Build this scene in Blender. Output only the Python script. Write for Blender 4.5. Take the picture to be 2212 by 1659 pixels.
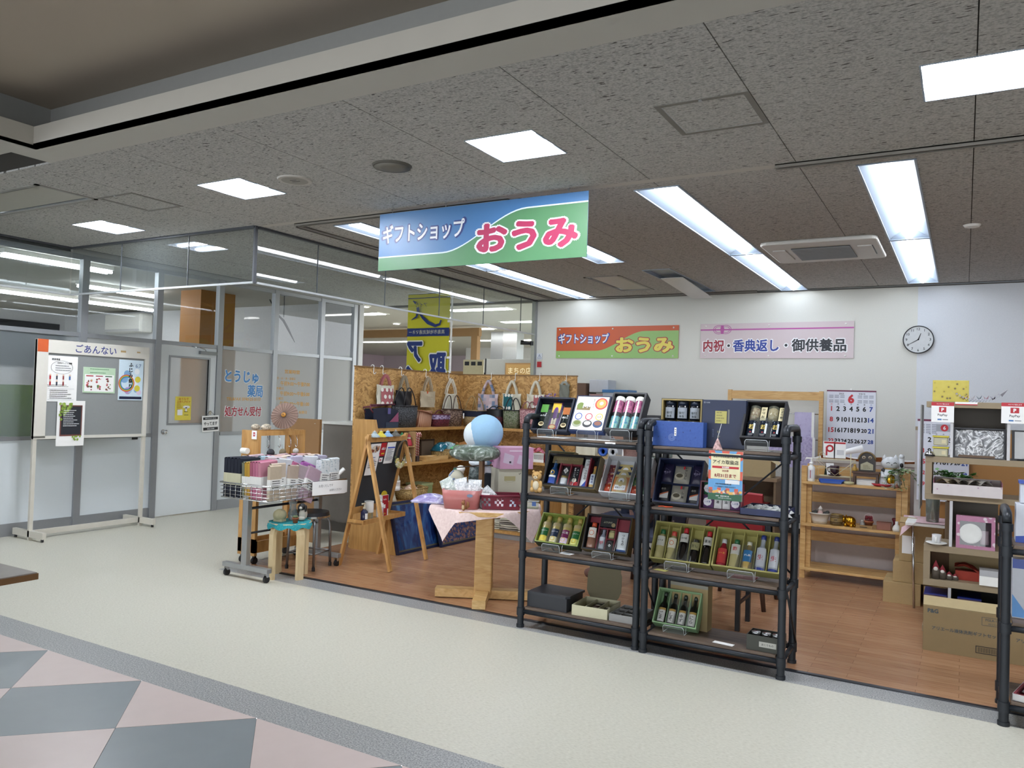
import bpy, bmesh, math, random
from mathutils import Matrix, Vector
random.seed(7)
for o in list(bpy.data.objects): bpy.data.objects.remove(o)
SC = bpy.context.scene
COL = SC.collection
PI = math.pi
# ---------------------------------------------------------------- camera, world, exposure
def make_camera():
    yaw, pitch, roll = 0.52306, 0.02084, 0.03178
    cy, sy = math.cos(yaw), math.sin(yaw)
    w = Vector((-sy*math.cos(pitch), cy*math.cos(pitch), math.sin(pitch)))
    r0 = Vector((cy, sy, 0)); u0 = r0.cross(w)
    r = math.cos(roll)*r0 + math.sin(roll)*u0
    u = -math.sin(roll)*r0 + math.cos(roll)*u0
    cd = bpy.data.cameras.new('camera'); co = bpy.data.objects.new('camera', cd); COL.objects.link(co)
    m = Matrix((r, u, -w)).transposed().to_4x4(); m.translation = Vector((0, 0, 1.5))
    co.matrix_world = m
    cd.sensor_width = 36; cd.lens = 1696.8*36/2212; cd.clip_start = 0.05; cd.clip_end = 200
    SC.camera = co
make_camera()
wd = bpy.data.worlds.new('world'); SC.world = wd; wd.use_nodes = True
wd.node_tree.nodes['Background'].inputs[0].default_value = (0.86, 0.9, 0.95, 1)
wd.node_tree.nodes['Background'].inputs[1].default_value = 2.3
SC.view_settings.view_transform = 'Standard'; SC.view_settings.look = 'None'
SC.view_settings.gamma = 1; SC.view_settings.use_curve_mapping = False
SC.view_settings.exposure = 1.2
SQUARE_POWER, TROUGH_POWER, PHARM_POWER, FAR_POWER = 80.0, 7.6, 13.0, 9.0
SC.cycles.use_denoising = True
SC.cycles.max_bounces = 8; SC.cycles.transparent_max_bounces = 24
SC.cycles.sample_clamp_indirect = 6.0
MTR, MRO, RND, rad, cos, sin = Matrix.Translation, Matrix.Rotation, random.Random, math.radians, math.cos, math.sin

def lin(h):
    h = h.lstrip('#'); v = [int(h[i:i+2], 16)/255 for i in (0, 2, 4)]
    return tuple(c/12.92 if c <= .04045 else ((c+.055)/1.055)**2.4 for c in v) + (1,)
MAT = {}
def nodes(m):
    m.use_nodes = True; nt = m.node_tree
    return nt, nt.nodes, nt.links, nt.nodes['Principled BSDF']
def mat(h, rough=.55, metal=0, var=.06, scale=30, bump=0, spec=.5, key=None):
    """a plain coloured surface with a little procedural unevenness"""
    k = key or (h, rough, metal, var, scale, bump, spec)
    if k in MAT: return MAT[k]
    m = bpy.data.materials.new('surface'); nt, N, L, b = nodes(m)
    c = lin(h)
    b.inputs['Roughness'].default_value = rough; b.inputs['Metallic'].default_value = metal
    b.inputs['Specular IOR Level'].default_value = spec
    tc = N.new('ShaderNodeTexCoord'); nz = N.new('ShaderNodeTexNoise'); nz.inputs['Scale'].default_value = scale
    nz.inputs['Detail'].default_value = 3
    L.new(tc.outputs['Object'], nz.inputs['Vector'])
    mx = N.new('ShaderNodeMix'); mx.data_type = 'RGBA'
    mx.inputs[6].default_value = tuple(x*(1-var) for x in c[:3])+(1,)
    mx.inputs[7].default_value = tuple(min(1, x*(1+var)) for x in c[:3])+(1,)
    L.new(nz.outputs['Fac'], mx.inputs[0]); L.new(mx.outputs[2], b.inputs['Base Color'])
    if bump:
        bp = N.new('ShaderNodeBump'); bp.inputs['Strength'].default_value = bump; bp.inputs['Distance'].default_value = .01
        L.new(nz.outputs['Fac'], bp.inputs['Height']); L.new(bp.outputs[0], b.inputs['Normal'])
    MAT[k] = m; return m
KM = mat
def ramp(N, stops):
    r = N.new('ShaderNodeValToRGB'); e = r.color_ramp.elements
    e[0].position, e[0].color = stops[0][0], lin(stops[0][1]); e[1].position, e[1].color = stops[-1][0], lin(stops[-1][1])
    for p, c in stops[1:-1]:
        n = e.new(p); n.color = lin(c)
    return r
def tex(name, stops, scale=(1, 1, 1), kind='noise', sc=5, detail=4, dist=0, rough=.5, bump=0, coord='Object', spec=.5, rot=(0, 0, 0), bd=.004):
    """colour ramp over a noise / voronoi / wave texture stretched by scale"""
    if name in MAT: return MAT[name]
    m = bpy.data.materials.new('surface'); nt, N, L, b = nodes(m)
    tc = N.new('ShaderNodeTexCoord'); mp = N.new('ShaderNodeMapping')
    mp.inputs['Scale'].default_value = scale; mp.inputs['Rotation'].default_value = rot
    L.new(tc.outputs[coord], mp.inputs[0])
    if kind == 'noise':
        t = N.new('ShaderNodeTexNoise'); t.inputs['Detail'].default_value = detail; t.inputs['Distortion'].default_value = dist; out = t.outputs['Fac']
    elif kind == 'voronoi':
        t = N.new('ShaderNodeTexVoronoi'); out = t.outputs['Distance']
    elif kind == 'cells':
        t = N.new('ShaderNodeTexVoronoi'); t.inputs['Randomness'].default_value = dist
        sp = N.new('ShaderNodeSeparateColor'); L.new(t.outputs['Color'], sp.inputs[0]); out = sp.outputs[0]
    elif kind == 'checker':
        t = N.new('ShaderNodeTexChecker'); out = t.outputs['Fac']
    else:
        t = N.new('ShaderNodeTexWave'); t.inputs['Distortion'].default_value = dist; t.inputs['Detail'].default_value = detail; out = t.outputs['Fac']
        if kind == 'bands_z': t.bands_direction = 'Z'
        if kind == 'bands_y': t.bands_direction = 'Y'
        if kind == 'diag': t.bands_direction = 'DIAGONAL'
    t.inputs['Scale'].default_value = sc
    L.new(mp.outputs[0], t.inputs['Vector'])
    r = ramp(N, stops); L.new(out, r.inputs[0]); L.new(r.outputs[0], b.inputs['Base Color'])
    b.inputs['Roughness'].default_value = rough; b.inputs['Specular IOR Level'].default_value = spec
    if bump:
        bp = N.new('ShaderNodeBump'); bp.inputs['Strength'].default_value = bump; bp.inputs['Distance'].default_value = bd
        L.new(out, bp.inputs['Height']); L.new(bp.outputs[0], b.inputs['Normal'])
    MAT[name] = m; return m
def glow(h, power, key):
    if key in MAT: return MAT[key]
    m = bpy.data.materials.new('lamp'); nt, N, L, b = nodes(m)
    b.inputs['Base Color'].default_value = (.9, .9, .9, 1)
    b.inputs['Emission Color'].default_value = lin(h); b.inputs['Emission Strength'].default_value = power
    MAT[key] = m; return m
def clear(key, tint='#ffffff', refl=.5, haze=0.0, hazecol='#c8d2d6'):
    """thin clear sheet: see-through with a fresnel reflection and a little haze"""
    if key in MAT: return MAT[key]
    m = bpy.data.materials.new('glass'); m.use_nodes = True; nt = m.node_tree; N, L = nt.nodes, nt.links
    N.clear(); out = N.new('ShaderNodeOutputMaterial')
    tr = N.new('ShaderNodeBsdfTransparent'); tr.inputs[0].default_value = lin(tint)
    gl = N.new('ShaderNodeBsdfGlossy'); gl.inputs['Roughness'].default_value = .015; gl.inputs[0].default_value = (1, 1, 1, 1)
    fr = N.new('ShaderNodeFresnel'); fr.inputs[0].default_value = 1.5
    ml = N.new('ShaderNodeMath'); ml.operation = 'MULTIPLY'; ml.inputs[1].default_value = refl; ml.use_clamp = True; L.new(fr.outputs[0], ml.inputs[0])
    mx = N.new('ShaderNodeMixShader'); L.new(ml.outputs[0], mx.inputs[0]); L.new(tr.outputs[0], mx.inputs[1]); L.new(gl.outputs[0], mx.inputs[2])
    last = mx
    if haze:
        df = N.new('ShaderNodeBsdfDiffuse'); df.inputs[0].default_value = lin(hazecol)
        m2 = N.new('ShaderNodeMixShader'); m2.inputs[0].default_value = haze
        L.new(mx.outputs[0], m2.inputs[1]); L.new(df.outputs[0], m2.inputs[2]); last = m2
    L.new(last.outputs[0], out.inputs[0]); MAT[key] = m; return m
def frosted(key, h, body=.55, rough=.5):
    if key in MAT: return MAT[key]
    m = bpy.data.materials.new('frosted_glass'); m.use_nodes = True; nt = m.node_tree; N, L = nt.nodes, nt.links
    N.clear(); out = N.new('ShaderNodeOutputMaterial')
    rf = N.new('ShaderNodeBsdfRefraction'); rf.inputs['Roughness'].default_value = rough; rf.inputs['IOR'].default_value = 1.02
    rf.inputs[0].default_value = (.95, .97, .98, 1)
    nz = N.new('ShaderNodeTexNoise'); nz.inputs['Scale'].default_value = 160; bp = N.new('ShaderNodeBump'); bp.inputs['Strength'].default_value = .3; bp.inputs['Distance'].default_value = .002
    tc = N.new('ShaderNodeTexCoord'); L.new(tc.outputs['Object'], nz.inputs['Vector']); L.new(nz.outputs['Fac'], bp.inputs['Height']); L.new(bp.outputs[0], rf.inputs['Normal'])
    pr = N.new('ShaderNodeBsdfPrincipled'); pr.inputs['Base Color'].default_value = lin(h); pr.inputs['Roughness'].default_value = .45
    mx = N.new('ShaderNodeMixShader'); mx.inputs[0].default_value = body
    L.new(rf.outputs[0], mx.inputs[1]); L.new(pr.outputs[0], mx.inputs[2]); L.new(mx.outputs[0], out.inputs[0])
    MAT[key] = m; return m
# ---------------------------------------------------------------- text
FONT_CACHE = {}
def text_mesh(s, bold=0.0, spacing=1.0):
    """a line of print as flat faces; heavier weights are the same outline struck several times round a small circle"""
    k = (s, bold, spacing)
    if k in FONT_CACHE: return FONT_CACHE[k]
    if bold:
        vs, fs, _ = text_mesh(s, 0.0, spacing); n = 4 if bold < .03 else 8 if bold < .06 else 12
        V, F = [], []
        for i in range(n):
            a = 2*PI*(i+.5)/n; dx, dy = bold*cos(a), bold*sin(a); q = len(V)
            V += [(v[0]+dx, v[1]+dy, i) for v in vs]; F += [tuple(j+q for j in f) for f in fs]
        vs, fs = V, F
    else:
        cu = bpy.data.curves.new('lettering', 'FONT'); cu.body = s; cu.size = 1; cu.resolution_u = 2; cu.fill_mode = 'BOTH'; cu.space_character = spacing
        ob = bpy.data.objects.new('lettering', cu)
        me = bpy.data.meshes.new_from_object(ob)
        vs = [tuple(v.co) for v in me.vertices]; fs = [tuple(p.vertices) for p in me.polygons]
        bpy.data.objects.remove(ob); bpy.data.meshes.remove(me); bpy.data.curves.remove(cu)
        if not vs: vs, fs = [(0, 0, 0), (1, 0, 0), (0, 1, 0)], [(0, 1, 2)]
    x0 = min(v[0] for v in vs); x1 = max(v[0] for v in vs); y0 = min(v[1] for v in vs); y1 = max(v[1] for v in vs)
    FONT_CACHE[k] = (vs, fs, (x0, x1, y0, y1)); return FONT_CACHE[k]
# ---------------------------------------------------------------- mesh builder
class G:
    def __init__(s):
        s.v, s.f, s.mi, s.sm, s.mats = [], [], [], [], []
        s.M = Matrix.Identity(4); s.cur = 0; s.smooth = False
    def m(s, material):
        if material not in s.mats: s.mats.append(material)
        s.cur = s.mats.index(material); return s
    def at(s, M): s.M = M; return s
    def add(s, vs, fs, smooth=None):
        n = len(s.v); M = s.M
        s.v += [tuple(M @ Vector(p)) for p in vs]
        for f in fs:
            s.f.append(tuple(i+n for i in f)); s.mi.append(s.cur); s.sm.append(s.smooth if smooth is None else smooth)
        return s
    def bx(s, x0, y0, z0, x1, y1, z1):
        vs = [(x0, y0, z0), (x1, y0, z0), (x1, y1, z0), (x0, y1, z0), (x0, y0, z1), (x1, y0, z1), (x1, y1, z1), (x0, y1, z1)]
        return s.add(vs, [(0, 3, 2, 1), (4, 5, 6, 7), (0, 1, 5, 4), (1, 2, 6, 5), (2, 3, 7, 6), (3, 0, 4, 7)], False)
    def cb(s, c, d):
        return s.bx(c[0]-d[0]/2, c[1]-d[1]/2, c[2]-d[2]/2, c[0]+d[0]/2, c[1]+d[1]/2, c[2]+d[2]/2)
    def rb(s, x0, y0, z0, x1, y1, z1, r=.01, n=3):
        """box with rounded vertical edges (prism)"""
        pts = []
        for cx, cy, a in ((x1-r, y1-r, 0), (x0+r, y1-r, 90), (x0+r, y0+r, 180), (x1-r, y0+r, 270)):
            for i in range(n+1):
                t = rad(a+90*i/n); pts.append((cx+r*cos(t), cy+r*sin(t)))
        return s.prism(pts, z0, z1)
    def prism(s, pts, z0, z1):
        n = len(pts)
        vs = [(x, y, z0) for x, y in pts]+[(x, y, z1) for x, y in pts]
        fs = [tuple(range(n-1, -1, -1)), tuple(range(n, 2*n))]+[(i, (i+1) % n, n+(i+1) % n, n+i) for i in range(n)]
        return s.add(vs, fs, False)
    def tube(s, pts, r, n=8, closed=False, caps=True):
        P = [Vector(p) for p in pts]; k = len(P); rs = r if isinstance(r, (list, tuple)) else [r]*k
        vs, fs = [], []; up = None
        for i, p in enumerate(P):
            a = P[(i-1) % k] if closed or i > 0 else p; b = P[(i+1) % k] if closed or i < k-1 else p
            d = (b-a)
            d = d.normalized() if d.length > 1e-9 else Vector((0, 0, 1))
            if up is None:
                up = Vector((0, 0, 1)) if abs(d.z) < .9 else Vector((1, 0, 0))
            x = up.cross(d)
            if x.length < 1e-4: x = Vector((1, 0, 0)).cross(d) if abs(d.x) < .9 else Vector((0, 1, 0)).cross(d)
            x.normalize(); y = d.cross(x); up = y
            for j in range(n):
                t = 2*PI*j/n; vs.append(tuple(p+rs[i]*(cos(t)*x+sin(t)*y)))
        for i in range(k if closed else k-1):
            for j in range(n):
                a = i*n+j; b = i*n+(j+1) % n; i2 = (i+1) % k
                fs.append((a, b, i2*n+(j+1) % n, i2*n+j))
        if caps and not closed:
            fs.append(tuple(range(n-1, -1, -1))); fs.append(tuple((k-1)*n+j for j in range(n)))
        return s.add(vs, fs, True)
    def cyl(s, p, h, r, r2=None, n=20):
        r2 = r if r2 is None else r2
        x, y, z = p
        vs = [(x+r*cos(2*PI*i/n), y+r*sin(2*PI*i/n), z) for i in range(n)]+[(x+r2*cos(2*PI*i/n), y+r2*sin(2*PI*i/n), z+h) for i in range(n)]
        s.add(vs, [(i, (i+1) % n, n+(i+1) % n, n+i) for i in range(n)], True)
        return s.add(vs, [tuple(range(n-1, -1, -1)), tuple(range(n, 2*n))], False)
    def lathe(s, prof, c=(0, 0, 0), n=18, sx=1, sy=1, smooth=True):
        vs, fs = [], []; k = len(prof)
        for r, z in prof:
            for i in range(n):
                t = 2*PI*i/n; vs.append((c[0]+sx*r*cos(t), c[1]+sy*r*sin(t), c[2]+z))
        for a in range(k-1):
            for i in range(n):
                fs.append((a*n+i, a*n+(i+1) % n, (a+1)*n+(i+1) % n, (a+1)*n+i))
        if prof[0][0] > 1e-6: fs.append(tuple(range(n-1, -1, -1)))
        if prof[-1][0] > 1e-6: fs.append(tuple((k-1)*n+i for i in range(n)))
        return s.add(vs, fs, smooth)
    def sph(s, c, r, nu=14, nv=9):
        if not isinstance(r, (list, tuple)): r = (r, r, r)
        prof = [(sin(PI*i/nv), -cos(PI*i/nv)) for i in range(nv+1)]
        vs, fs = [], []
        for q, z in prof:
            for i in range(nu):
                t = 2*PI*i/nu; vs.append((c[0]+r[0]*q*cos(t), c[1]+r[1]*q*sin(t), c[2]+r[2]*z))
        for a in range(nv):
            for i in range(nu):
                fs.append((a*nu+i, a*nu+(i+1) % nu, (a+1)*nu+(i+1) % nu, (a+1)*nu+i))
        return s.add(vs, fs, True)
    def quad(s, a, b, c, d): return s.add([a, b, c, d], [(0, 1, 2, 3)], False)
    def grid(s, fn, nu, nv, smooth=True, flip=False):
        vs = [fn(i/nu, j/nv) for j in range(nv+1) for i in range(nu+1)]
        fs = []
        for j in range(nv):
            for i in range(nu):
                a = j*(nu+1)+i; q = (a, a+1, a+nu+2, a+nu+1)
                fs.append(q[::-1] if flip else q)
        return s.add(vs, fs, smooth)
    def txt(s, st, cx, cy, w, h, z=0, bold=0.0, spacing=1.0, keep=True):
        """print of st centred at (cx, cy) in the local XY plane, inside w x h"""
        vs, fs, (x0, x1, y0, y1) = text_mesh(st, bold, spacing)
        kx = w/max(1e-6, x1-x0); ky = h/max(1e-6, y1-y0)
        if keep: kx = ky = min(kx, ky)
        mx, my = (x0+x1)/2, (y0+y1)/2
        return s.add([(cx+(p[0]-mx)*kx, cy+(p[1]-my)*ky, z+p[2]*3e-5) for p in vs], fs, False)
    def disc(s, cx, cy, r, z=0, n=20, ry=None):
        ry = ry or r
        return s.add([(cx+r*cos(2*PI*i/n), cy+ry*sin(2*PI*i/n), z) for i in range(n)], [tuple(range(n))], False)
    def ring(s, cx, cy, r0, r1, z=0, n=24, k=1.0):
        vs = [(cx+r0*cos(2*PI*i/n), cy+k*r0*sin(2*PI*i/n), z) for i in range(n)]+[(cx+r1*cos(2*PI*i/n), cy+k*r1*sin(2*PI*i/n), z) for i in range(n)]
        return s.add(vs, [(i, n+i, n+(i+1) % n, (i+1) % n)[::-1] for i in range(n)], False)
    def rect(s, x0, y0, x1, y1, z=0): return s.add([(x0, y0, z), (x1, y0, z), (x1, y1, z), (x0, y1, z)], [(0, 1, 2, 3)], False)
    def mesh(s, name, bevel=0):
        me = bpy.data.meshes.new(name); me.from_pydata(s.v, [], s.f)
        for m_ in s.mats: me.materials.append(m_)
        me.polygons.foreach_set('material_index', s.mi); me.polygons.foreach_set('use_smooth', s.sm)
        me.update()
        return me
    def build(s, name, parent=None, label=None, bevel=0, seg=2):
        ob = bpy.data.objects.new(name, s.mesh(name)); COL.objects.link(ob)
        if parent is not None: ob.parent = parent
        if label: ob['label'] = label
        if bevel:
            b = ob.modifiers.new('soft_edge', 'BEVEL'); b.width = bevel; b.segments = seg; b.limit_method = 'ANGLE'; b.angle_limit = .7
        return ob
def Mx(loc=(0, 0, 0), rz=0, rx=0, ry=0, s=1):
    return MTR(loc) @ MRO(rz, 4, 'Z') @ MRO(ry, 4, 'Y') @ MRO(rx, 4, 'X') @ Matrix.Scale(s, 4)
FACE = Matrix(((1, 0, 0, 0), (0, 0, -1, 0), (0, 1, 0, 0), (0, 0, 0, 1)))
FACE_X = Matrix(((0, 0, 1, 0), (1, 0, 0, 0), (0, 1, 0, 0), (0, 0, 0, 1)))
def thing(name, label, cat, M=None, group=None):
    o = bpy.data.objects.new(name, None); COL.objects.link(o); o.empty_display_size = .05
    if M is not None: o.matrix_world = M if isinstance(M, Matrix) else MTR(M)
    o['label'] = label; o['category'] = cat
    if group: o['group'] = group
    return o
def tag(o, label, cat, group=None, kind=None, M=None):
    if label: o['label'] = label
    if cat: o['category'] = cat
    if group: o['group'] = group
    if kind: o['kind'] = kind
    if M is not None: o.matrix_world = M if isinstance(M, Matrix) else MTR(M)
    return o
def struct(g, name, label=None, bevel=0, parent=None):
    o = g.build(name, parent, label, bevel)
    if parent is None: o['kind'] = 'structure'
    return o
KIDS = {}
def kids(o): return [c for c in bpy.data.objects if c.parent == o]
def dup(root, M, label=None, group=None):
    """copy of a thing with copies of its parts and sub-parts (mesh data shared)"""
    r = root.copy(); COL.objects.link(r); r.matrix_world = M if isinstance(M, Matrix) else MTR(M)
    if label: r['label'] = label
    if group: r['group'] = group
    for ch in KIDS.get(root.name) or KIDS.setdefault(root.name, kids(root)):
        c = ch.copy(); COL.objects.link(c); c.parent = r
        for g_ in KIDS.get(ch.name) or KIDS.setdefault(ch.name, kids(ch)):
            d = g_.copy(); COL.objects.link(d); d.parent = c
    return r
WHITE = KM('#e9e9e4', .5); PAPER = KM('#f0f0ee', .7, var=.02); CREAM = KM('#d9cfae', .6)
BLACK = KM('#14151a', .45); DARK = KM('#23242a', .5); NAVY = KM('#15203f', .45); RED = KM('#b3202c', .5); PIPE = KM('#23272d', .42, .3)
ALU = KM('#a9adb0', .38, .75, var=.04); CHROME = KM('#d0d2d4', .18, 1, var=.02); STEEL = KM('#8f9296', .3, .9)
INK = KM('#1c1c20', .7, var=0); INKB = KM('#1f2f7a', .7, var=0); GOLD = KM('#c79a2e', .22, 1, var=.03)
KRAFT = KM('#a88e62', .75, var=.08, scale=60)
PINE = tex('pine', [(.3, '#b98f55'), (.5, '#c9a165'), (.7, '#d6b27a')], (2, 2, 14), 'noise', 2.5, 5, 1.2, .5)
PINE_Y = tex('pine_y', [(.3, '#b98f55'), (.5, '#c9a165'), (.7, '#d6b27a')], (14, 2, 14), 'noise', 2.5, 5, 1.2, .5)
PINE_X = tex('pine_x', [(.3, '#b98f55'), (.5, '#c9a165'), (.7, '#d6b27a')], (2, 14, 14), 'noise', 2.5, 5, 1.2, .5)
OAK = tex('laminated_oak', [(.25, '#a3773f'), (.5, '#b78b4f'), (.75, '#c79b5f')], (24, 24, 2.2), 'noise', 1.6, 4, .6, .42)
OAK_H = tex('laminated_oak_h', [(.25, '#a3773f'), (.5, '#b98d50'), (.75, '#c99e62')], (20, 3, 24), 'noise', 1.6, 4, .6, .42)
CZ = 2.95
VINYL = tex('vinyl', [(.25, '#b6b3a4'), (.45, '#c5c3b5'), (.6, '#cbc9bb'), (.8, '#d5d3c6')], (1, 2.6, 1), 'noise', 55, 6, .4, .36, spec=.3)
GRANITE = tex('granite_vinyl', [(.3, '#6d6f70'), (.46, '#8d8f8f'), (.56, '#a2a4a3'), (.7, '#bcbdbb')], (1, 1, 1), 'noise', 130, 3, 0, .3, spec=.4)
def wood_floor():
    m = bpy.data.materials.new('wood_floor'); nt, N, L, b = nodes(m)
    tc = N.new('ShaderNodeTexCoord'); br = N.new('ShaderNodeTexBrick')
    br.inputs['Scale'].default_value = 1; br.inputs['Brick Width'].default_value = .55; br.inputs['Row Height'].default_value = .07
    br.inputs['Mortar Size'].default_value = .0012; br.inputs['Bias'].default_value = 0; br.offset = .37; br.squash = 1
    br.inputs['Color1'].default_value = lin('#a67c5c'); br.inputs['Color2'].default_value = lin('#b48a68'); br.inputs['Mortar'].default_value = lin('#7d5a40')
    L.new(tc.outputs['Object'], br.inputs['Vector'])
    mp = N.new('ShaderNodeMapping'); mp.inputs['Scale'].default_value = (2.5, 40, 1); nz = N.new('ShaderNodeTexNoise'); nz.inputs['Scale'].default_value = 2; nz.inputs['Detail'].default_value = 6
    L.new(tc.outputs['Object'], mp.inputs[0]); L.new(mp.outputs[0], nz.inputs['Vector'])
    r = ramp(N, [(.3, '#b58a68'), (.5, '#ffffff'), (.72, '#e8d8c8')]); L.new(nz.outputs['Fac'], r.inputs[0])
    mx = N.new('ShaderNodeMix'); mx.data_type = 'RGBA'; mx.blend_type = 'MULTIPLY'; mx.inputs[0].default_value = .55
    L.new(br.outputs['Color'], mx.inputs[6]); L.new(r.outputs[0], mx.inputs[7]); L.new(mx.outputs[2], b.inputs['Base Color'])
    b.inputs['Roughness'].default_value = .27; b.inputs['Specular IOR Level'].default_value = .4
    return m
WOODF = wood_floor()
def fissured(base, dark, key):
    """acoustic board: short dark fissures running across"""
    m = bpy.data.materials.new('acoustic_board'); nt, N, L, b = nodes(m)
    tc = N.new('ShaderNodeTexCoord'); mp = N.new('ShaderNodeMapping'); mp.inputs['Scale'].default_value = (21, 100, 1)
    nz = N.new('ShaderNodeTexNoise'); nz.inputs['Scale'].default_value = 1; nz.inputs['Detail'].default_value = 1.5; nz.inputs['Distortion'].default_value = .5
    geo = N.new('ShaderNodeNewGeometry'); L.new(geo.outputs['Position'], mp.inputs[0]); L.new(mp.outputs[0], nz.inputs['Vector'])
    r = ramp(N, [(0, dark), (.325, dark), (.36, base), (1, base)]); L.new(nz.outputs['Fac'], r.inputs[0])
    n2 = N.new('ShaderNodeTexNoise'); n2.inputs['Scale'].default_value = 90; L.new(geo.outputs['Position'], n2.inputs['Vector'])
    r2 = ramp(N, [(.35, '#d8d8d8'), (.6, '#ffffff')]); L.new(n2.outputs['Fac'], r2.inputs[0])
    mx = N.new('ShaderNodeMix'); mx.data_type = 'RGBA'; mx.blend_type = 'MULTIPLY'; mx.inputs[0].default_value = 1
    L.new(r.outputs[0], mx.inputs[6]); L.new(r2.outputs[0], mx.inputs[7]); L.new(mx.outputs[2], b.inputs['Base Color'])
    bp = N.new('ShaderNodeBump'); bp.inputs['Strength'].default_value = .5; bp.inputs['Distance'].default_value = .004
    L.new(nz.outputs['Fac'], bp.inputs['Height']); L.new(bp.outputs[0], b.inputs['Normal'])
    b.inputs['Roughness'].default_value = .9; b.inputs['Specular IOR Level'].default_value = .2
    return m
BOARD = fissured('#bcbbb7', '#5b5955', 'b'); PLASTER = KM('#bbb9b1', .8, var=.03, scale=3); JOINT = KM('#3a3835', .9)
WALLP = tex('wallpaper', [(.3, '#d2d3cc'), (.7, '#dcddd6')], (1, 1, 1), 'noise', 200, 3, 0, .85, bump=.15, spec=.2)
WALLB = tex('wallpaper_pale', [(.3, '#d3d8de'), (.7, '#dde1e6')], (1, 1, 1), 'noise', 200, 3, 0, .85, bump=.15, spec=.2)
# ---- floor
g = G()
g.m(JOINT).rect(-18, -8, 8, 2.60, -.004); g.m(GRANITE).rect(-18, 2.60, 8, 2.815)
g.m(VINYL).rect(-18, 2.815, 8, 4.55).rect(-18, 4.55, -5.42, 30).rect(-5.42, 10.0, 8, 30)
g.m(GRANITE).rect(-5.42, 4.55, 8, 4.74)
g.m(WOODF).rect(-5.38, 4.77, 8, 10.0, .002).rect(-5.42, 4.74, -5.38, 10, .001)
floor = struct(g, 'floor', 'cream vinyl floor with grey granite bands and a wood print area')
PINK = KM('#c9bab5', .3, var=.05, scale=9); SLATE = KM('#7f878a', .3, var=.06, scale=9)
S6 = .594
def tile_mesh(m):
    h = S6/2-.0012
    return G().m(m).bx(-h, -h, -.004, h, h, 0).mesh('tile')
TP, TS = tile_mesh(PINK), tile_mesh(SLATE)
def half_tile(m):
    d = S6/math.sqrt(2)
    return G().m(m).prism([(-d+.002, 0), (0, -d+.002), (d-.002, 0)], -.004, 0).mesh('tile')
TH = half_tile(PINK)
dd = S6*math.sqrt(2)
for i in range(-3, 6):
    o = bpy.data.objects.new('tile', TH); COL.objects.link(o); o.parent = floor; o.location = (-3.22+i*dd-.002, 2.60, 0)
    for k in range(0, 4):
        o = bpy.data.objects.new('tile', TS if k % 2 == 0 else TP); COL.objects.link(o); o.parent = floor
        o.location = (-3.64+i*dd+(dd/2 if k % 2 else 0), 2.60-dd/2-k*dd/2, 0); o.rotation_euler = (0, 0, PI/4)
struct(G().m(KM('#24262b', .3, .3)).prism([(4.74, 0), (4.775, 0), (4.77, .008), (4.748, .006)], -5.42, 8).at(Matrix.Identity(4)), 'trim_1')
t1 = bpy.data.objects['trim_1']; t1.data.transform(Matrix(((0, 0, 1, 0), (1, 0, 0, 0), (0, 1, 0, 0), (0, 0, 0, 1))))
t1['label'] = 'black metal edging strip along the wood floor'
# ---- ceiling: boards with openings for lamps and hatches
HOLES = []
SQ = [(-6.74, 4.295), (-4.505, 3.86), (-2.245, 3.86), (.03, 3.86), (2.28, 3.86)]
for x, y in SQ: HOLES.append((x-.215, y-.215, x+.215, y+.215))
HATCH = [(-1.335, 3.605, -.88, 4.06), (-5.80, 3.58, -5.37, 4.03)]
HOLES += HATCH
TRO = [(-4.55, 5.02, 7.47), (-4.55, 7.5, 9.93), (-3.17, 5.0, 7.47), (-1.81, 4.98, 7.47), (-1.81, 7.5, 9.93), (-.42, 4.98, 7.27), (-.42, 7.3, 9.77)]
for x, a, b in TRO: HOLES.append((x-.155, a, x+.155, b))
DEAD = (-3.04, 8.0, -2.73, 9.75); HOLES.append(DEAD)
VENTS = [(-3.85, 8.25, -3.40, 9.40), (-7.2, 3.14, -5.82, 3.61)]
HOLES += VENTS
def minus(rects, h):
    out = []
    for (a, b, c, d) in rects:
        x0, y0, x1, y1 = max(a, h[0]), max(b, h[1]), min(c, h[2]), min(d, h[3])
        if x0 >= x1-1e-6 or y0 >= y1-1e-6: out.append((a, b, c, d)); continue
        if b < y0: out.append((a, b, c, y0))
        if y1 < d: out.append((a, y1, c, d))
        if a < x0: out.append((a, y0, x0, y1))
        if x1 < c: out.append((x1, y0, c, y1))
    return out
g = G().m(PLASTER)
g.bx(-18, 2.885, CZ+.013, 8, 30, CZ+.03) if False else None
def slab(g, r, z0, z1, holes):
    rs = [r]
    for h in holes: rs = minus(rs, h)
    for (a, b, c, d) in rs: g.bx(a, b, z0, c, d, z1)
g.m(JOINT); slab(g, (-8.17, 2.64, 8, 10.2), CZ+.012, CZ+.02, HOLES)
g.m(PLASTER)
g.bx(-4.94, 2.64, CZ, 8, 2.885, CZ+.012); g.bx(-5.185, -2.5, CZ, -4.94, 2.885, CZ+.012)
g.bx(-18, -8, CZ, -8.17, 30, CZ+.02); g.bx(-8.17, 10.2, CZ, -5.38, 30, CZ+.02); g.bx(-8.17, -8, CZ, -5.185, 2.64, CZ+.02); g.bx(-5.185, -8, CZ, 8, -2.5, CZ+.02)
ceiling = struct(g, 'ceiling', 'ceiling of grey fissured acoustic boards')
XL = [-8.08+.9*i for i in range(0, 13)]; XL = [-1.78+.9*i for i in range(-7, 6)]
YL = [2.885, 3.37, 3.81, 4.25, 4.78] + [4.85+.4573*i for i in range(0, 12)]
BM = {}
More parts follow.
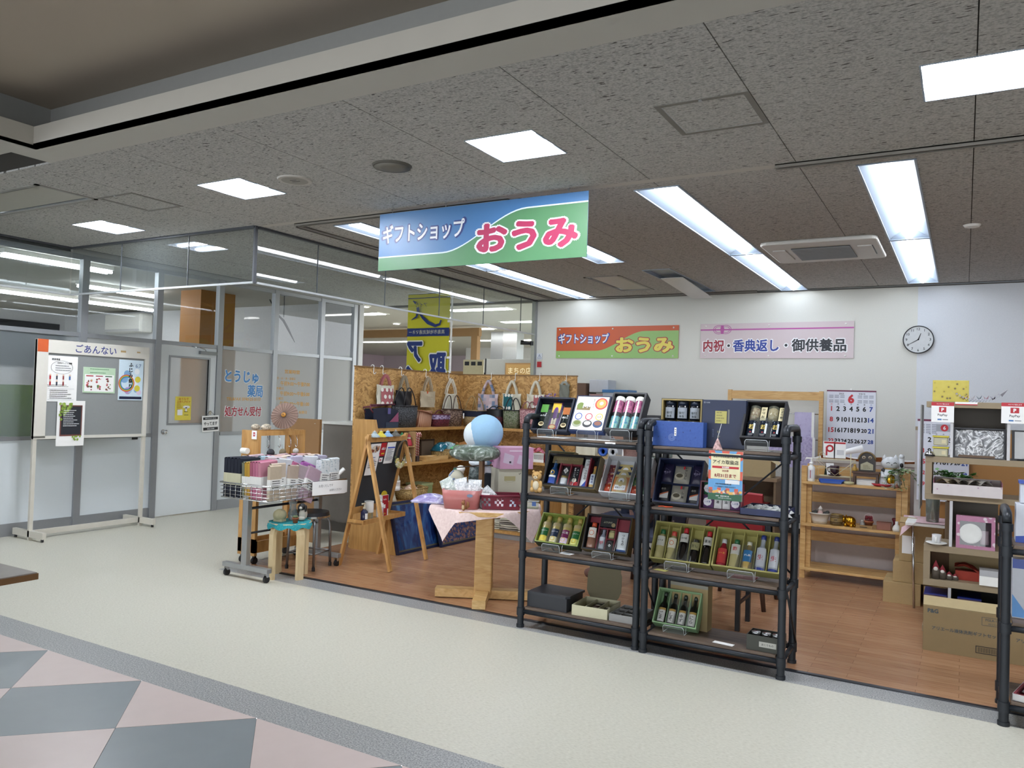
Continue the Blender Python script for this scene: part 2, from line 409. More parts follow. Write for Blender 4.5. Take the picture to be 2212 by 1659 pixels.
for i in range(len(XL)-1):
    for j in range(len(YL)-1):
        r = (XL[i]+.0025, YL[j]+.0009, XL[i+1]-.0025, YL[j+1]-.0009)
        if YL[j] == 4.78: continue
        rs = [r]; hit = False
        for h in HOLES:
            n = minus(rs, h); hit = hit or n != rs; rs = n
        if not rs: continue
        if hit:
            gg = G().m(BOARD)
            for (a, b, c, d) in rs: gg.bx(a, b, CZ, c, d, CZ+.012)
            gg.build('panel', ceiling)
        else:
            k = round(YL[j+1]-YL[j], 3)
            if k not in BM: BM[k] = G().m(BOARD).bx(0, 0, 0, r[2]-r[0], r[3]-r[1], .012).mesh('panel')
            o = bpy.data.objects.new('panel', BM[k]); COL.objects.link(o); o.parent = ceiling; o.location = (r[0], r[1], CZ)
g = G().m(PLASTER).bx(-8.08, 4.78, CZ, 6, 4.85, CZ+.012); g.build('seam_strip', ceiling)
# ---- raised coffer over the corridor
COFF = KM('#b3a797', .8, var=.05, scale=2); COFFW = KM('#8f8f8c', .8, var=.04)
g = G().m(KM('#b3afa5', .75, var=.05, scale=4))
X0, Y0, X1, Y1 = -4.94, 2.64, 8, -2.5
for (a, b, c, d) in ((X0, Y0, X1, Y0+.04), (X0-.04, Y1, X0, Y0+.04), (X0, Y1-.04, X1, Y1)): g.bx(a, b, CZ, c, d, 3.075)
g.m(COFFW)
g.bx(X0-.22, Y0+.216, 3.0, X1, Y0+.25, 3.29).bx(X0-.25, Y1-.25, 3.0, X0-.216, Y0+.25, 3.29).bx(X0-.25, Y1-.25, 3.0, X1, Y1-.216, 3.29)
g.bx(X0-.25, Y0+.02, CZ+.02, X1, Y0+.22, CZ+.05).bx(X0-.22, Y1-.22, CZ+.02, X0-.02, Y0+.22, CZ+.05)
g.m(COFF).bx(X0-.25, Y1-.25, 3.286, X1, Y0+.25, 3.32)
struct(g, 'ceiling_coffer', 'raised brown ceiling coffer with stained plaster rim')
# ---- back wall, its right part papered a colder white
g = G().m(WALLP).bx(-5.38, 10.0, 0, -.478, 10.12, CZ+.02).m(WALLB).bx(-.478, 9.999, 0, 8, 10.12, CZ+.02)
wall_back = struct(g, 'wall_back', 'back wall in off-white paper')
struct(G().m(KM('#2a2724', .5)).bx(-5.38, 9.985, 0, 8, 9.999, .07), 'baseboard_back')
struct(G().m(KM('#5d5c5a', .6)).bx(-5.38, 9.975, CZ-.012, 1.0, 9.999, CZ), 'trim_2', 'thin dark ceiling edge strip over the back wall')
struct(G().m(ALU).bx(-5.43, 9.93, 0, -5.375, 10.14, CZ), 'trim_3', 'grey metal end post of the back wall')
# ---- far sides so that the hall is closed (beyond the frame)
struct(G().m(WALLP).bx(7.9, -8, 0, 8, 10, 3.3), 'wall_right')
TUBE = glow('#f4f8ff', SQUARE_POWER, 'tube_sq'); TUBE2 = glow('#f2f7ff', TROUGH_POWER, 'tube_tr')
LAMPW = KM('#8f9cab', .35, var=.01)
def square_light(x, y, label):
    t = thing('ceiling_light', label, 'light', (x, y, CZ), 'square recessed ceiling lights')
    g = G().m(LAMPW); h = .215
    for a in (-1, 1):
        g.bx(a*h-.004, -h, -.003, a*h+.004, h, .07); g.bx(-h, a*h-.004, -.003, h, a*h+.004, .07)
    g.bx(-h, -h, .066, h, h, .07)
    for y0 in (-.215, 0):
        g.grid(lambda u, v: (-h+2*h*u, y0+.07+.145*v, .02+.045*sin(PI*v)*.5+.03*(1-v)*v), 1, 6)
    g.build('housing', t)
    for y0 in (-.215, 0):
        g = G().m(TUBE); g.grid(lambda u, v: (-h+.012+(2*h-.024)*u, y0+.006+.082*v, .012-.012*sin(PI*v)), 1, 5); g.bx(-h+.012, y0+.006, .013, h-.012, y0+.088, .018)
        g.build('tube', t)
    return t
for (x, y), l in zip(SQ, ('small square ceiling light above the notice board', 'square ceiling light between the round discs and the notice board hatch', 'square ceiling light just in front of the hanging shop sign', 'large bright square ceiling light at the upper right corner', 'square ceiling light past the right edge of the shop')):
    square_light(x, y, l)
for x, y, l in ((-6.74, -3.3, 'square ceiling light over the far side of the corridor'), (-4.5, -3.3, 'second square light over the far side of the corridor'), (-2.25, -3.3, 'third square light over the far side of the corridor'), (0, -3.3, 'fourth square light over the far side of the corridor'), (2.25, -3.3, 'fifth square light over the far side of the corridor'), (-6.74, .3, 'square ceiling light at the corridor end')):
    square_light(x, y, l)
def trough(x, a, b, label, lit=True):
    t = thing('linear_light', label, 'light', (x, (a+b)/2, CZ), 'long recessed ceiling lights')
    L = (b-a)/2; w = .153
    g = G().m(LAMPW)
    for s in (-1, 1):
        g.add([(s*w, -L, -.004), (s*w, L, -.004), (s*.03, L-.06, .075), (s*.03, -L+.06, .075)], [(0, 1, 2, 3)])
        g.bx(s*w-.006, -L, -.008, s*w+.006, L, .0)
        g.add([(-w, s*L, -.004), (w, s*L, -.004), (.03, s*(L-.06), .075), (-.03, s*(L-.06), .075)], [(0, 1, 2, 3)])
    g.bx(-.03, -L+.06, .075, .03, L-.06, .085); g.bx(-w, -L-.006, -.006, w, -L+.004, .0).bx(-w, L-.004, -.006, w, L+.006, .0)
    g.build('reflector', t)
    G().m(TUBE2 if lit else LAMPW).tube([(0, -L+.045, .022), (0, L-.045, .022)], [.034, .034], 12).build('tube', t)
    return t
for (x, a, b), l in zip(TRO, ('first long light beside the glass drop panel, its front half', 'long ceiling light ending above the small orange wall sign', 'long ceiling light half hidden behind the hanging shop sign',
        'long ceiling light between the hanging sign and the air conditioner', 'long ceiling light that ends over the pink wall sign', 'long ceiling light beyond the dark rail, right of the air conditioner', 'long ceiling light that ends above the wall clock')):
    trough(x, a, b, l)
t = thing('linear_light', 'unlit white ceiling light with its cover hanging loose', 'light', (-2.885, 8.88, CZ))
g = G().m(LAMPW)
for s in (-1, 1): g.bx(s*.153-.006, -.87, -.008, s*.153+.006, .87, .03)
g.bx(-.153, -.87, .03, .153, .87, .036).bx(-.153, -.876, -.006, .153, -.866, .03).bx(-.153, .866, -.006, .153, .876, .03); g.build('housing', t)
G().m(KM('#d6d7d8', .3)).at(MTR((0, -.35, -.01)) @ MRO(-.06, 4, 'X')).bx(-.13, 0, -.006, .13, 1.2, 0).build('cover', t)
def hatch(r, label):
    t = thing('access_hatch', label, 'hatch', ((r[0]+r[2])/2, (r[1]+r[3])/2, CZ), None)
    w, d = (r[2]-r[0])/2, (r[3]-r[1])/2; f = .028
    g = G().m(KM('#77756f', .6))
    g.bx(-w, -d, -.003, w, -d+f, .012).bx(-w, d-f, -.003, w, d, .012).bx(-w, -d+f, -.003, -w+f, d-f, .012).bx(w-f, -d+f, -.003, w, d-f, .012)
    g.build('frame', t); G().m(BOARD).bx(-w+f+.004, -d+f+.004, .001, w-f-.004, d-f-.004, .01).build('lid', t)
    G().m(ALU).cyl((0, -d+f/2, -.007), .004, .01, n=10).build('latch', t)
hatch(HATCH[0], 'grey framed ceiling hatch between the upper right light and the hanging sign')
hatch(HATCH[1], 'grey framed ceiling hatch beside the wide air vent')
def vent(r, label, dark_y):
    t = thing('ceiling_vent', label, 'vent', ((r[0]+r[2])/2, (r[1]+r[3])/2, CZ))
    w, d = (r[2]-r[0])/2, (r[3]-r[1])/2; f = .03
    g = G().m(KM('#8e8c86', .5))
    g.bx(-w, -d, -.006, w, -d+f, .02).bx(-w, d-f, -.006, w, d, .02).bx(-w, -d, -.006, -w+f, d, .02).bx(w-f, -d, -.006, w, d, .02); g.build('frame', t)
    G().m(KM('#a9a79c', .45)).bx(-w+f+.03, -d+f+.03, .004, w-f-.03, d-f-.03, .012).build('panel', t)
    g = G().m(BLACK).bx(-w+f, -d+f, .03, w-f, d-f, .034); g.build('duct', t)
    g = G().m(ALU)
    for s in (-1, 1): g.bx(s*(w-f-.012)-.004, -d+f, .0, s*(w-f-.012)+.004, d-f, .02) if dark_y else g.bx(-w+f, s*(d-f-.012)-.004, 0, w-f, s*(d-f-.012)+.004, .02)
    g.build('louver', t)
vent(VENTS[0], 'square ceiling vent with dark slots over the back wall', True)
vent(VENTS[1], 'wide shallow ceiling vent by the left edge of the ceiling', False)
g = G().m(KM('#57544c', .6)).cyl((0, 0, -.012), .012, .118, .125, 28)
g.m(KM('#6e6a60', .6)).lathe([(.112, -.013), (.06, -.02), (0, -.021)], n=28)
tag(g.build('ceiling_speaker'), 'dark round speaker disc in front of the hanging shop sign', 'speaker', M=(-3.142, 3.854, CZ))
g = G().m(KM('#b9b6ae', .6)).cyl((0, 0, -.01), .01, .112, .118, 28).m(KM('#97948c', .6)).disc(0, 0, .09, -.0105, 24)
g.m(INK).add([(-.03, .01, -.011), (.03, .02, -.011), (.035, .012, -.011), (-.03, .0, -.011)], [(0, 1, 2, 3)]).add([(-.02, -.02, -.011), (.03, -.012, -.011), (.03, -.02, -.011), (-.02, -.03, -.011)], [(0, 1, 2, 3)])
tag(g.build('ceiling_disc'), 'pale round ceiling disc with small dark marks next to the square light', 'ceiling disc', M=(-3.961, 3.834, CZ))
tag(G().m(WHITE).cyl((0, 0, -.016), .016, .05, .062, 20).build('smoke_detector'), 'small white round smoke detector on the ceiling joint', 'smoke detector', M=(.027, 6.906, CZ))
t = thing('air_conditioner', 'white ceiling cassette air conditioner between two long lights', 'air conditioner', (-1.11, 7.45, CZ))
AC = KM('#c9c8c2', .45)
G().m(AC).rb(-.47, -.47, -.035, .47, .47, 0, .06).build('panel', t, bevel=.012)
g = G().m(KM('#3b3d3e', .5)).bx(-.24, -.26, -.042, .24, .3, -.036); g.build('grille', t)
g = G().m(KM('#8e9090', .5))
for i in range(22): g.bx(-.24, -.255+i*.0255, -.047, .24, -.247+i*.0255, -.041)
g.build('grille_slats', t)['kind'] = 'stuff'
g = G().m(AC)
for s in (-1, 1): g.bx(s*.35-.055, -.22, -.045, s*.35+.055, .25, -.034)
g.build('air_flap', t)
g = G().m(BLACK)
for s in (-1, 1): g.bx(s*.408-.006, -.2, -.0365, s*.408+.006, .22, -.0345)
g.build('air_slot', t)
RAILM = KM('#76726a', .5, .2)
def rail(a, b, label, w=.05):
    a, b = Vector(a), Vector(b); t = thing('ceiling_rail', label, 'rail', (a.x, a.y, CZ))
    d = (b-a); L = d.length; ang = math.atan2(d.y, d.x)
    g = G().m(RAILM).at(MRO(ang, 4, 'Z')).bx(0, -w/2, -.022, L, -w/2+.01, 0).bx(0, w/2-.01, -.022, L, w/2, 0).bx(0, -w/2, -.006, L, w/2, 0)
    g.build('channel', t); G().m(DARK).at(MRO(ang, 4, 'Z')).bx(0, -.006, -.0085, L, .006, -.006).build('slot', t)
rail((-1.0, 4.80, 0), (4, 4.80, 0), 'grey ceiling rail in front of the right-hand long lights')
rail((-4.985, 4.86, 0), (-2.87, 4.86, 0), 'grey ceiling rail running behind the hanging shop sign')
rail((-5.0, 4.89, 0), (-5.03, 9.9, 0), 'long ceiling rail beside the glass drop panels')
rail((-4.55, 9.86, 0), (-2.24, 9.86, 0), 'narrow brown rail on the ceiling near the back wall', .03)
SMOKE = clear('smoke_glass', '#eef3f3', 1.5, .05, '#a9b6ba')
def curtain(pts, cuts, ax, label, side):
    """pts: (start, end) along axis ax; panes between the cuts"""
    t = thing('smoke_curtain', label, 'glass panel', (0, 0, 0), 'glass drop panels')
    c = cuts
    for a, b in zip(c[:-1], c[1:]):
        g = G().m(SMOKE)
        if ax == 'x': g.quad((a+.003, side, 2.462), (b-.003, side, 2.462), (b-.003, side, CZ-.008), (a+.003, side, CZ-.008))
        else: g.quad((side, a+.003, 2.462), (side, b-.003, 2.462), (side, b-.003, CZ-.008), (side, a+.003, CZ-.008))
        g.build('pane', t)
    g = G().m(KM('#b6babb', .35, .4))
    if ax == 'x': g.bx(c[0], side-.011, 2.446, c[-1], side+.011, 2.464)
    else: g.bx(side-.011, c[0], 2.446, side+.011, c[-1], 2.464)
    g.build('bottom_rail', t)
    g = G().m(KM('#4a4d52', .5, .3))
    if ax == 'x': g.bx(c[0], side-.02, CZ-.02, c[-1], side+.02, CZ)
    else: g.bx(side-.02, c[0], CZ-.02, side+.02, c[-1], CZ)
    g.build('top_rail', t)
    for k in c[1:-1]:
        g = G().m(KM('#4a4d52', .5))
        if ax == 'x': g.bx(k-.003, side-.005, 2.462, k+.003, side+.005, CZ-.01)
        else: g.bx(side-.005, k-.003, 2.462, side+.005, k+.003, CZ-.01)
        g.build('joint', t)
    return t
curtain(None, [-8.1, -7.26, -6.254, -5.38], 'x', 'clear glass panels hanging from the ceiling in front of the pharmacy', 4.77)
curtain(None, [4.8, 5.54, 6.553, 7.554, 8.535, 9.511, 9.93], 'y', 'clear glass panels hanging beside the yellow banner, in front of the next shop', -5.38)
curtain(None, [.8, 1.9, 2.9, 3.9, 4.76], 'y', 'clear glass panels hanging over the frosted green window', -8.1)
g = G().m(KM('#4a4d52', .5)).bx(-5.39, 4.76, 2.45, -5.37, 4.79, CZ); struct(g, 'trim_4', 'dark corner joint of the glass drop panels')
PX = -8.17
WALLPAN = KM('#cfd6da', .35, var=.01); FRAME = KM('#9b9ea2', .4, .55, var=.03)
FROST = frosted('frost', '#b2b3b0', .62, .42); ROUGHG = frosted('rough_glass', '#aab4b8', .35, .38); CLEARG = clear('window_glass', '#eef3f3', .8)
wl = thing('wall_left', 'grey metal framed partition of the pharmacy', None, None); del wl['category']; wl['kind'] = 'structure'
BAYS = [(-.6, .3), (.3, 1.2), (1.2, 2.1), (2.1, 3.0), (3.0, 3.93), (3.98, 4.92), (4.97, 5.82), (5.89, 6.69), (6.78, 7.61), (7.68, 8.50), (8.58, 9.21)]
for a, b in BAYS:
    G().m(FRAME).bx(PX-.04, b, 0, PX+.03, b+.075, 2.9).build('post', wl)
for i, (a, b) in enumerate(BAYS):
    if i != 7:
        G().m(WALLPAN).bx(PX-.02, a, .12, PX+.004, b, .95).build('panel', wl)
        G().m(FRAME).bx(PX-.03, a, .945, PX+.022, b, .985).build('sill_rail', wl)
        G().m(FRAME).bx(PX-.03, a, 0, PX+.014, b, .125).build('plinth', wl)
    G().m(FRAME).bx(PX-.03, a, 2.03, PX+.022, b, 2.075).build('rail', wl)
    G().m(FRAME).bx(PX-.03, a, 2.855, PX+.022, b, 2.9).build('top_rail', wl)
g = G().m(KM('#a3a5a4', .7)).bx(PX-.1, -1, 2.9, PX+.07, 9.35, CZ); g.build('bulkhead', wl)
n = 0
for i, (a, b) in enumerate(BAYS):
    if i == 7: n_t = None
    n += 1
    w = thing('window_%d' % n, None or 'pharmacy window bay', None, None); del w['category']; w['kind'] = 'structure'
    del w['label']
    G().m(CLEARG).quad((PX, a, 2.075), (PX, b, 2.075), (PX, b, 2.855), (PX, a, 2.855)).build('pane', w)
    if i != 7:
        G().m(ROUGHG if i < 6 else FROST).quad((PX, a, .985), (PX, b, .985), (PX, b, 2.03), (PX, a, 2.03)).build('frosted_pane', w)
d = thing('door_1', 'white pharmacy door with a frosted window', None, None); del d['category']; d['kind'] = 'structure'
DW = KM('#d3d8da', .4, var=.01)
g = G().m(DW)
ya, yb, wa, wb, za, zb = 5.895, 6.685, 6.03, 6.575, 1.10, 1.885
g.bx(PX-.018, ya, .012, PX+.018, yb, za).bx(PX-.018, ya, zb, PX+.018, yb, 2.025).bx(PX-.018, ya, za, PX+.018, wa, zb).bx(PX-.018, wb, za, PX+.018, yb, zb)
g.build('leaf', d)
g = G().m(FRAME)
for q in ((wa-.022, za-.022, wb+.022, za), (wa-.022, zb, wb+.022, zb+.022), (wa-.022, za, wa, zb), (wb, za, wb+.022, zb)): g.bx(PX-.022, q[0], q[1], PX+.024, q[2], q[3])
g.build('window_frame', d); G().m(FROST).quad((PX, wa, za), (PX, wb, za), (PX, wb, zb), (PX, wa, zb)).build('pane', d)
g = G().m(CHROME).at(Mx((PX+.018, 5.965, 1.0), 0, 0, PI/2)).cyl((0, 0, 0), .008, .03).cyl((0, 0, 0), .035, .012).sph((0, 0, .052), (.027, .027, .022)); g.build('knob', d)
g = G().m(STEEL).bx(PX+.018, 6.42, 1.945, PX+.06, 6.66, 1.985).m(CHROME).tube([(PX+.05, 6.50, 1.99), (PX+.2, 6.36, 2.0), (PX+.04, 6.3, 2.03)], .007); g.build('closer', d)
g = G().m(KM('#b9b3a4', .5)).bx(PX+.0181, 6.60, 1.20, PX+.022, 6.64, 1.25); g.build('hook_plate', d)
LBLUE = KM('#3f86c8', .5, var=0); LRED = KM('#a51f35', .5, var=0); LYEL = KM('#d9a032', .5, var=0); LWHITE = KM('#eef0f2', .5, var=0)
def pane_text(rows, y0, label, cat='lettering'):
    t = thing('window_lettering', label, cat, MTR((PX+.004, y0, 0)) @ FACE_X)
    g = G()
    for (s, cx, cy, w, h, m, bold, outl) in rows:
        if outl: g.m(LWHITE).txt(s, cx, cy, w*1.04, h*1.12, .0006, bold+outl, keep=False)
        g.m(m).txt(s, cx, cy, w, h, .0014, bold, keep=False)
    g.build('print', t)
pane_text([('とうじゅ', .335, 1.695, .55, .16, LBLUE, .035, .04), ('薬局', .56, 1.515, .26, .165, LBLUE, .03, .04), ('TEL&FAX 0740-25-5117', .38, 1.405, .56, .04, LYEL, .015, 0),
           ('処方せん受付', .375, 1.245, .60, .13, LRED, .03, .04)], 6.78, 'blue white and red lettering on the pharmacy window by the door')
pane_text([('営業時間', .33, 1.80, .28, .055, LYEL, .02, 0), ('月・火・水・金曜日', .22, 1.705, .34, .036, LYEL, .01, 0), ('午前9:00～午後7:00', .40, 1.635, .56, .066, LYEL, .02, 0), ('木曜日', .11, 1.565, .13, .036, LYEL, .01, 0),
           ('午前9:00～午後5:00', .40, 1.495, .56, .066, LYEL, .02, 0), ('土曜日', .11, 1.425, .13, .036, LYEL, .01, 0), ('午前9:00～午後1:00', .40, 1.355, .56, .066, LYEL, .02, 0), ('休業日 日曜日・祝祭日', .36, 1.235, .56, .045, LYEL, .015, 0)],
          7.66, 'yellow opening hours lettering on the pharmacy window')
g = G().m(KM('#cdced0', .7)).bx(-16, 9.33, 0, PX+.03, 9.43, CZ).bx(-16.1, -1, 0, -16, 9.4, CZ)
struct(g, 'wall_pharmacy', 'white inner walls of the pharmacy')
struct(G().m(BLACK).bx(-15.99, 6.0, 1.85, -15.95, 9.2, 2.75), 'window_21', 'dark window in the far pharmacy wall')
struct(G().m(KM('#a36c26', .6, var=.03)).bx(-9.95, 7.49, 0, -9.51, 8.1, CZ), 'column_1', 'orange brown column inside the pharmacy')
t = thing('wall_air_conditioner', 'white wall air conditioner seen through the pharmacy window', 'air conditioner', (-13.7, 9.33, 2.72))
G().m(WHITE).bx(-.55, -.27, -.18, .55, 0, .18).build('body', t, bevel=.04); G().m(KM('#c9cacb', .4)).bx(-.52, -.28, -.16, .52, -.27, -.12).build('flap', t)
PT = glow('#f6f9ff', PHARM_POWER, 'tube_ph')
for (x, y, l) in ((-8.9, 5.1, 'tube lamp just behind the pharmacy glass'), (-10.5, 6.9, 'double tube lamp inside the pharmacy near the door post'), (-12.45, 6.85, 'tube lamp inside the pharmacy above the green pane'), (-12.4, 8.2, 'short tube lamp in front of the pharmacy wall unit'), (-14.5, 6.2, 'tube lamp at the far side of the pharmacy')):
    t = thing('tube_lamp', l, 'light', (x, y, 2.93), 'pharmacy tube lamps')
    G().m(WHITE).bx(-.06, -.62, -.03, .06, .62, .02).build('body', t)
    for s in (-1, 1): G().m(PT).tube([(s*.045, -.6, -.055), (s*.045, .6, -.055)], .016, 8).build('tube', t)
tag(G().m(KM('#6f8f22', .6)).bx(-.03, 0, 0, .03, 3.3, 1.5).build('green_screen'), 'green screen standing behind the rough glass window', 'screen', M=(-8.62, 1.8, 0))
t = thing('ceiling_stay', 'black twisted cable tie hanging from a rod inside the pharmacy', 'cable', (-8.75, 8.35, CZ))
G().m(STEEL).tube([(0, 0, 0), (0, 0, -.33)], .008, 6).cyl((0, 0, -.012), .012, .05, n=12).build('rod', t)
G().m(BLACK).tube([(0, -.28, .02-.12), (0, -.12, -.3), (0, 0, -.38), (0, .1, -.5), (0, .24, -.68)], [.008, .014, .018, .016, .006], 6).build('strap', t)
g = G().m(KM('#cfc3cb', .8)).bx(-18, 22, 0, -11.2, 22.1, CZ).m(WALLP).bx(-11.2, 22.05, 0, 8, 22.2, CZ).m(KM('#c9b6c0', .8)).bx(-18.1, 9.4, 0, -18, 22, CZ)
struct(g, 'wall_far', 'pale pink and white walls of the next shop')
struct(G().m(KM('#2b2d31', .6)).bx(-12.3, 18.6, 1.35, -7.2, 18.7, 2.25).m(KM('#c7c8c6', .7)).bx(-12.3, 18.65, 2.25, -5, 18.75, CZ), 'wall_partition', 'dark display wall of the next shop')
FARL = glow('#f7f8f6', FAR_POWER, 'far_lamp')
def far_strip(x0, y0, x1, y1, label):
    t = thing('strip_light', label, 'light', ((x0+x1)/2, (y0+y1)/2, CZ), 'strip lights of the next shop')
    L = math.hypot(x1-x0, y1-y0)/2; R = MRO(math.atan2(y1-y0, x1-x0), 4, 'Z')
    G().m(WHITE).at(R).bx(-L-.03, -.17, -.014, L+.03, .17, 0).build('tray', t); G().m(FARL).at(R).bx(-L, -.10, -.022, L, .10, -.0145).build('tube', t)
for q in ((-10.6, 10.67, -8.8, 10.67, 'strip light nearest the pharmacy end, in the next shop'), (-12.2, 13.45, -10.0, 13.45, 'second strip light of the next shop, beyond the wooden post'), (-14, 16.25, -11.2, 16.25, 'far strip light of the next shop left of the banner'),
          (-10.3, 16.2, -8.3, 16.2, 'far strip light of the next shop right of the banner'), (-7.3, 10.6, -6.2, 10.6, 'strip light right beside the yellow banner'), (-7.4, 12.45, -6.4, 12.45, 'strip light by the end of the back wall'), (-9.4, 13.5, -8.3, 13.5, 'strip light behind the banner pole')):
    far_strip(*q)
for x, y, q in ((-8.4, 9.75, 'nearest the pharmacy'), (-9.7, 12.2, 'before the stall frame'), (-8.0, 11.5, 'over the banner'), (-10.2, 14.6, 'beyond the stall frame'), (-7.6, 14.2, 'above the steel cabinets')):
    t = thing('downlight', 'small round downlight in the next shop, '+q, 'light', (x, y, CZ), 'small downlights of the next shop')
    G().m(WHITE).cyl((0, 0, -.02), .02, .07, .1, 14).build('rim', t); G().m(FARL).cyl((0, 0, -.024), .004, .06, n=14).build('bulb', t)
t = thing('stall_frame', 'brown timber stall frame behind the yellow banner', 'frame', (0, 0, 0))
TIM = KM('#8d6d46', .6, var=.1, scale=8)
for x in (-11.8, -8.35): G().m(TIM).bx(x-.07, 13-.06, 0, x+.07, 13+.06, 2.9).build('post', t)
G().m(TIM).bx(-11.9, 12.95, 2.74, -8.25, 13.05, 2.9).build('beam', t)
for k in range(4): G().m(TIM).bx(-12, 13.0+.05*k, 1.70+.09*k, -8.4, 13.04+.05*k, 1.78+.09*k).build('board', t)
t = thing('metal_cabinet', 'grey steel cabinet row far back in the next shop', 'cabinet', (-8.25, 14.2, 0))
G().m(KM('#8f918f', .5)).bx(-.62, 0, 0, .62, .6, 2.36).build('body', t, bevel=.01)
G().m(KM('#7d807f', .5)).bx(.64, .1, 0, 1.4, .6, 2.2).build('side_unit', t)
g = G().m(TIM).bx(-.1, -.03, 1.98, .62, 0, 2.28).m(KM('#a8854f', .5)).bx(-.07, -.035, 2.0, .59, -.03, 2.25); g.build('sign_board', t)
G().m(KM('#f0e2bd', .5, var=0)).at(MTR((.26, -.037, 2.12)) @ FACE).txt('まちの店', 0, 0, .55, .16, .002, .01).build('lettering', t)
t = thing('metal_duct', 'shiny square duct above the grey cabinets', 'duct', (-8.5, 14.3, 2.36))
G().m(KM('#a9adb0', .3, .8)).bx(-.3, 0, 0, 0, .4, .59).build('casing', t); G().m(KM('#c4c8cb', .25, .8)).bx(.0, 0, 0, .34, .3, .59).build('elbow', t)
def S_curve(x0, y0, x1, y1, n=16):
    return [(x0+(x1-x0)*i/n, y0+(y1-y0)*(3*(i/n)**2-2*(i/n)**3)) for i in range(n+1)]
def shop_sign(t, w, h, upper, lower, line, c1, o1, c1o2, c2, o2, o2b):
    """board with a wave between two colours; origin at its lower left corner, local x along the board, y up"""
    F = FACE
    g = G().m(upper).at(F).bx(0, 0, -.006, w, h, 0); g.build('board', t)
    ww = S_curve(.34*w, .235*h, .74*w, .84*h)
    wave = [(0, .235*h)]+ww+[(w, .84*h)]
    g = G().m(lower).at(F)
    for (a, b), (c, d) in zip(wave[:-1], wave[1:]): g.quad((a, 0, .0008), (c, 0, .0008), (c, d, .0008), (a, b, .0008))
    g.build('wave_print', t)
    if line:
        g = G().m(line).at(F)
        for (a, b), (c, d) in zip(wave[:-1], wave[1:]): g.quad((a, b-.004, .0012), (c, d-.004, .0012), (c, d+.006, .0012), (a, b+.006, .0012))
        g.build('wave_line', t)
    g = G().at(F)
    g.m(o1).txt('ギフトショップ', .235*w, .63*h, .445*w, .37*h, .0016, .085, keep=False)
    if c1o2: g.m(c1o2).txt('ギフトショップ', .235*w, .63*h, .435*w, .345*h, .002, .055, keep=False)
    g.m(c1).txt('ギフトショップ', .235*w, .63*h, .425*w, .32*h, .0026, .025, keep=False); g.build('lettering', t)
    g = G().at(F)
    if o2b: g.m(o2b).txt('おうみ', .735*w, .41*h, .485*w, .56*h, .0018, .13, keep=False)
    g.m(o2).txt('おうみ', .735*w, .41*h, .475*w, .53*h, .0022, .10, keep=False)
    g.m(c2).txt('おうみ', .735*w, .41*h, .455*w, .48*h, .003, .05, keep=False); g.build('lettering', t)
BLU, GRN = KM('#3f6f9f', .4, var=.02), KM('#4f7f57', .4, var=.02)
t = thing('hanging_sign', 'blue and green gift shop sign hanging from the ceiling', 'sign', (-3.975, 4.75, 2.472))
shop_sign(t, 1.779, .443, BLU, GRN, KM('#cfe0ee', .4, var=0), KM('#d3d6da', .4, var=0), KM('#23346e', .4, var=0), None, KM('#a52f55', .4, var=0), KM('#d8dadc', .4, var=0), None)
g = G().m(STEEL)
for x in (.12, .62, 1.63): g.tube([(x, .003, .44), (x, .003, .476)], .003, 6).tube([(x-.012, .003, .47), (x+.012, .003, .478)], .003, 6)
g.build('hanger', t)
t = thing('wall_sign', 'small orange and green gift shop sign on the back wall', 'sign', (-5.05, 9.985, 2.12))
shop_sign(t, 1.79, .437, KM('#c4572c', .4, var=.02), KM('#8fb96a', .4, var=.02), None, KM('#e6ebf2', .4, var=0), KM('#2c4a9a', .4, var=0), None, KM('#e0cf58', .4, var=0), KM('#a23a38', .4, var=0), None)
g = G().m(WHITE).at(FACE)
for x in (.05, .86, 1.72):
    for y in (.03, .405): g.sph((x, y, .004), (.012, .012, .006), 8, 5)
g.build('screw_caps', t)['kind'] = 'stuff'
t = thing('wall_sign', 'pale pink wall sign with a knotted cord emblem', 'sign', (-2.97, 9.985, 2.121))
W_, H_ = 1.83, .442
PK = KM('#cdbfc2', .4, var=.01); MAG = KM('#b0519a', .4, var=0)
G().m(PK).at(FACE).bx(0, 0, -.006, W_, H_, 0).build('board', t)
g = G().m(MAG).at(FACE).rect(0, .355, W_, .372, .001)
for s in (-1, 1):
    for r in (.072, .052): g.ring(.28+s*.045, .365, r-.008, r, .0018, 20, .8)
g.rect(.262, .31, .298, .42, .002); g.build('cord_emblem', t)
g = G().at(FACE)
for st, x, w, c in (('内祝', .175, .27, '#9a2638'), ('・', .365, .035, '#20242c'), ('香典返し', .70, .56, '#27409a'), ('・', 1.065, .035, '#20242c'), ('御供養品', 1.44, .62, '#20242c')):
    h = .155 if st != '・' else .035
    g.m(LWHITE).txt(st, x, .16, w+.025, h+.025, .0012, .07, keep=False); g.m(mat(c, .5, var=0)).txt(st, x, .16, w, h, .002, .03, keep=False)
g.build('lettering', t)
g = G().m(WHITE).at(FACE)
for x in (.07, .86, 1.74):
    for y in (.03, .41): g.sph((x, y, .004), (.012, .012, .006), 8, 5)
g.build('screw_caps', t)['kind'] = 'stuff'
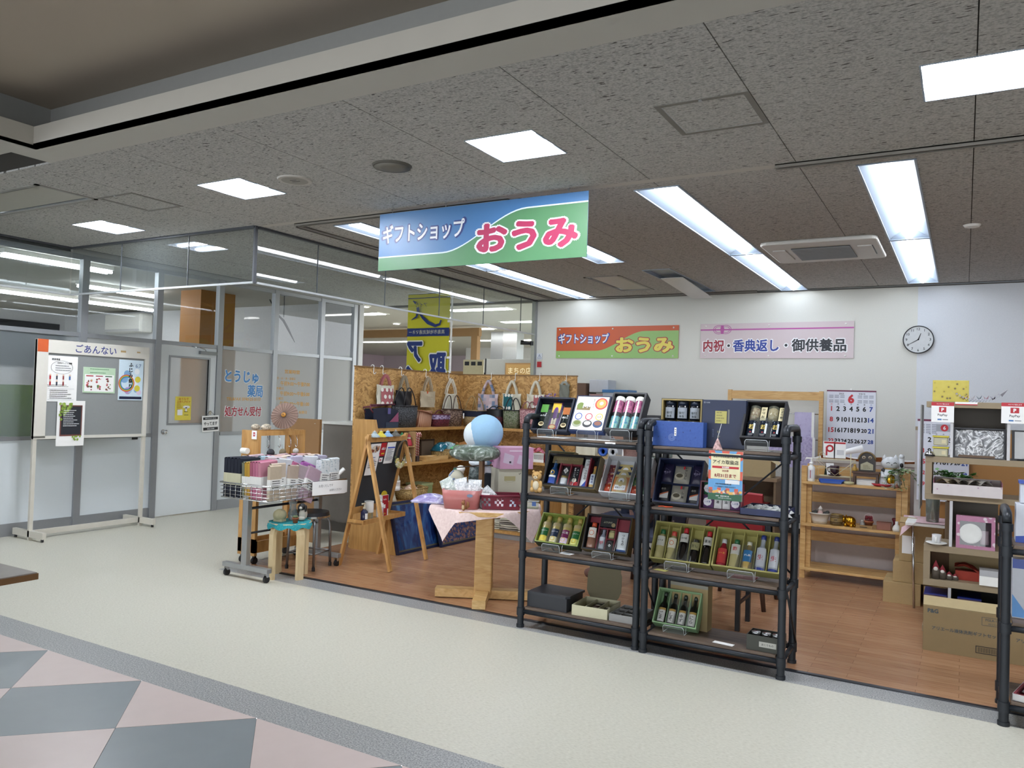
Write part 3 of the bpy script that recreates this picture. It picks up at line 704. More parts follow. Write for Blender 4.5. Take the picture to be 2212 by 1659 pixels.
# ---- clock
t = thing('wall_clock', 'round silver framed clock on the back wall', 'clock', MTR((-.465, 9.97, 2.333)) @ FACE)
G().m(DARK).lathe([(.150, -.02), (.158, -.01), (.158, .012), (.150, .018), (.147, .002), (0, .002)], n=40).build('rim', t)
g = G().m(KM('#c6cacb', .45)).disc(0, 0, .149, .006, 40); g.build('dial', t)
g = G().m(INK)
for k in range(1, 13):
    a = PI/2-2*PI*k/12; g.txt(str(k), .12*cos(a), .12*sin(a), .04, .028, .0075, .01)
g.build('numerals', t)
def hand(g, a, L, w):
    c, s = sin(a), cos(a); g.add([(-w*s, w*c, .01), (w*s, -w*c, .01), (L*c+w*.5*s, L*s-w*.5*c, .01), (L*c-w*.5*s, L*s+w*.5*c, .01)], [(0, 1, 2, 3)])
for L, a, w, nm in ((.075, rad(20), .006, 'hour_hand'), (.115, rad(240), .004, 'minute_hand')):
    g = G().m(INK); hand(g, a, L, w); g.disc(0, 0, .008, .0105, 10); g.build(nm, t)
# ---- calendars
def calendar(M, w, h, rows, label, big, first):
    t = thing('wall_calendar', label, 'calendar', M)
    G().m(KM('#dfe3ee', .6, var=.01)).bx(0, 0, -.004, w, h, 0).build('sheet', t)
    g = G().m(KM('#6d2145', .5)).bx(-.003, h-.012, -.006, w+.003, h+.004, .003); g.build('binding', t)
    r_, b_ = KM('#c8323c', .6, var=0), KM('#27489c', .6, var=0)
    g = G()
    top = h*.80
    for i in range(first, 31):
        k = i-1; c, r = k % 7, k // 7
        x = w*(.10+.135*c); y = top-r*h*.137-.03
        if y < .03: continue
        g.m(r_ if c == 0 else b_ if c == 6 else INK).txt(str(i), x, y, w*.115, h*.062, .001, .035)
    g.m(KM('#8d93a2', .6, var=0))
    for s in (-1, 1):
        for k in range(3):
            for q in range(2):
                for l in range(3): g.rect(w*(.5+s*(.18+.115*k))-w*.045, h*(.935-.062*q)-l*.013, w*(.5+s*(.18+.115*k))+w*.045, h*(.935-.062*q)-l*.013+.006, .001)
    if big: g.m(r_).txt('6', w*.5, h*.895, w*.13, h*.12, .0012, .05)
    else: g.m(KM('#a9adb8', .6, var=0)).rect(w*.36, h*.86, w*.68, h*.95, .0012); g.m(r_).ring(w*.52, h*.905, .0, .028, .0016).m(LWHITE).txt('6', w*.52, h*.905, .03, .03, .002, .03)
    if big: g.m(INK).txt('2025', w*.3, h*.96, w*.14, h*.022, .001, .01).txt('令和7年', w*.72, h*.96, w*.16, h*.022, .001, .01)
    for k, d in enumerate('日月火水木金土'): g.m(r_ if k == 0 else b_ if k == 6 else INK).txt(d, w*(.10+.135*k), h*.825, w*.06, h*.02, .001, .01)
    g.build('print', t); return t
t = calendar(MTR((-1.42, 9.985, .82)) @ FACE, .53, .92, 5, 'large June wall calendar on the back wall above the pine shelf', True, 1)
G().m(WHITE).at(Mx((.265, .935, 0))).cyl((0, 0, 0), .02, .012, n=10).build('pin', t)
t = calendar(MTR((-.33, 7.3, .79)) @ FACE, .37, .66, 5, 'second calendar hanging behind the beige shelf unit', False, 1)
# ---- small stickers on the end post of the back wall
t = thing('sticker', 'blue and red stickers on the left end of the back wall', 'sticker', MTR((-5.36, 9.985, 1.95)) @ FACE)
g = G().m(KM('#d7dce2', .5)).bx(0, .15, 0, .09, .24, .003).m(KM('#2b4a86', .5)).txt('⚠', .045, .195, .06, .06, .004, .02); g.build('blue_sticker', t)
G().m(RED).bx(.01, .04, 0, .08, .12, .003).build('red_sticker', t)
t = thing('surveillance_camera', 'small black camera on the end post of the back wall', 'camera', (-5.42, 9.95, 2.33))
G().m(BLACK).tube([(.0, 0, 0), (-.06, -.05, 0), (-.14, -.1, .01)], [.02, .025, .035], 10).build('body', t); G().m(BLACK).cyl((0, -.01, -.03), .06, .03, n=12).build('bracket', t)
t = thing('notice_board', 'grey standing notice board with posters on a white frame', 'notice board', MTR((-7.85, 4.30, 0)) @ FACE_X)
WP = KM('#cfcbc0', .5, .1, var=.07, scale=12)
g = G().m(WP)
g.bx(0, 0, -.0, .035, 1.95, .03); g.build('leg', t); G().m(WP).bx(1.175, 0, 0, 1.21, 1.95, .03).build('leg', t)
for x in (0, 1.175):
    g = G().m(WP).bx(x, .028, -.26, x+.035, .09, .26).m(BLACK).cyl((x+.0175, 0, .24), .001, .001, n=4); g.build('foot', t)
    for z in (-.23, .23):
        G().m(BLACK).at(Mx((x+.0175, 0, z), 0, -PI/2)).cyl((0, 0, 0), .03, .014, n=8).build('foot_pad', t)
G().m(WP).bx(.035, .035, -.02, 1.175, .085, .01).build('cross_bar', t)
g = G().m(KM('#8c8f8f', .8, var=.04, scale=60)).bx(.10, 1.0, .0, 1.16, 1.83, .02); g.build('pin_panel', t)
g = G().m(KM('#d6d3ca', .5, var=.03)).bx(.0, 1.825, -.005, 1.21, 1.955, .036).bx(.0, .985, -.005, .11, 1.825, .036).bx(1.165, .985, -.005, 1.21, 1.825, .034).bx(.0, .975, -.005, 1.21, 1.005, .036); g.build('frame', t)
G().m(KM('#c65a2c', .5)).bx(.002, 1.83, .03, .105, 1.955, .0375).build('corner_plate', t)
G().m(INKB).txt('ごあんない', .60, 1.888, .44, .085, .037, .012, keep=False).build('lettering', t)
G().m(KM('#b59a6c', .6)).rect(.87, 1.88, .93, 1.9, .037).rect(1.06, 1.885, 1.1, 1.9, .037).build('tape', t)
def paper(name, x, y, w, h, label, fn, M0, cat='poster', tilt=0, base=None, z=.022):
    p = thing(name, label, cat, M0 @ MTR((x, y, z)) @ MRO(tilt, 4, 'Z'))
    G().m(base or PAPER).grid(lambda u, v: (w*u, h*v, .0015+.004*sin(PI*u)*(.3+.7*(1-v))), 4, 3).build('sheet', p)
    g = G(); fn(g, w, h);
    if g.v: g.build('print', p)
    return p
def lines(g, x0, x1, y0, y1, n, m, z=.0075, seed=1):
    r = RND(seed); g.m(m)
    for i in range(n):
        y = y1-(y1-y0)*i/max(1, n-1); e = x0+(x1-x0)*r.uniform(.6, 1)
        x = x0
        while x < e-.001:
            d = min(e-x, r.uniform(.004, .02)); g.rect(x, y, x+d*.85, y+min(.006, (y1-y0)/max(1, n)*.5), z); x += d
MB_ = MTR((-7.85, 4.30, 0)) @ FACE_X
def p_one(g, w, h):
    g.m(INK).txt('健康増進', .1, h-.035, .12, .02, .0075, .02).txt('元気おしごと体験', w*.58, h-.07, .16, .018, .0075, .02)
    lines(g, w*.3, w*.9, h*.68, h*.78, 3, KM('#6b6f78', .6, var=0), seed=3)
    rr = RND(5); cols = [RED, KM('#2c3446', .6), KM('#8c3a3a', .6), KM('#3a68a8', .6)]
    for k in range(7):
        x, y = (.05+.065*(k % 4), h*.58-.06*(k // 4)); g.m(KM('#e0c0a8', .6)).disc(x, y, .009, .0076, 10).m(cols[k % 4]).rect(x-.008, y-.045, x+.008, y-.008, .0076)
    g.m(INK).ring(w/2, h*.75, 0.108, .111, .0074, 24, .6); lines(g, .02, w-.02, h*.33, h*.36, 2, INK, seed=8)
    g.m(KM('#9aa0a8', .6)).rect(.03, h*.04, w-.03, h*.045, .0074).rect(.03, h*.28, w-.03, h*.285, .0074); lines(g, .05, w-.05, h*.07, h*.24, 5, INK, seed=9)
paper('poster', .09, 1.345, .325, .455, 'white poster with small cartoon workers on the notice board', p_one, MB_)
def p_two(g, w, h):
    g.m(KM('#bcd6b8', .6)).rect(0, 0, w, h, .0062).m(PAPER).rect(.015, .015, w-.015, h*.72, .0066)
    g.m(KM('#3a7a4a', .6)); lines(g, .07, w-.07, h*.78, h*.92, 2, KM('#3a7a4a', .6), seed=2)
    rr = RND(4)
    for c in range(3):
        x0 = .02+(w-.04)/3*c; x1 = x0+(w-.04)/3-.006
        g.m([RED, KM('#a03a4a', .6), KM('#2f6a45', .6)][c]).rect(x0+.01, h*.64, x1-.01, h*.68, .007)
        for k in range(12):
            g.m(mat(rr.choice(['#b8404a', '#7a4a38', '#c98a8a', '#5a7a48', '#8a3a50', '#d0b080']), .6)).disc(rr.uniform(x0+.02, x1-.02), rr.uniform(h*.12, h*.56), rr.uniform(.006, .013), .007+k*.0001, 8)
paper('poster', .475, 1.44, .35, .265, 'pale green food poster in the middle of the notice board', p_two, MB_)
def p_three(g, w, h):
    g.m(KM('#cfe2ee', .6)).rect(0, 0, w, h, .0062); rr = RND(6)
    for k in range(12): g.m(mat(rr.choice(['#8fb8d8', '#e8eef2', '#9cc4dc', '#b89ac8', '#d8c8e0', '#7fa8d0']), .6)).disc(rr.uniform(.04, w-.04), rr.uniform(.08, h-.1), rr.uniform(.02, .045), .0064+k*.0001, 14)
    for k, c in enumerate(('#c84a4a', '#d8a03a', '#5aa060', '#4a7ac0')): g.m(mat(c, .6)).ring(.09, h*.42, .085-.008*k, .093-.008*k, .0078, 30)
    g.m(KM('#d8cc48', .6)).disc(w*.78, h*.52, .034, .008, 16).disc(w*.76, h*.3, .034, .008, 16)
    g.m(INK)
    for k, ch in enumerate('ふじみ祭り'): g.txt(ch, w*.48, h*.88-.058*k, .05, .05, .0086, .04)
    g.m(KM('#6a88b0', .6)).txt('6.7', w*.78, h*.86, .08, .04, .0086, .01)
    g.m(NAVY).rect(.012, .012, w-.012, .04, .0084)
paper('poster', .865, 1.37, .285, .435, 'blue festival poster with yellow spots at the top of the notice board', p_three, MB_)
def p_four(g, w, h):
    g.m(KM('#6b4038', .6)).rect(.03, .10, w-.03, h-.045, .0064).m(KM('#22262e', .6)).rect(.042, .115, w-.042, h-.057, .0068)
    rr = RND(3)
    for k in range(30):
        x, y = rr.uniform(.0, .12), 0; y = h-.03-rr.uniform(0, .19*(1-x/.14)); g.m(mat(rr.choice(['#7f9a3a', '#95ad4f', '#6a8530']), .6)).disc(.02+x, y, .014, .0072+k*.0001, 8)
    for k in range(8): g.m(KM('#8aa548', .6)).disc(.19+rr.uniform(-.03, .06), .075+rr.uniform(-.015, .02), .011, .0075+k*.0001, 8)
    lines(g, .06, w-.06, .2, h-.1, 9, LWHITE, .011, 12)
paper('poster', .215, .90, .285, .455, 'dark poster with green leaves hanging over the board edge', p_four, MB_, z=.04)
paper('banner', 1.27, .92, .075, .50, 'narrow pink and black banner behind the notice board edge', lambda g, w, h: (g.m(KM('#b8447a', .6)).rect(0, h*.62, w, h, .007), g.m(BLACK).rect(0, 0, w, h*.62, .007), g.m(LWHITE).txt('オ', w/2, h*.92, .05, .05, .008, .02).txt('バ', w/2, h*.8, .05, .05, .008, .02).txt('ー', w/2, h*.70, .05, .012, .008, .02).txt('抜', w/2, h*.45, .05, .05, .008, .02).txt('こ', w/2, h*.28, .05, .05, .008, .02)), MTR((PX+.006, 4.30, 0)) @ FACE_X, cat='banner', z=.006)
def p_yel(g, w, h):
    g.m(KM('#c86a2a', .6)).txt('おうちで', w/2, h-.03, .15, .03, .0075, .02).txt('上手ヘアケア', w/2, h-.065, .19, .03, .0075, .02)
    g.m(PAPER).disc(w*.68, h*.56, .05, .007, 14, .018).rect(w*.62, h*.38, w*.72, h*.55, .007).rect(.03, .06, w*.45, .13, .007)
    lines(g, .02, w*.45, h*.45, h*.66, 4, KM('#a8742a', .6)); lines(g, w*.55, w-.02, .06, .10, 2, INK)
paper('notice', 6.125, 1.135, .225, .285, 'yellow notice on the frosted glass of the pharmacy door', p_yel, MTR((PX+.006, 0, 0)) @ FACE_X, cat='notice', base=KM('#e0cf4f', .6), z=.0)
t = thing('open_sign', 'small white open sign hanging on the pharmacy door', 'sign', MTR((PX+.035, 6.50, .985)) @ FACE_X @ MRO(.05, 4, 'Z'))
G().m(PAPER).bx(0, 0, 0, .25, .20, .004).build('plate', t)
G().m(BLACK).rect(.015, .150, .235, .182, .0045).rect(.015, .02, .235, .055, .0045).txt('やってます', .125, .102, .20, .045, .0045, .03, keep=False).m(LWHITE).txt('元気にお入りください', .125, .166, .2, .016, .0048, .01).txt('WELCOME', .125, .037, .11, .016, .0048, .01).build('lettering', t)
G().m(INK).tube([(.06, .2, .002), (.125, .26, -.004), (.19, .2, .002)], .002, 5).build('string', t)
# ---- folding table at the left edge
t = thing('folding_table', 'brown folding table at the left edge of the picture', 'table', (-3.43, 1.93, 0))
TT = tex('table_top', [(.3, '#5f5248'), (.7, '#6d6055')], (1, 1, 1), 'noise', 14, 4, 0, .35)
G().m(TT).bx(-1.5, -.45, .672, 0, 0, .70).build('top', t, bevel=.004)
G().m(KM('#6b4a26', .5)).bx(-1.503, -.453, .669, .003, .003, .695).build('edge_band', t)
G().m(KM('#5c5b58', .4, .6)).bx(-.31, -.04, .02, -.28, -.008, .67).build('leg', t); G().m(KM('#5c5b58', .4, .6)).bx(-.31, -.44, .02, -.28, -.41, .67).build('leg', t)
for y in (-.024, -.425): G().m(BLACK).cyl((-.295, y, 0), .022, .02, n=10).build('foot', t)
g = G().m(BLACK).bx(-.325, -.42, .55, -.31, -.02, .58).bx(-.325, -.42, .30, -.31, -.02, .325).tube([(-.31, -.2, .565), (-.62, -.2, .66)], .01, 8); g.build('brace', t)
def osb():
    m = bpy.data.materials.new('osb'); nt, N, L, b = nodes(m)
    tc = N.new('ShaderNodeTexCoord'); nz = N.new('ShaderNodeTexNoise'); nz.inputs['Scale'].default_value = 5; nz.inputs['Detail'].default_value = 3
    mp = N.new('ShaderNodeMapping'); mp.inputs['Scale'].default_value = (16, 16, 38); L.new(tc.outputs['Object'], nz.inputs['Vector'])
    ad = N.new('ShaderNodeVectorMath'); ad.operation = 'MULTIPLY_ADD'; ad.inputs[1].default_value = (.35, .35, .35); L.new(nz.outputs['Color'], ad.inputs[0]); L.new(tc.outputs['Object'], ad.inputs[2])
    L.new(ad.outputs[0], mp.inputs[0]); vo = N.new('ShaderNodeTexVoronoi'); vo.inputs['Scale'].default_value = 1.6; L.new(mp.outputs[0], vo.inputs['Vector'])
    sp = N.new('ShaderNodeSeparateColor'); L.new(vo.outputs['Color'], sp.inputs[0])
    r = ramp(N, [(0, '#8a6434'), (.25, '#a67d45'), (.5, '#b98f55'), (.75, '#c9a064'), (1, '#9a713c')]); L.new(sp.outputs[0], r.inputs[0]); L.new(r.outputs[0], b.inputs['Base Color'])
    b.inputs['Roughness'].default_value = .6; return m
OSB = osb()
sh = thing('shelf_unit', 'corner shelf unit of chipboard with oak shelves, full of bags and baskets', 'shelf', (0, 0, 0))
G().m(OSB).bx(-5.235, 5.95, 0, -5.205, 7.90, 1.785).build('back_panel', sh); G().m(OSB).bx(-5.205, 7.87, 0, -3.72, 7.90, 1.785).build('back_panel', sh)
G().m(KM('#7a5a34', .6)).bx(-5.24, 5.945, 1.785, -5.2, 7.905, 1.797).bx(-5.2, 7.865, 1.785, -3.715, 7.905, 1.797).build('top_edge', sh)
def side(y0, y1, nm='side_panel'):
    g = G().m(OAK); pr = [(-5.203, 0), (-4.63, 0), (-4.945, 1.27), (-5.203, 1.27)]
    vs = [(x, y0, z) for x, z in pr]+[(x, y1, z) for x, z in pr]
    g.add(vs, [(0, 1, 2, 3), (7, 6, 5, 4), (0, 4, 5, 1), (1, 5, 6, 2), (2, 6, 7, 3), (3, 7, 4, 0)], False); g.build(nm, sh)
side(5.93, 5.965)
def lshelf(z, xf, yf, th=.03):
    G().m(OAK_H).bx(-5.204, 5.966, z-th, xf, 7.869, z).build('shelf', sh)
    G().m(OAK_H).bx(xf+.001, yf, z-th, -3.86, 7.869, z).build('shelf', sh)
lshelf(1.185, -4.925, 7.60); lshelf(.838, -4.835, 7.50); lshelf(.475, -4.75, 7.42); lshelf(.09, -4.66, 7.34)
g = G().m(OAK); pr = [(7.869, 0), (7.32, 0), (7.61, 1.185), (7.869, 1.185)]
vs = [(-3.885, y, z) for y, z in pr]+[(-3.86, y, z) for y, z in pr]
g.add(vs, [(0, 1, 2, 3), (7, 6, 5, 4), (0, 4, 5, 1), (1, 5, 6, 2), (2, 6, 7, 3), (3, 7, 4, 0)], False); g.build('side_panel', sh)
G().m(KM('#8f8d8a', .6)).bx(-4.66, 7.36, .002, -3.9, 7.38, .06).build('kick_board', sh)
t = thing('display_cubby', 'small two-level wooden cubby on the middle shelf by the oak end panel', 'cubby', (-4.965, 6.0, .838))
CUB = KM('#a8875a', .6, var=.1, scale=14)
G().m(CUB).bx(-.13, .475, 0, .11, .49, .312).build('side', t); G().m(CUB).bx(-.13, 0, .155, .11, .474, .165).build('shelf', t); G().m(KM('#7d776a', .6)).bx(-.14, 0, 0, -.132, .49, .31).build('back', t)
def pipe_rack(M, W, levels, post_h, label, D=.33, brace=True, hooks=None):
    t = thing('pipe_rack', label, 'rack', M, 'black pipe racks')
    R = .0215
    for y in (0, D):
        for x in (0, W): G().m(PIPE).cyl((x, y, .01), post_h-.03, R, n=16).cyl((x, y, 0), .02, R+.005, n=16).build('leg', t)
    g = G().m(PIPE)
    for x in (0, W):
        g.tube([(x, 0, post_h-.02), (x, .01, post_h+.012), (x, .04, post_h+.025), (x, D-.04, post_h+.025), (x, D-.01, post_h+.012), (x, D, post_h-.02)], R, 12)
        for y in (0, D): g.cyl((x, y, post_h-.06), .035, R+.006, n=16)
    g.build('top_loop', t)
    for z in levels:
        g = G().m(PIPE)
        for y in (0, D): g.tube([(0, y, z-.03), (W, y, z-.03)], .0145, 10)
        for x in (0, W): g.tube([(x, 0, z-.03), (x, D, z-.03)], .0145, 10)
        for x in (0, W):
            for y in (0, D): g.cyl((x, y, z-.055), .05, R+.0055, n=16)
        g.build('shelf_frame', t)
        SHELFW = tex('rack_board', [(.3, '#4a3d33'), (.5, '#5d4e42'), (.7, '#6b5b4d')], (2, 14, 14), 'noise', 2.2, 5, 1, .55)
        G().m(SHELFW).bx(R+.008, .0, z-.015, W-R-.008, D, z).build('shelf_board', t, bevel=.002)
    if brace:
        g = G().m(PIPE).tube([(0, D+.018, levels[1]), (W, D+.018, levels[-1])], .006, 6).tube([(W, D+.024, levels[1]), (0, D+.024, levels[-1])], .006, 6); g.build('cross_brace', t)
        g = G().m(PIPE).tube([(W+.02, .0, levels[1]), (W+.02, D, levels[0])], .006, 6); g.build('side_brace', t)
    return t
LV = [.135, .512, .892, 1.262]
pipe_rack((-2.531, 4.60, 0), .808, LV, 1.372, 'black pipe rack with a wide black gift box of tubes on top')
pipe_rack((-1.666, 4.58, 0), .806, [.125, .50, .882, 1.25], 1.365, 'black pipe rack with a paper notice clipped to its upper shelf')
pipe_rack((.19, 4.55, 0), .806, [.12, .50, .872], 1.0, 'lower black pipe rack cut off by the right edge', brace=False)
TCX, TCY, TZ = -3.13, 5.09, .70
t = thing('post_table', 'pine table on a thick square post with a cross foot', 'table', (TCX, TCY, 0))
th0 = rad(-63)
oc = [(.41*cos(th0+PI/8+k*PI/4), .41*sin(th0+PI/8+k*PI/4)) for k in range(8)]
G().m(PINE_X).prism(oc, TZ-.035, TZ-.004).build('top', t)
G().m(PINE).at(Mx((0, 0, 0), rad(27))).rb(-.066, -.066, .05, .066, .066, TZ-.035, .012).build('post', t)
PINE_L = tex('pine_beam', [(.3, '#c0995d'), (.5, '#d2ac70'), (.7, '#dcbb84')], (3, 14, 14), 'noise', 2.4, 5, 1, .5)
for k, a in enumerate((-63, 27, 117, 207)):
    q = rad(a); g = G().m(PINE_L).at(Mx((0, 0, 0), q)).bx(.0 if k % 2 == 0 else .048, -.048, .008, .36, .048, .07); g.build('foot', t)
g = G().m(PINE_L).at(Mx((0, 0, 0), rad(27))).bx(-.17, -.05, TZ-.075, .17, .05, TZ-.036).at(Mx((0, 0, 0), rad(117))).bx(-.17, -.04, TZ-.07, .17, .04, TZ-.037); g.build('batten', t)
CLOTH = tex('pink_cloth', [(.3, '#d5bdb9'), (.7, '#e3cfca')], (1, 1, 1), 'noise', 60, 4, 0, .9, bump=.1, spec=.1)
def cloth(hs, rot, apo, z, th, drop_x=1.0, seed=1):
    """square cloth lying on an octagon and drooping over its edges"""
    def fn(u, v):
        x, y = (2*u-1)*hs, (2*v-1)*hs
        px, py = x*cos(rot)-y*sin(rot), x*sin(rot)+y*cos(rot)
        d = max(px*cos(th+k*PI/4)+py*sin(th+k*PI/4) for k in range(8))
        o = d-apo
        if o <= 0: return (px, py, z)
        rr = math.hypot(px, py); k = (rr-o*.80)/rr; w = .012*sin(9*math.atan2(py, px)+seed)
        return (px*(k+w), py*(k+w), z-max(0, o-.012)*.95)
    return fn
g = G().m(CLOTH); g.grid(cloth(.47, rad(-55), .405, .001, th0), 44, 44)
tag(g.build('table_cloth'), 'pale pink cloth over the octagonal table', 'tablecloth', M=(TCX-.02, TCY+.03, TZ))
t = thing('basket_cart', 'chrome wire basket cart on T-shaped legs with casters', 'cart', (-5.26, 4.40, 0))
CW, CL, z0, z1 = .545, .90, .64, .76
g = G().m(CHROME).tube([(0, 0, z1), (CW, 0, z1), (CW, CL, z1), (0, CL, z1)], .0065, 8, closed=True).tube([(.01, .01, z0), (CW-.01, .01, z0), (CW-.01, CL-.01, z0), (.01, CL-.01, z0)], .006, 8, closed=True)
g.build('rim', t)
g = G().m(CHROME)
for z in (z0+.03, z0+.06, z0+.09): g.tube([(.004, .004, z), (CW-.004, .004, z), (CW-.004, CL-.004, z), (.004, CL-.004, z)], .003, 5, closed=True)
for i in range(1, 9):
    x = CW*i/9
    for y in (.002, CL-.002): g.tube([(x, y, z0), (x, y, z1)], .0028, 5)
    g.tube([(x, .01, z0), (x, CL-.01, z0)], .0028, 5)
for i in range(1, 14):
    y = CL*i/14
    for x in (.002, CW-.002): g.tube([(x, y, z0), (x, y, z1)], .0028, 5)
    g.tube([(.01, y, z0), (CW-.01, y, z0)], .0028, 5)
g.build('wire_mesh', t)['kind'] = 'stuff'
CS = KM('#a5a7a8', .35, .7)
for y in (.05, CL-.05):
    G().m(CS).bx(CW/2-.03, y-.02, .11, CW/2+.03, y+.02, z0+.02).build('upright', t)
    G().m(CS).bx(.03, y-.025, .075, CW-.0, y+.025, .112).build('base_bar', t, bevel=.004)
    for x in (.06, CW-.03):
        cst = G().m(CHROME).bx(x-.018, y-.012, .045, x-.012, y+.012, .075).bx(x+.012, y-.012, .045, x+.018, y+.012, .075).build('caster', t)
        g = G().m(BLACK).at(Mx((x-.011, y, .027), 0, 0, PI/2)).cyl((0, 0, 0), .022, .027, n=16); g.build('wheel', cst)
g = G().m(DARK).tube([(CW/2, .05, .56), (CW/2, CL-.05, .56)], .011, 8).tube([(CW/2, .05, .36), (CW/2, CL-.05, .36)], .009, 8); g.build('tie_bar', t)
t = thing('stool', 'round birch stool with a crocheted teal cover', 'stool', Mx((-4.775, 4.71, 0), .5))
BIR = tex('birch', [(.3, '#cbb388'), (.7, '#dcc79e')], (6, 6, 1.5), 'noise', 4, 4, .5, .5)
for k in range(4):
    a = PI/4+k*PI/2+.1; g = G().m(BIR); c, s = cos(a), sin(a)
    M = Mx((0, 0, 0), a)
    g.at(M)
    pts = [(.17, 0), (.17, .36), (.155, .405), (.12, .428), (.05, .432)]; pin = [(.142, 0), (.142, .345), (.135, .38), (.11, .40), (.05, .404)]
    for (x0, q0), (x1, q1), (x2, q2), (x3, q3) in zip(pts[:-1], pts[1:], pin[:-1], pin[1:]):
        g.add([(x0, -.03, q0), (x0, .03, q0), (x1, .03, q1), (x1, -.03, q1), (x2, -.03, q2), (x2, .03, q2), (x3, .03, q3), (x3, -.03, q3)], [(0, 1, 2, 3), (7, 6, 5, 4), (0, 3, 7, 4), (1, 5, 6, 2)], False)
    g.add([(.17, -.03, 0), (.17, .03, 0), (.142, .03, 0), (.142, -.03, 0)], [(3, 2, 1, 0)], False); g.build('leg', t)
G().m(BIR).cyl((0, 0, .433), .018, .172, n=28).build('seat', t)
g = G().m(tex('teal_knit', [(.3, '#1f7f86'), (.7, '#2d98a0')], (1, 1, 1), 'voronoi', 130, 3, 0, .9, bump=.5))
def doily(u, v):
    a = 2*PI*u; r = .21*v*(1+.045*sin(9*a)*(v > .7)); o = max(0, r-.172)
    return ((r-o*.75)*cos(a), (r-o*.75)*sin(a), .4535-o*1.1+.002*sin(14*a)*v)
g.grid(doily, 72, 10); tag(g.build('doily'), 'teal crocheted doily draped over the birch stool', 'doily', M=(-4.775, 4.71, 0))
t = thing('stool', 'black seated steel tube stool beside the blackboard', 'stool', Mx((-4.90, 5.07, 0), .2))
G().m(BLACK).cyl((0, 0, .455), .03, .165, .158, 28).build('seat', t, bevel=.006); G().m(CHROME).cyl((0, 0, .44), .016, .168, n=28).build('seat_rim', t)
for k in range(4):
    a = PI/4+k*PI/2; c, s = cos(a), sin(a)
    G().m(STEEL).tube([(.06*c, .06*s, .438), (.13*c, .13*s, .436), (.165*c, .165*s, .40), (.175*c, .175*s, .34), (.185*c, .185*s, .03)], .0115, 8).m(BLACK).cyl((.1855*c, .1855*s, 0), .035, .014, n=10).build('leg', t)
g = G().m(STEEL)
for k in range(4):
    a, b = PI/4+k*PI/2, PI/4+(k+1)*PI/2; g.tube([(.18*cos(a), .18*sin(a), .14), (.18*cos(b), .18*sin(b), .14)], .007, 6)
g.build('foot_ring', t)
t = thing('display_stand', 'tall narrow pine display stand on casters with hooks and a paper umbrella on top', 'display stand', (-5.53, 4.84, 0))
w, L, H = .21, .56, 1.165
ALD = tex('alder', [(.3, '#a87a42'), (.5, '#bb8d52'), (.7, '#c79b60')], (6, 6, 1.6), 'noise', 3, 5, .7, .45)
for y in (0, L-.03):
    for x in (0, w-.045): G().m(ALD).bx(x, y, .075, x+.045, y+.03, H).build('post', t)
G().m(ALD).bx(.045, 0, .90, w-.045, .018, H).build('end_panel', t); G().m(ALD).bx(.045, L-.02, .90, w-.045, L-.005, H).build('end_panel', t)
for z in (H-.045, .80): G().m(ALD).bx(w-.03, .03, z, w-.008, L-.03, z+.042).build('rail', t); G().m(ALD).bx(.008, .03, z, .03, L-.03, z+.042).build('rail', t)
g = G().m(ALD).bx(.0, .0, .10, w, .02, .22).bx(0, L-.02, .10, w, L, .22).bx(0, .02, .10, .018, L-.02, .20).bx(w-.018, .02, .10, w, L-.02, .20); g.build('tray', t)
G().m(KM('#7a3f22', .6)).bx(.018, .02, .105, w-.018, L-.02, .115).build('tray_floor', t)
for x in (.03, w-.03):
    for y in (.03, L-.03):
        c = G().m(BLACK).bx(x-.012, y-.012, .05, x+.012, y+.012, .08).build('caster', t); G().m(BLACK).at(Mx((x-.012, y, .03), 0, 0, PI/2)).cyl((0, 0, 0), .024, .03, n=14).build('wheel', c)
g = G().m(CHROME)
for y in (.12, .25, .38, .46): g.tube([(w-.02, y, H-.05), (w+.0, y, H-.09), (w+.005, y, H-.14), (w-.01, y, H-.155), (w-.022, y, H-.14)], .003, 6)
g.build('hook', t)
G().m(PAPER).at(Mx((w-.10, -.004, .80)) @ FACE).bx(-.085, 0, 0, .085, .14, .004).build('card', t); G().m(PAPER).at(Mx((w-.045, -.006, H-.075)) @ FACE).bx(-.03, 0, 0, .03, .075, .004).m(RED).rect(-.012, .025, .012, .06, .0045).m(LWHITE).ring(0, .042, .003, .007, .005, 12).build('logo_card', t)
g = G().m(WHITE).at(Mx((.045, -.03, .985), 0, 0, PI/2)).cyl((0, 0, 0), .07, .026, n=14); g.build('paper_roll', t)
t = thing('wooden_screen', 'plain brown wooden screen beside the pine display stand', 'screen', (-6.0, 5.92, 0))
G().m(KM('#8f6b43', .55, var=.06, scale=6)).bx(-.12, 0, 0, .36, .03, 1.245).build('panel', t); G().m(WHITE).cyl((.3, -.006, 1.2), .004, .006, n=8).build('pin', t)
t = thing('counter', 'grey counter with a white top between the screen and the oak panel', 'counter', (-6.25, 6.6, 0))
G().m(KM('#7d7770', .7)).bx(0, .02, 0, .93, .5, 1.17).build('front_panel', t); G().m(WHITE).bx(-.02, 0, 1.17, .95, .55, 1.20).build('top', t)
G().m(KM('#55504a', .7)).bx(-.02, -.02, 0, .97, .0, .10).build('plinth', t)
e0, e1 = Vector((-4.735, 5.27, 0)), Vector((-4.80, 5.905, 0))
ang = math.atan2((e1-e0).y, (e1-e0).x)
EZ = MTR(e0) @ MRO(ang, 4, 'Z') @ MRO(rad(13), 4, 'X')
t = thing('blackboard_easel', 'wooden A-frame blackboard with a small tray and a flower wreath', 'blackboard', EZ)
EW = .645
for x in (0, EW-.04): G().m(ALD).bx(x, 0, 0, x+.04, .022, 1.19).build('leg', t)
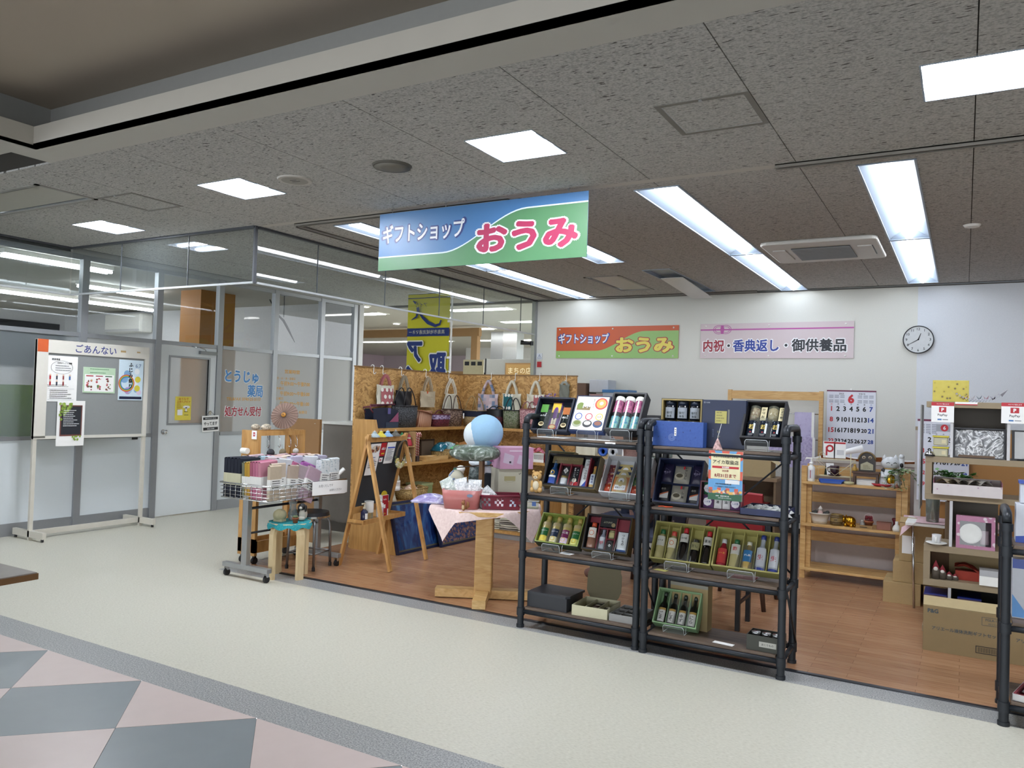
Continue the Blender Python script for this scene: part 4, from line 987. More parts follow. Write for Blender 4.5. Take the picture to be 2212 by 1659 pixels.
G().m(ALD).bx(.04, .002, 1.12, EW-.04, .02, 1.165).build('top_rail', t); G().m(ALD).bx(.04, .002, .47, EW-.04, .02, .53).build('bottom_rail', t)
G().m(KM('#2a2e33', .75, var=.12, scale=6)).bx(.04, .008, .53, EW-.04, .014, 1.12).build('slate', t)
g = G().m(ALD).at(MTR((0, 0, .39)) @ MRO(rad(-13), 4, 'X')).bx(-.02, -.15, 0, EW+.02, 0, .015).bx(-.02, -.165, 0, EW+.02, -.15, .04).bx(-.02, -.15, 0, -.005, 0, .04).bx(EW+.005, -.15, 0, EW+.02, 0, .04); g.build('tray', t)
for x in (0, EW-.04):
    g = G().m(ALD).at(MTR((0, .03, 1.17)) @ MRO(rad(-27), 4, 'X')).bx(x, -.01, -1.175, x+.04, .012, 0); g.build('rear_leg', t)
EASEL = EZ
EF = EZ @ MTR((0, .006, 0)) @ FACE
def photo(g, w, h):
    rr = RND(2)
    for k in range(26): g.m(mat(rr.choice(['#8a4a3a', '#caa98a', '#5a4a3a', '#d8cbb8', '#39404a', '#a86a4a']), .5)).rect(*(lambda x, y, a, b: (x, y, x+a, y+b))(rr.uniform(.01, w-.04), rr.uniform(.03, h-.04), .025, .025), .0066+k*.0001)
paper('photo_print', .075, .99, .16, .115, 'photo print of food on the blackboard', photo, EF, cat='photo', z=.0)
def redcard(g, w, h):
    g.m(LWHITE).txt('d払い', w/2, h*.58, w*.8, h*.36, .0075, .03)
    for k in range(3): g.m(KM('#e8c23a', .5)).disc(w*(.3+.2*k), h*.2, .008, .0075, 10)
paper('pay_card', .24, .985, .085, .125, 'red payment card on the blackboard', redcard, EF, cat='card', base=RED, z=.0)
paper('pay_card', .255, .93, .055, .04, 'tiny white payment card under the red one', lambda g, w, h: g.m(RED).rect(.005, .01, .02, .03, .007).m(INK).txt('d払い', .036, .02, .026, .012, .007, .01), EF, cat='card', z=.0)
paper('price_list', .06, .82, .17, .185, 'white price list with red and blue lines on the blackboard', lambda g, w, h: (lines(g, .03, w-.03, h-.05, h-.025, 2, KM('#3a58a8', .6), seed=4), lines(g, .03, w-.03, h-.055, h-.05, 1, RED, seed=5), lines(g, .02, w-.02, .07, .12, 4, INK, seed=6), lines(g, .05, w-.04, .025, .025, 1, INK)), EF, cat='sheet', z=.008)
paper('notice_sheet', .335, .91, .145, .20, 'white notice sheet under the wreath on the blackboard', lambda g, w, h: (g.m(KM('#3a58c0', .6)).rect(.012, h-.055, w-.012, h-.043, .007), lines(g, .012, w-.012, .03, h-.07, 10, KM('#777c88', .6), seed=9)), EF, cat='sheet', z=.0)
ACR = clear('acrylic', '#f4f6f6', .9, .06, '#d0d6d8'); ACRE = KM('#b9bfc2', .25, var=0); GLASSB = clear('bottle_glass', '#e9efe9', .8, .16, '#c9cdb8')
def wrap(g, r, z0, z1, m, a=1.9, n=10, off=.0006):
    """label band round the front (-Y) of a bottle"""
    g.m(m); k = r+off
    g.grid(lambda u, v: (k*sin(a*(u-.5)), -k*cos(a*(u-.5)), z0+(z1-z0)*v), n, 1)
def wraptxt(g, st, r, zc, w, h, m, vert=False, off=.0013, bold=.02):
    g.m(m)
    if vert:
        n = len(st); hh = h/n
        for k, ch in enumerate(st): wraptxt(g, ch, r, zc+h/2-hh*(k+.5), w, hh*.9, m, False, off, bold)
        return
    vs, fs, (x0, x1, y0, y1) = text_mesh(st, bold); q = min(w/max(1e-6, x1-x0), h/max(1e-6, y1-y0)); k = r+off
    g.add([((k+p[2]*3e-5)*sin((p[0]-(x0+x1)/2)*q/k), -(k+p[2]*3e-5)*cos((p[0]-(x0+x1)/2)*q/k), zc+(p[1]-(y0+y1)/2)*q) for p in vs], fs, False)
PROF = {'sauce': [(.0, 0), (.9, 0), (1, .04), (1, .50), (.92, .60), (.55, .74), (.42, .80), (.42, .88)], 'oil': [(0, 0), (.92, 0), (1, .03), (1, .20), (.93, .26), (1, .32), (1, .60), (.9, .70), (.55, .80), (.45, .84), (.45, .88)],
        'slim': [(0, 0), (.9, 0), (1, .02), (1, .52), (.8, .62), (.45, .70), (.40, .90), (.42, .91)], 'jar': [(0, 0), (.9, 0), (1, .04), (1, .74), (.85, .80), (.85, .82)], 'can': [(0, 0), (1, 0), (1, .985), (.96, 1.0)]}
def bottle(M, r, h, kind, body, cap, label, cat='bottle', bands=(), texts=(), group=None, capr=None, name='bottle', cap_ratio=None):
    t = thing(name, label, cat, M, group)
    pf = [(a*r, b*h) for a, b in PROF[kind]]
    G().m(body).lathe(pf, n=16).build('body', t)
    if cap is not None:
        z = PROF[kind][-1][1]*h; rr = (capr or PROF[kind][-1][0]*1.18)*r
        G().m(cap).lathe([(rr, -.006), (rr, (h-z)*.9), (rr*.9, h-z), (0, h-z)], c=(0, 0, z), n=16).build('cap', t)
    if bands or texts:
        g = G()
        for z0, z1, m in bands: wrap(g, r, z0*h, z1*h, m)
        for st, zc, w, hh, m, v in texts: wraptxt(g, st, r, zc*h, w*r, hh*h, m, v)
        g.build('label', t)
    return t
def gframe(x, y, z, tilt): return MTR((x, y, z)) @ FACE @ MRO(rad(-tilt), 4, 'X')
LAY = MRO(-PI/2, 4, 'X')
def tray_box(label, M, w, h, d, outer, inner, wall=.007, cells=(), floor=.008, cellm=None, name='gift_box', cat='gift box'):
    """open shallow box: opening at local z=0, body behind it"""
    t = thing(name, label, cat, M)
    g = G().m(outer)
    g.bx(0, 0, -d, w, h, -d+.003).bx(0, 0, -d, .0025, h, .0).bx(w-.0025, 0, -d, w, h, 0).bx(0, 0, -d, w, .0025, 0).bx(0, h-.0025, -d, w, h, 0); g.build('shell', t)
    g = G().m(inner)
    g.bx(.0026, .0026, -d+.0031, w-.0026, h-.0026, -d+floor)
    g.bx(.0026, .0026, -d+floor, wall, h-.0026, .001).bx(w-wall, .0026, -d+floor, w-.0026, h-.0026, .001).bx(wall, .0026, -d+floor, w-wall, wall, .001).bx(wall, h-wall, -d+floor, w-wall, h-.0026, .001); g.build('lining', t)
    if cells:
        for (x0, y0, x1, y1, zz) in cells: G().m(cellm or inner).bx(x0, y0, -d+floor, x1, y1, -d+floor+zz).build('divider', t)
    return t
def stand(x, y, z, w, zl, label, depth=.14):
    """acrylic stand: front lip, base, sloping back"""
    t = thing('acrylic_stand', label, 'stand', (x, y, z), 'clear acrylic stands')
    g = G().m(ACR).quad((0, -.012, .002), (w, -.012, .002), (w, -.02, zl+.012), (0, -.02, zl+.012)).quad((0, -.012, .002), (w, -.012, .002), (w, depth, .002), (0, depth, .002)).quad((0, .02, zl-.006), (w, .02, zl-.006), (w, depth*.9, zl+.14), (0, depth*.9, zl+.14)); g.build('sheet', t)
    g = G().m(ACRE).tube([(0, -.012, .003), (0, -.02, zl), (.008, -.02, zl+.012), (w-.008, -.02, zl+.012), (w, -.02, zl), (w, -.012, .003)], .0016, 5).tube([(0, -.012, .003), (0, depth, .003)], .0016, 5).tube([(w, -.012, .003), (w, depth, .003)], .0016, 5).tube([(w, .02, 0), (w, .02, zl-.006), (w, depth*.9, zl+.14)], .0016, 5); g.build('edge', t)
def pouch(M, w, h, th, m, label, cat='packet', fn=None, name='packet', group=None):
    t = thing(name, label, cat, M, group)
    G().m(m).grid(lambda u, v: (w*u, h*v, .002+th*sin(PI*u)**.5*sin(PI*min(1, max(0, v)))**.35), 10, 8).bx(0, 0, 0, w, h, .002).build('pack', t)
    if fn:
        g = G(); fn(g, w, h, th+.0035); g.build('print', t)
    return t
def vtxt(g, st, x, y, h, w, m, z, bold=.02):
    n = len(st); g.m(m)
    for k, ch in enumerate(st): g.txt(ch, x, y+h/2-h/n*(k+.5), w, h/n*.86, z, bold)
def bowl_print(g, x, y, r, z, c1, c2):
    g.m(mat(c1, .5)).disc(x, y, r, z, 18, r*.8).m(mat(c2, .6)).disc(x, y+r*.15, r*.72, z+.0003, 16, r*.45)
T1, T2 = 1.262, 1.25
NB = KM('#131a2c', .5); NBI = KM('#0f1628', .6); BKI = KM('#15161b', .55)
A = gframe(-2.535, 4.66, 1.307, 27)
tray_box('navy gift box of three packets at the near end of the top rack shelf', A, .275, .252, .06, NB, NBI, .012)
def pA(c, txt):
    def f(g, w, h, z):
        g.m(mat(c, .4)).rect(w*.12, h*.62, w*.88, h*.9, z-.001); g.m(LWHITE).txt(txt, w*.5, h*.5, w*.6, h*.12, z, .02); bowl_print(g, w*.5, h*.2, w*.3, z, '#d8c8a0', '#5a4a2a')
    return f
SHINY = KM('#1b2220', .18, .3)
pouch(A @ MTR((.018, .02, -.05)), .07, .21, .018, SHINY, 'dark green soup packet in the navy gift box', fn=pA('#4f8a3a', 'みそ汁'))
t = pouch(A @ MTR((.102, .02, -.05)), .07, .215, .012, KM('#5b2a72', .4), 'purple and yellow soup carton in the navy gift box', cat='carton', fn=lambda g, w, h, z: (g.m(KM('#d8b23a', .4)).rect(.004, h*.62, w-.004, h*.96, z-.004).m(KM('#3a2a20', .4)).rect(.004, h*.42, w-.004, h*.62, z-.003).m(KM('#d8cdb0', .5)).rect(w*.25, h*.2, w*.75, h*.42, z-.002), vtxt(g, 'しじみ汁', w*.5, h*.31, h*.2, .012, INK, z), bowl_print(g, w*.5, h*.1, w*.42, z, '#b8502a', '#e0c890')))
pouch(A @ MTR((.186, .02, -.05)), .07, .19, .018, SHINY, 'dark packet with a brown stripe in the navy gift box', fn=pA('#a8612a', '赤だし'))
stand(-2.46, 4.64, T1, .12, .042, 'clear acrylic stand under the navy box of soup packets')
B = gframe(-2.25, 4.66, 1.316, 29)
t = tray_box('blue gift box with a white printed cover of bowls and rice balls', B, .245, .265, .05, KM('#22386e', .4), NBI, .006, floor=.044)
def pB(g, w, h, z):
    g.m(PAPER).rect(.009, .009, w-.009, h-.009, z); z += .0006
    bowl = ('#27489c', '#b3263a', '#d8b83a')
    vtxt(g, '味のひろば', w*.55, h*.78, h*.24, .017, INK, z)
    g.m(KM('#c43a30', .5)).disc(w*.77, h*.77, .044, z, 20).m(KM('#e0a050', .5)).disc(w*.77, h*.77, .034, z+.0003, 18).m(KM('#f0e0c0', .5)).disc(w*.775, h*.78, .014, z+.0006, 10)
    g.m(KM('#7a6a40', .5)).rect(w*.08, h*.58, w*.48, h*.69, z).m(KM('#6d7f3a', .5)).disc(w*.18, h*.7, .026, z+.0003, 10).m(PAPER).disc(w*.29, h*.69, .018, z+.0004, 3).disc(w*.41, h*.69, .018, z+.0004, 3).m(INK).rect(w*.27, h*.655, w*.31, h*.68, z+.0006).rect(w*.39, h*.655, w*.43, h*.68, z+.0006)
    for k in range(3):
        x = w*(.2+.3*k); g.m(mat(bowl[k], .5)).ring(x, h*.4, .020, .026, z+.0002, 18); g.m(KM('#7a6a40', .5)).txt(('わかめ', 'しじみ', 'ねぎ')[k], x, h*.4, .028, .014, z+.0002, .03); bowl_print(g, x, h*.2, .034, z+.0002, ('#9aa088', '#2a2c30', '#2f4a70')[k], ('#6d7a3a', '#c8c8c0', '#8a5a48')[k])
    g.m(KM('#c8c8c4', .5)).rect(.01, h*.52, w-.01, h*.523, z)
g = G(); pB(g, .245, .265, .002); g.build('print', t)
stand(-2.17, 4.64, T1, .13, .05, 'clear acrylic stand under the white printed gift box')
C = gframe(-1.986, 4.63, 1.336, 32)
tray_box('tall black gift box of three round tins on the first pipe rack', C, .228, .283, .085, KM('#1b1d22', .5), BKI, .012)
TIN1 = tex('flower_tin', [(.2, '#2a2a3a'), (.42, '#8a4a6e'), (.55, '#b06a86'), (.7, '#3a3040')], (1, 1, 1), 'noise', 75, 3, 1, .22); TIN2 = tex('blue_tin', [(.2, '#24384a'), (.45, '#5a90a8'), (.58, '#7fae98'), (.75, '#2a3a48')], (1, 1, 1), 'noise', 75, 3, 1, .22)
for k, l in enumerate(('tea tin nearest the printed box in the black gift box', 'middle tea tin in the black gift box', 'tea tin against the outer wall of the black gift box')):
    t = thing('tea_tin', l+' with flower print', 'tin', C @ MTR((.045+.069*k, .018, -.042)) @ LAY, 'tea tins with white lids')
    G().m(TIN2).cyl((0, 0, 0), .092, .0325, n=24).m(BLACK).cyl((0, 0, .092), .03, .0325, n=24).m(TIN1).cyl((0, 0, .122), .088, .0325, n=24).build('tin', t)
    G().m(WHITE).lathe([(.0332, .21), (.0332, .235), (.030, .243), (0, .244)], n=24).build('lid', t); g = G(); wrap(g, .0325, .002, .205, KM('#e8ecec', .15, var=0), .28); g.build('label_stripe', t)
stand(-1.93, 4.62, T1, .13, .06, 'clear acrylic stand under the black box of tea tins')
t = thing('paper_sheet', 'thin white papers lying along the top shelf edge of the first rack', 'paper', (-2.30, 4.602, T1+.001)); G().m(PAPER).bx(-.15, 0, 0, .05, .10, .0015).build('sheet', t); G().m(PAPER).bx(.15, .01, 0, .38, .09, .002).build('sheet', t)
t = thing('price_tag', 'small white price tag on the top shelf edge of the first rack', 'tag', MTR((-1.93, 4.597, 1.232)) @ FACE); G().m(PAPER).bx(-.03, 0, 0, .04, .024, .001).build('card', t); G().m(INK).txt('2,700円', .005, .012, .04, .01, .0015, .02).build('print', t)
D = gframe(-2.436, 4.66, .944, 25)
GB = KM('#7d6f4e', .45); WINE = KM('#6e1f2c', .55)
tray_box('wide gold and wine red gift box of oil and soup on the second shelf', D, .383, .232, .075, GB, BLACK, .014, cells=((.095, .014, .105, .17, .05), (.175, .014, .183, .17, .05), (.095, .16, .25, .168, .045), (.248, .014, .256, .17, .05), (.305, .014, .315, .218, .05)), cellm=WINE)
t = thing('lid_card', 'gold lettered card in the wide gift box', 'card', D @ MTR((.03, .17, -.03))); G().m(KM('#6b6044', .4)).bx(0, 0, 0, .22, .055, .006).build('card', t); G().m(KM('#8f8360', .5)).txt('北海道産野菜スープギフト', .11, .03, .17, .018, .0065, .01).build('print', t)
bottle(D @ MTR((.055, .02, -.035)) @ LAY, .030, .17, 'slim', KM('#274a78', .2), KM('#5a5f5a', .4), 'blue labelled oil bottle in the wide gift box', bands=((.0, .24, KM('#2a4a9a', .4)), (.26, .34, LWHITE)), texts=(('●', .45, 1.1, .2, KM('#d8b23a', .4), False),))
bottle(D @ MTR((.140, .02, -.042)) @ LAY, .028, .065, 'jar', KM('#8f98a8', .35), KM('#9a8a58', .4, .4), 'small jar with a pale label in the wide gift box', bands=((.1, .7, KM('#c4c8cc', .5)),), capr=.95, name='jar', cat='jar')
pouch(D @ MTR((.112, .092, -.04)), .058, .062, .008, BLACK, 'black square packet with a white diamond in the wide gift box', fn=lambda g, w, h, z: g.m(KM('#c8c8c8', .5)).add([(w/2, h*.15, z), (w*.82, h/2, z), (w/2, h*.85, z), (w*.18, h/2, z)], [(0, 1, 2, 3)]).m(INK).txt('玉', w/2, h/2, .02, .02, z+.0004, .02))
pouch(D @ MTR((.186, .02, -.04)), .058, .135, .012, KM('#1c1f26', .35), 'dark soup packet with a red foot in the wide gift box', fn=lambda g, w, h, z: (g.m(RED).rect(.004, .004, w-.004, h*.22, z-.004), g.m(KM('#e8e0d0', .5)).disc(w*.5, h*.3, .016, z-.002, 12), vtxt(g, 'ポタージュ', w*.4, h*.7, h*.5, .011, LWHITE, z), vtxt(g, 'スープ', w*.75, h*.7, h*.36, .009, LWHITE, z)))
pouch(D @ MTR((.258, .018, -.035)), .052, .135, .012, KM('#d8dcdf', .3), 'white and blue dashi packet in the wide gift box', fn=lambda g, w, h, z: (g.m(KM('#26449a', .4)).add([(w*.3, .004, z-.003), (w-.003, .004, z-.003), (w-.003, h*.4, z-.003)], [(0, 1, 2)]), vtxt(g, 'つけもの', w*.62, h*.62, h*.5, .015, INK, z)))
pouch(D @ MTR((.258, .155, -.05)), .05, .07, .008, KM('#c8ccce', .3), 'half hidden white dashi packet behind the front one', fn=lambda g, w, h, z: vtxt(g, 'つけ', w*.55, h*.5, h*.6, .016, INK, z))
bottle(D @ MTR((.345, .02, -.04)) @ LAY, .023, .15, 'slim', KM('#b89a5a', .2), KM('#c07a3a', .4), 'slender pale oil bottle at the end of the wide gift box', bands=((.12, .6, KM('#c3ccd4', .4)),), texts=(('香味油', .36, 1.0, .36, INKB, True),))
stand(-2.35, 4.64, .892, .13, .04, 'clear acrylic stand under the wide gold gift box')
E_ = gframe(-2.023, 4.66, .935, 33)
tray_box('white gift box of orange and green soup packs on the second shelf', E_, .315, .27, .07, KM('#c6c8cc', .5), KM('#b6b8bc', .5), .006, cells=((.066, .006, .07, .25, .045), (.182, .006, .186, .25, .045), (.248, .006, .252, .25, .045)), cellm=KM('#a9abb0', .5))
for k, (c, z, l) in enumerate((('#2c3450', -.055, 'navy soup pouch at the back of the white gift box'), ('#2c3450', -.043, 'navy soup pouch in the middle of the white gift box'), ('#c07a40', -.032, 'orange soup pouch in front in the white gift box'))):
    pouch(E_ @ MTR((.074, .10-.044*k, z)), .104, .135, .01, KM('#c9b67c', .45), l, fn=lambda g, w, h, z, c=c, k=k: (g.m(mat(c, .45)).rect(.001, h*.1, w-.001, h*.86, z-.005), g.m(LWHITE).disc(w*.5, h*.66, .02, z-.002, 12).m(INK).rect(w*.44, h*.63, w*.56, h*.67, z-.0015), g.m(LWHITE).rect(w*.14, h*.16, w*.86, h*.42, z-.002).m(INK).txt('野菜スープ', w*.5, h*.28, w*.6, h*.1, z-.001, .02) if k == 2 else None))
for x, cs in ((.008, ('#b8442a', '#7a2a3a', '#5a2230')), (.19, ('#a83a28', '#355a3a', '#3a4438')), (.255, ('#2f5a40', '#5a2a48', '#4a5a3a'))):
    for k, c in enumerate(cs):
        pouch(E_ @ MTR((x, .012+.07*k, -.058+.0*k)), .054, .075, .016, tex('crunch'+c, [(.35, c), (.55, c), (.68, '#c9a070')], (1, 1, 1), 'noise', 90, 2, 0, .3), 'small snack packet %s in the white gift box, %s' % ({.008: 'along the near end', .19: 'beside the orange pouch', .255: 'behind the rack post'}[x], ('at the bottom', 'in the middle', 'at the top')[k]), group='small snack packets in the white gift box', fn=lambda g, w, h, z: g.m(KM('#8a2630', .4)).rect(.001, h*.8, w-.001, h*.97, z-.013))
stand(-1.93, 4.63, .892, .12, .04, 'clear acrylic stand under the white gift box of soup packs')
t = tray_box('olive gift box standing behind the wide gold one, seen at the rack end', gframe(-2.50, 4.83, .93, 12), .20, .235, .06, KM('#8a8550', .5), KM('#4c4a32', .6), .01)
bottle(gframe(-2.455, 4.83, .945, 12) @ MTR((.0, .0, -.03)) @ LAY, .026, .175, 'sauce', KM('#1d1512', .15), RED, 'soy sauce bottle in the olive box at the rack end', bands=((.2, .6, KM('#c9c9c2', .5)),), texts=(('しょうゆ', .4, .8, .34, INK, True),))
t = thing('bear_figurine', 'small sitting honey coloured bear at the rack end', 'figurine', Mx((-2.455, 4.63, .892), .15))
BR = KM('#b9945c', .9, var=.12, scale=70); BRL = KM('#c9bda4', .9)
G().m(BR).sph((0, 0, .045), (.034, .030, .047)).sph((-.027, -.012, .02), (.016, .022, .018), 10, 7).sph((.027, -.012, .02), (.016, .022, .018), 10, 7).sph((-.03, -.008, .055), (.012, .013, .028), 10, 7).sph((.03, -.008, .055), (.012, .013, .028), 10, 7).build('body', t)
G().m(BR).sph((0, -.004, .112), (.034, .03, .03)).sph((-.024, -.002, .138), .010, 10, 7).sph((.024, -.002, .138), .010, 10, 7).build('head', t)
G().m(BRL).sph((0, -.022, .05), (.022, .012, .032), 10, 7).build('belly', t); G().m(BRL).sph((0, -.03, .103), (.015, .008, .011), 10, 7).build('muzzle', t)
G().m(BLACK).sph((-.013, -.031, .116), .0035, 6, 5).sph((.013, -.031, .116), .0035, 6, 5).sph((0, -.038, .107), (.004, .003, .003), 6, 5).build('eyes', t)
t = thing('small_box', 'tiny printed box behind the bear', 'box', (-2.50, 4.72, .892)); G().m(PAPER).bx(0, 0, 0, .04, .03, .055).m(BLACK).at(FACE).disc(.02, .032, .012, .001, 10).build('carton', t)
F_ = gframe(-2.478, 4.66, .564, 33)
GRB = KM('#8a9a4a', .45)
tray_box('olive green gift box of four oil bottles on the third shelf', F_, .32, .218, .075, KM('#39402a', .5), GRB, .008)
FL = [('#2c6a3c', 'ヘルシー'), ('#25344e', 'キャノーラ'), ('#7a2a5a', 'べに花'), ('#2c6a3c', 'ヘルシー')]
OILB = KM('#b5a76a', .15, var=.02)
for k, (c, s) in enumerate(FL):
    bottle(F_ @ MTR((.044+.077*k, .012, -.038)) @ LAY, .033, .195, 'oil', OILB, KM('#a58f4a', .35), ('green', 'navy', 'purple', 'second green')[k]+' labelled oil bottle in the olive green gift box', bands=((.22, .50, mat(c, .35)), (.02, .22, mat(('#cfc04a', '#d5d0a8', '#c9b9cf', '#c0c46a')[k], .35)), (.60, .72, KM('#a99a70', .4))), texts=((s, .40, 1.5, .08, LWHITE, False), ('●', .14, .9, .16, KM('#d8b520', .4), False)), group='oil bottles in the olive green gift box')
stand(-2.40, 4.64, .512, .13, .04, 'clear acrylic stand under the olive green box of oil bottles')
G_ = gframe(-2.133, 4.66, .556, 22)
tray_box('black and gold gift box with wine red compartments on the third shelf', G_, .315, .238, .08, KM('#5d4d26', .4), BLACK, .012, cells=((.085, .012, .092, .226, .05), (.147, .012, .153, .15, .05), (.205, .012, .211, .226, .05), (.092, .15, .205, .157, .05), (.153, .085, .205, .091, .045), (.012, .19, .085, .226, .03), (.211, .15, .303, .226, .03)), cellm=WINE)
bottle(G_ @ MTR((.05, .015, -.035)) @ LAY, .032, .17, 'sauce', KM('#7a5a4a', .15), KM('#c04a2a', .4), 'oil bottle with an orange heart label and orange cap in the wine red box', bands=((.4, .78, KM('#d8d4cc', .4)),), texts=(('●', .58, 1.3, .2, KM('#d86a3a', .4), False),))
bottle(G_ @ MTR((.12, .015, -.045)) @ LAY, .022, .15, 'slim', KM('#8a90a0', .2), KM('#33344e', .4), 'slim bottle with a pale label in the wine red box', bands=((.05, .55, KM('#c9ced8', .4)),), texts=(('甲', .3, 1, .2, RED, False),))
bottle(G_ @ MTR((.179, .094, -.045)) @ LAY, .022, .055, 'jar', KM('#6d6a48', .3), KM('#8a8460', .4, .3), 'small olive jar in the wine red box', name='jar', cat='jar', capr=.95, bands=((.15, .7, KM('#b0a878', .4)),))
bottle(G_ @ MTR((.179, .014, -.045)) @ LAY, .022, .068, 'jar', BLACK, KM('#2a2a2e', .4), 'small black jar with a white tag in the wine red box', name='jar', cat='jar', capr=.95, texts=(('◆', .5, 1.2, .3, LWHITE, False),))
pouch(G_ @ MTR((.222, .015, -.04)), .07, .13, .012, KM('#cfd6da', .3), 'pale dashi packet in the wine red box', fn=lambda g, w, h, z: (g.m(KM('#2a4a80', .4)).rect(.003, .003, w-.003, h*.12, z-.004), vtxt(g, 'つけもの', w*.6, h*.6, h*.55, .017, INK, z)))
t = thing('lid_card', 'black lettered card at the top of the wine red box', 'card', G_ @ MTR((.094, .165, -.03))); G().m(BLACK).bx(0, 0, 0, .11, .06, .008).build('card', t); G().m(KM('#a8a690', .5)).txt('ふりかけ', .05, .03, .06, .016, .0085, .02).m(KM('#8a7a5a', .5)).disc(.09, .015, .014, .0085, 10).build('print', t)
stand(-2.04, 4.64, .512, .13, .035, 'clear acrylic stand under the wine red gift box')
tag(G().m(PAPER).bx(-.045, 0, 0, .045, .05, .0015).m(KM('#8a9096', .6)).rect(-.03, .012, .03, .04, .002).build('price_card'), 'white price card lying on the third shelf of the first rack', 'card', M=Mx((-2.235, 4.625, .5125), -.15))
t = thing('black_box', 'flat black lidded gift box on the bottom shelf', 'box', (-2.50, 4.63, .136))
g = G().m(KM('#24272d', .5)).bx(0, 0, 0, .29, .25, .085); g.build('box', t); g = G().m(KM('#2b2e35', .5)).prism([(0, 0), (.28, 0), (.30, .03), (.30, .26), (.02, .26), (0, .235)], .085, .1); g.build('lid', t); G().m(KM('#4a4d55', .5)).txt('GIFT', .15, .12, .06, .02, .1008, .01).build('print', t)
CRM = KM('#bfbc9f', .6)
t = thing('open_box', 'open cream gift box of wrapped sweets with its brown lid standing up', 'gift box', Mx((-2.165, 4.615, .136), .06))
g = G().m(CRM).bx(0, 0, 0, .24, .26, .004).bx(0, 0, .004, .24, .004, .065).bx(0, .256, .004, .24, .26, .065).bx(0, .004, .004, .004, .256, .065).bx(.236, .004, .004, .24, .256, .065); g.build('box', t); g = G().m(CRM).bx(.075, .004, .004, .08, .256, .055).bx(.16, .004, .004, .165, .256, .055); g.build('divider', t)
LIDB = KM('#625b43', .7)
g = G().m(LIDB).at(MTR((.12, .262, .06)) @ FACE @ MRO(rad(-6), 4, 'X')).prism([(-.09, 0), (.09, 0), (.105, .02), (.115, .05), (.12, .05), (.12, .16), (.115, .17), (.11, .18), (.11, .235), (-.11, .235), (-.11, .18), (-.12, .16), (-.12, .05), (-.105, .02)], 0, .003); g.build('lid', t)
for k in range(6):
    x, y = (.118 if k < 4 else .2), .04+.062*(k if k < 4 else (k-4)*1.6)
    c = ('#5a3a30', '#b8b4a8', '#4a3030', '#3a4038', '#5a4a40', '#3d3a36')[k]
    tt = thing('sweet', ('round wrapped sweet at the front of the cream box', 'second wrapped sweet of the middle row in the cream box', 'third wrapped sweet of the middle row in the cream box', 'wrapped sweet at the back of the cream box', 'dark packet in the side compartment of the cream box', 'rear dark packet in the side compartment of the cream box')[k], 'sweet', Mx((-2.165, 4.615, .141), .06) @ MTR((x, y, .002)), 'sweets in the cream box')
    G().m(mat(c, .3)).lathe([(.0, 0), (.03, 0), (.036, .015), (.03, .03), (0, .034)], n=14).build('wrapper', tt); G().m(KM('#c9c4b8', .4)).disc(0, 0, .016, .0345, 12).build('seal', tt)
t = thing('partition_tray', 'grey compartment tray with a few foil packs on the bottom shelf', 'tray', (-1.915, 4.635, .136))
GT = KM('#8d8d8c', .5)
g = G().m(GT).bx(0, 0, 0, .20, .26, .004)
for x in (0, .196): g.bx(x, 0, .004, x+.004, .26, .045)
for y in (0, .256): g.bx(.004, y, .004, .196, y+.004, .045)
g.build('tray', t); g = G().m(GT)
g.bx(.064, .004, .004, .067, .256, .04).bx(.132, .004, .004, .135, .256, .04).bx(.004, .085, .004, .196, .088, .04).bx(.004, .17, .004, .196, .173, .04); g.build('partition', t)
for k, (x, y) in enumerate(((.085, .02), (.15, .1), (.02, .19), (.15, .2))):
    pouch(Mx((-1.915+x, 4.635+y, .141), .2*k), .045, .04, .012, KM('#b9bbbc', .25), ('silver pack at the front of the grey tray', 'silver pack by the rack post in the grey tray', 'silver pack in the far corner of the grey tray', 'silver pack at the back of the grey tray')[k], group='silver packs in the grey tray')
# ---------------------------------------------------------------- second rack
Hh = gframe(-1.672, 4.80, 1.26, 3)
tray_box('black and gold gift box of seaweed jars behind the blue box', Hh, .265, .285, .08, BLACK, KM('#8f7c46', .4), .012, floor=.004)
for k in range(3):
    for q in range(2):
        bottle(Hh @ MTR((.052+.08*k, .025+.125*q, -.04)) @ LAY, .036, .12, 'jar', KM('#12151d', .2), KM('#1b2230', .3), 'seaweed jar in the %s row of the black and gold box, %s' % (('lower', 'upper')[q], ('by the first post', 'in the middle', 'by the navy lid')[k]), name='jar', cat='jar', capr=.98, bands=((.1, .66, KM('#8f959c', .4)),), texts=(('味付', .38, 1.0, .3, KM('#1b2a2a', .4), False), ('海苔', .2, .9, .2, KM('#1b2a2a', .4), False)), group='seaweed jars in the black and gold box')
t = thing('gift_box', 'large flat navy gift box with a yellow note, standing upright on the second rack', 'gift box', gframe(-1.39, 4.745, T2+.001, 3))
G().m(KM('#18233f', .45)).bx(0, 0, -.055, .262, .292, 0).build('box', t, bevel=.002); g = G().m(KM('#7d7a60', .5)); vtxt(g, 'ゆかり', .105, .07, .085, .018, KM('#6f6c55', .5), .0008); vtxt(g, '味付海苔', .07, .09, .05, .011, KM('#4f5a78', .5), .0008); g.m(KM('#6a6a62', .4)).rect(.155, .15, .166, .235, .0008).m(KM('#9aa0a8', .4)).ring(.012, .275, .003, .005, .0008, 10).txt('大森屋', .032, .275, .026, .009, .0008, .01); g.build('print', t)
t = thing('sticky_note', 'yellow note stuck on the navy gift box', 'note', gframe(-1.39, 4.745, T2+.001, 3) @ MTR((.08, .15, .002))); G().m(KM('#a8a25e', .7)).bx(0, 0, 0, .07, .075, .0012).build('note', t); g = G(); lines(g, .008, .06, .012, .062, 4, KM('#7a7548', .6), .0016); g.build('writing', t)
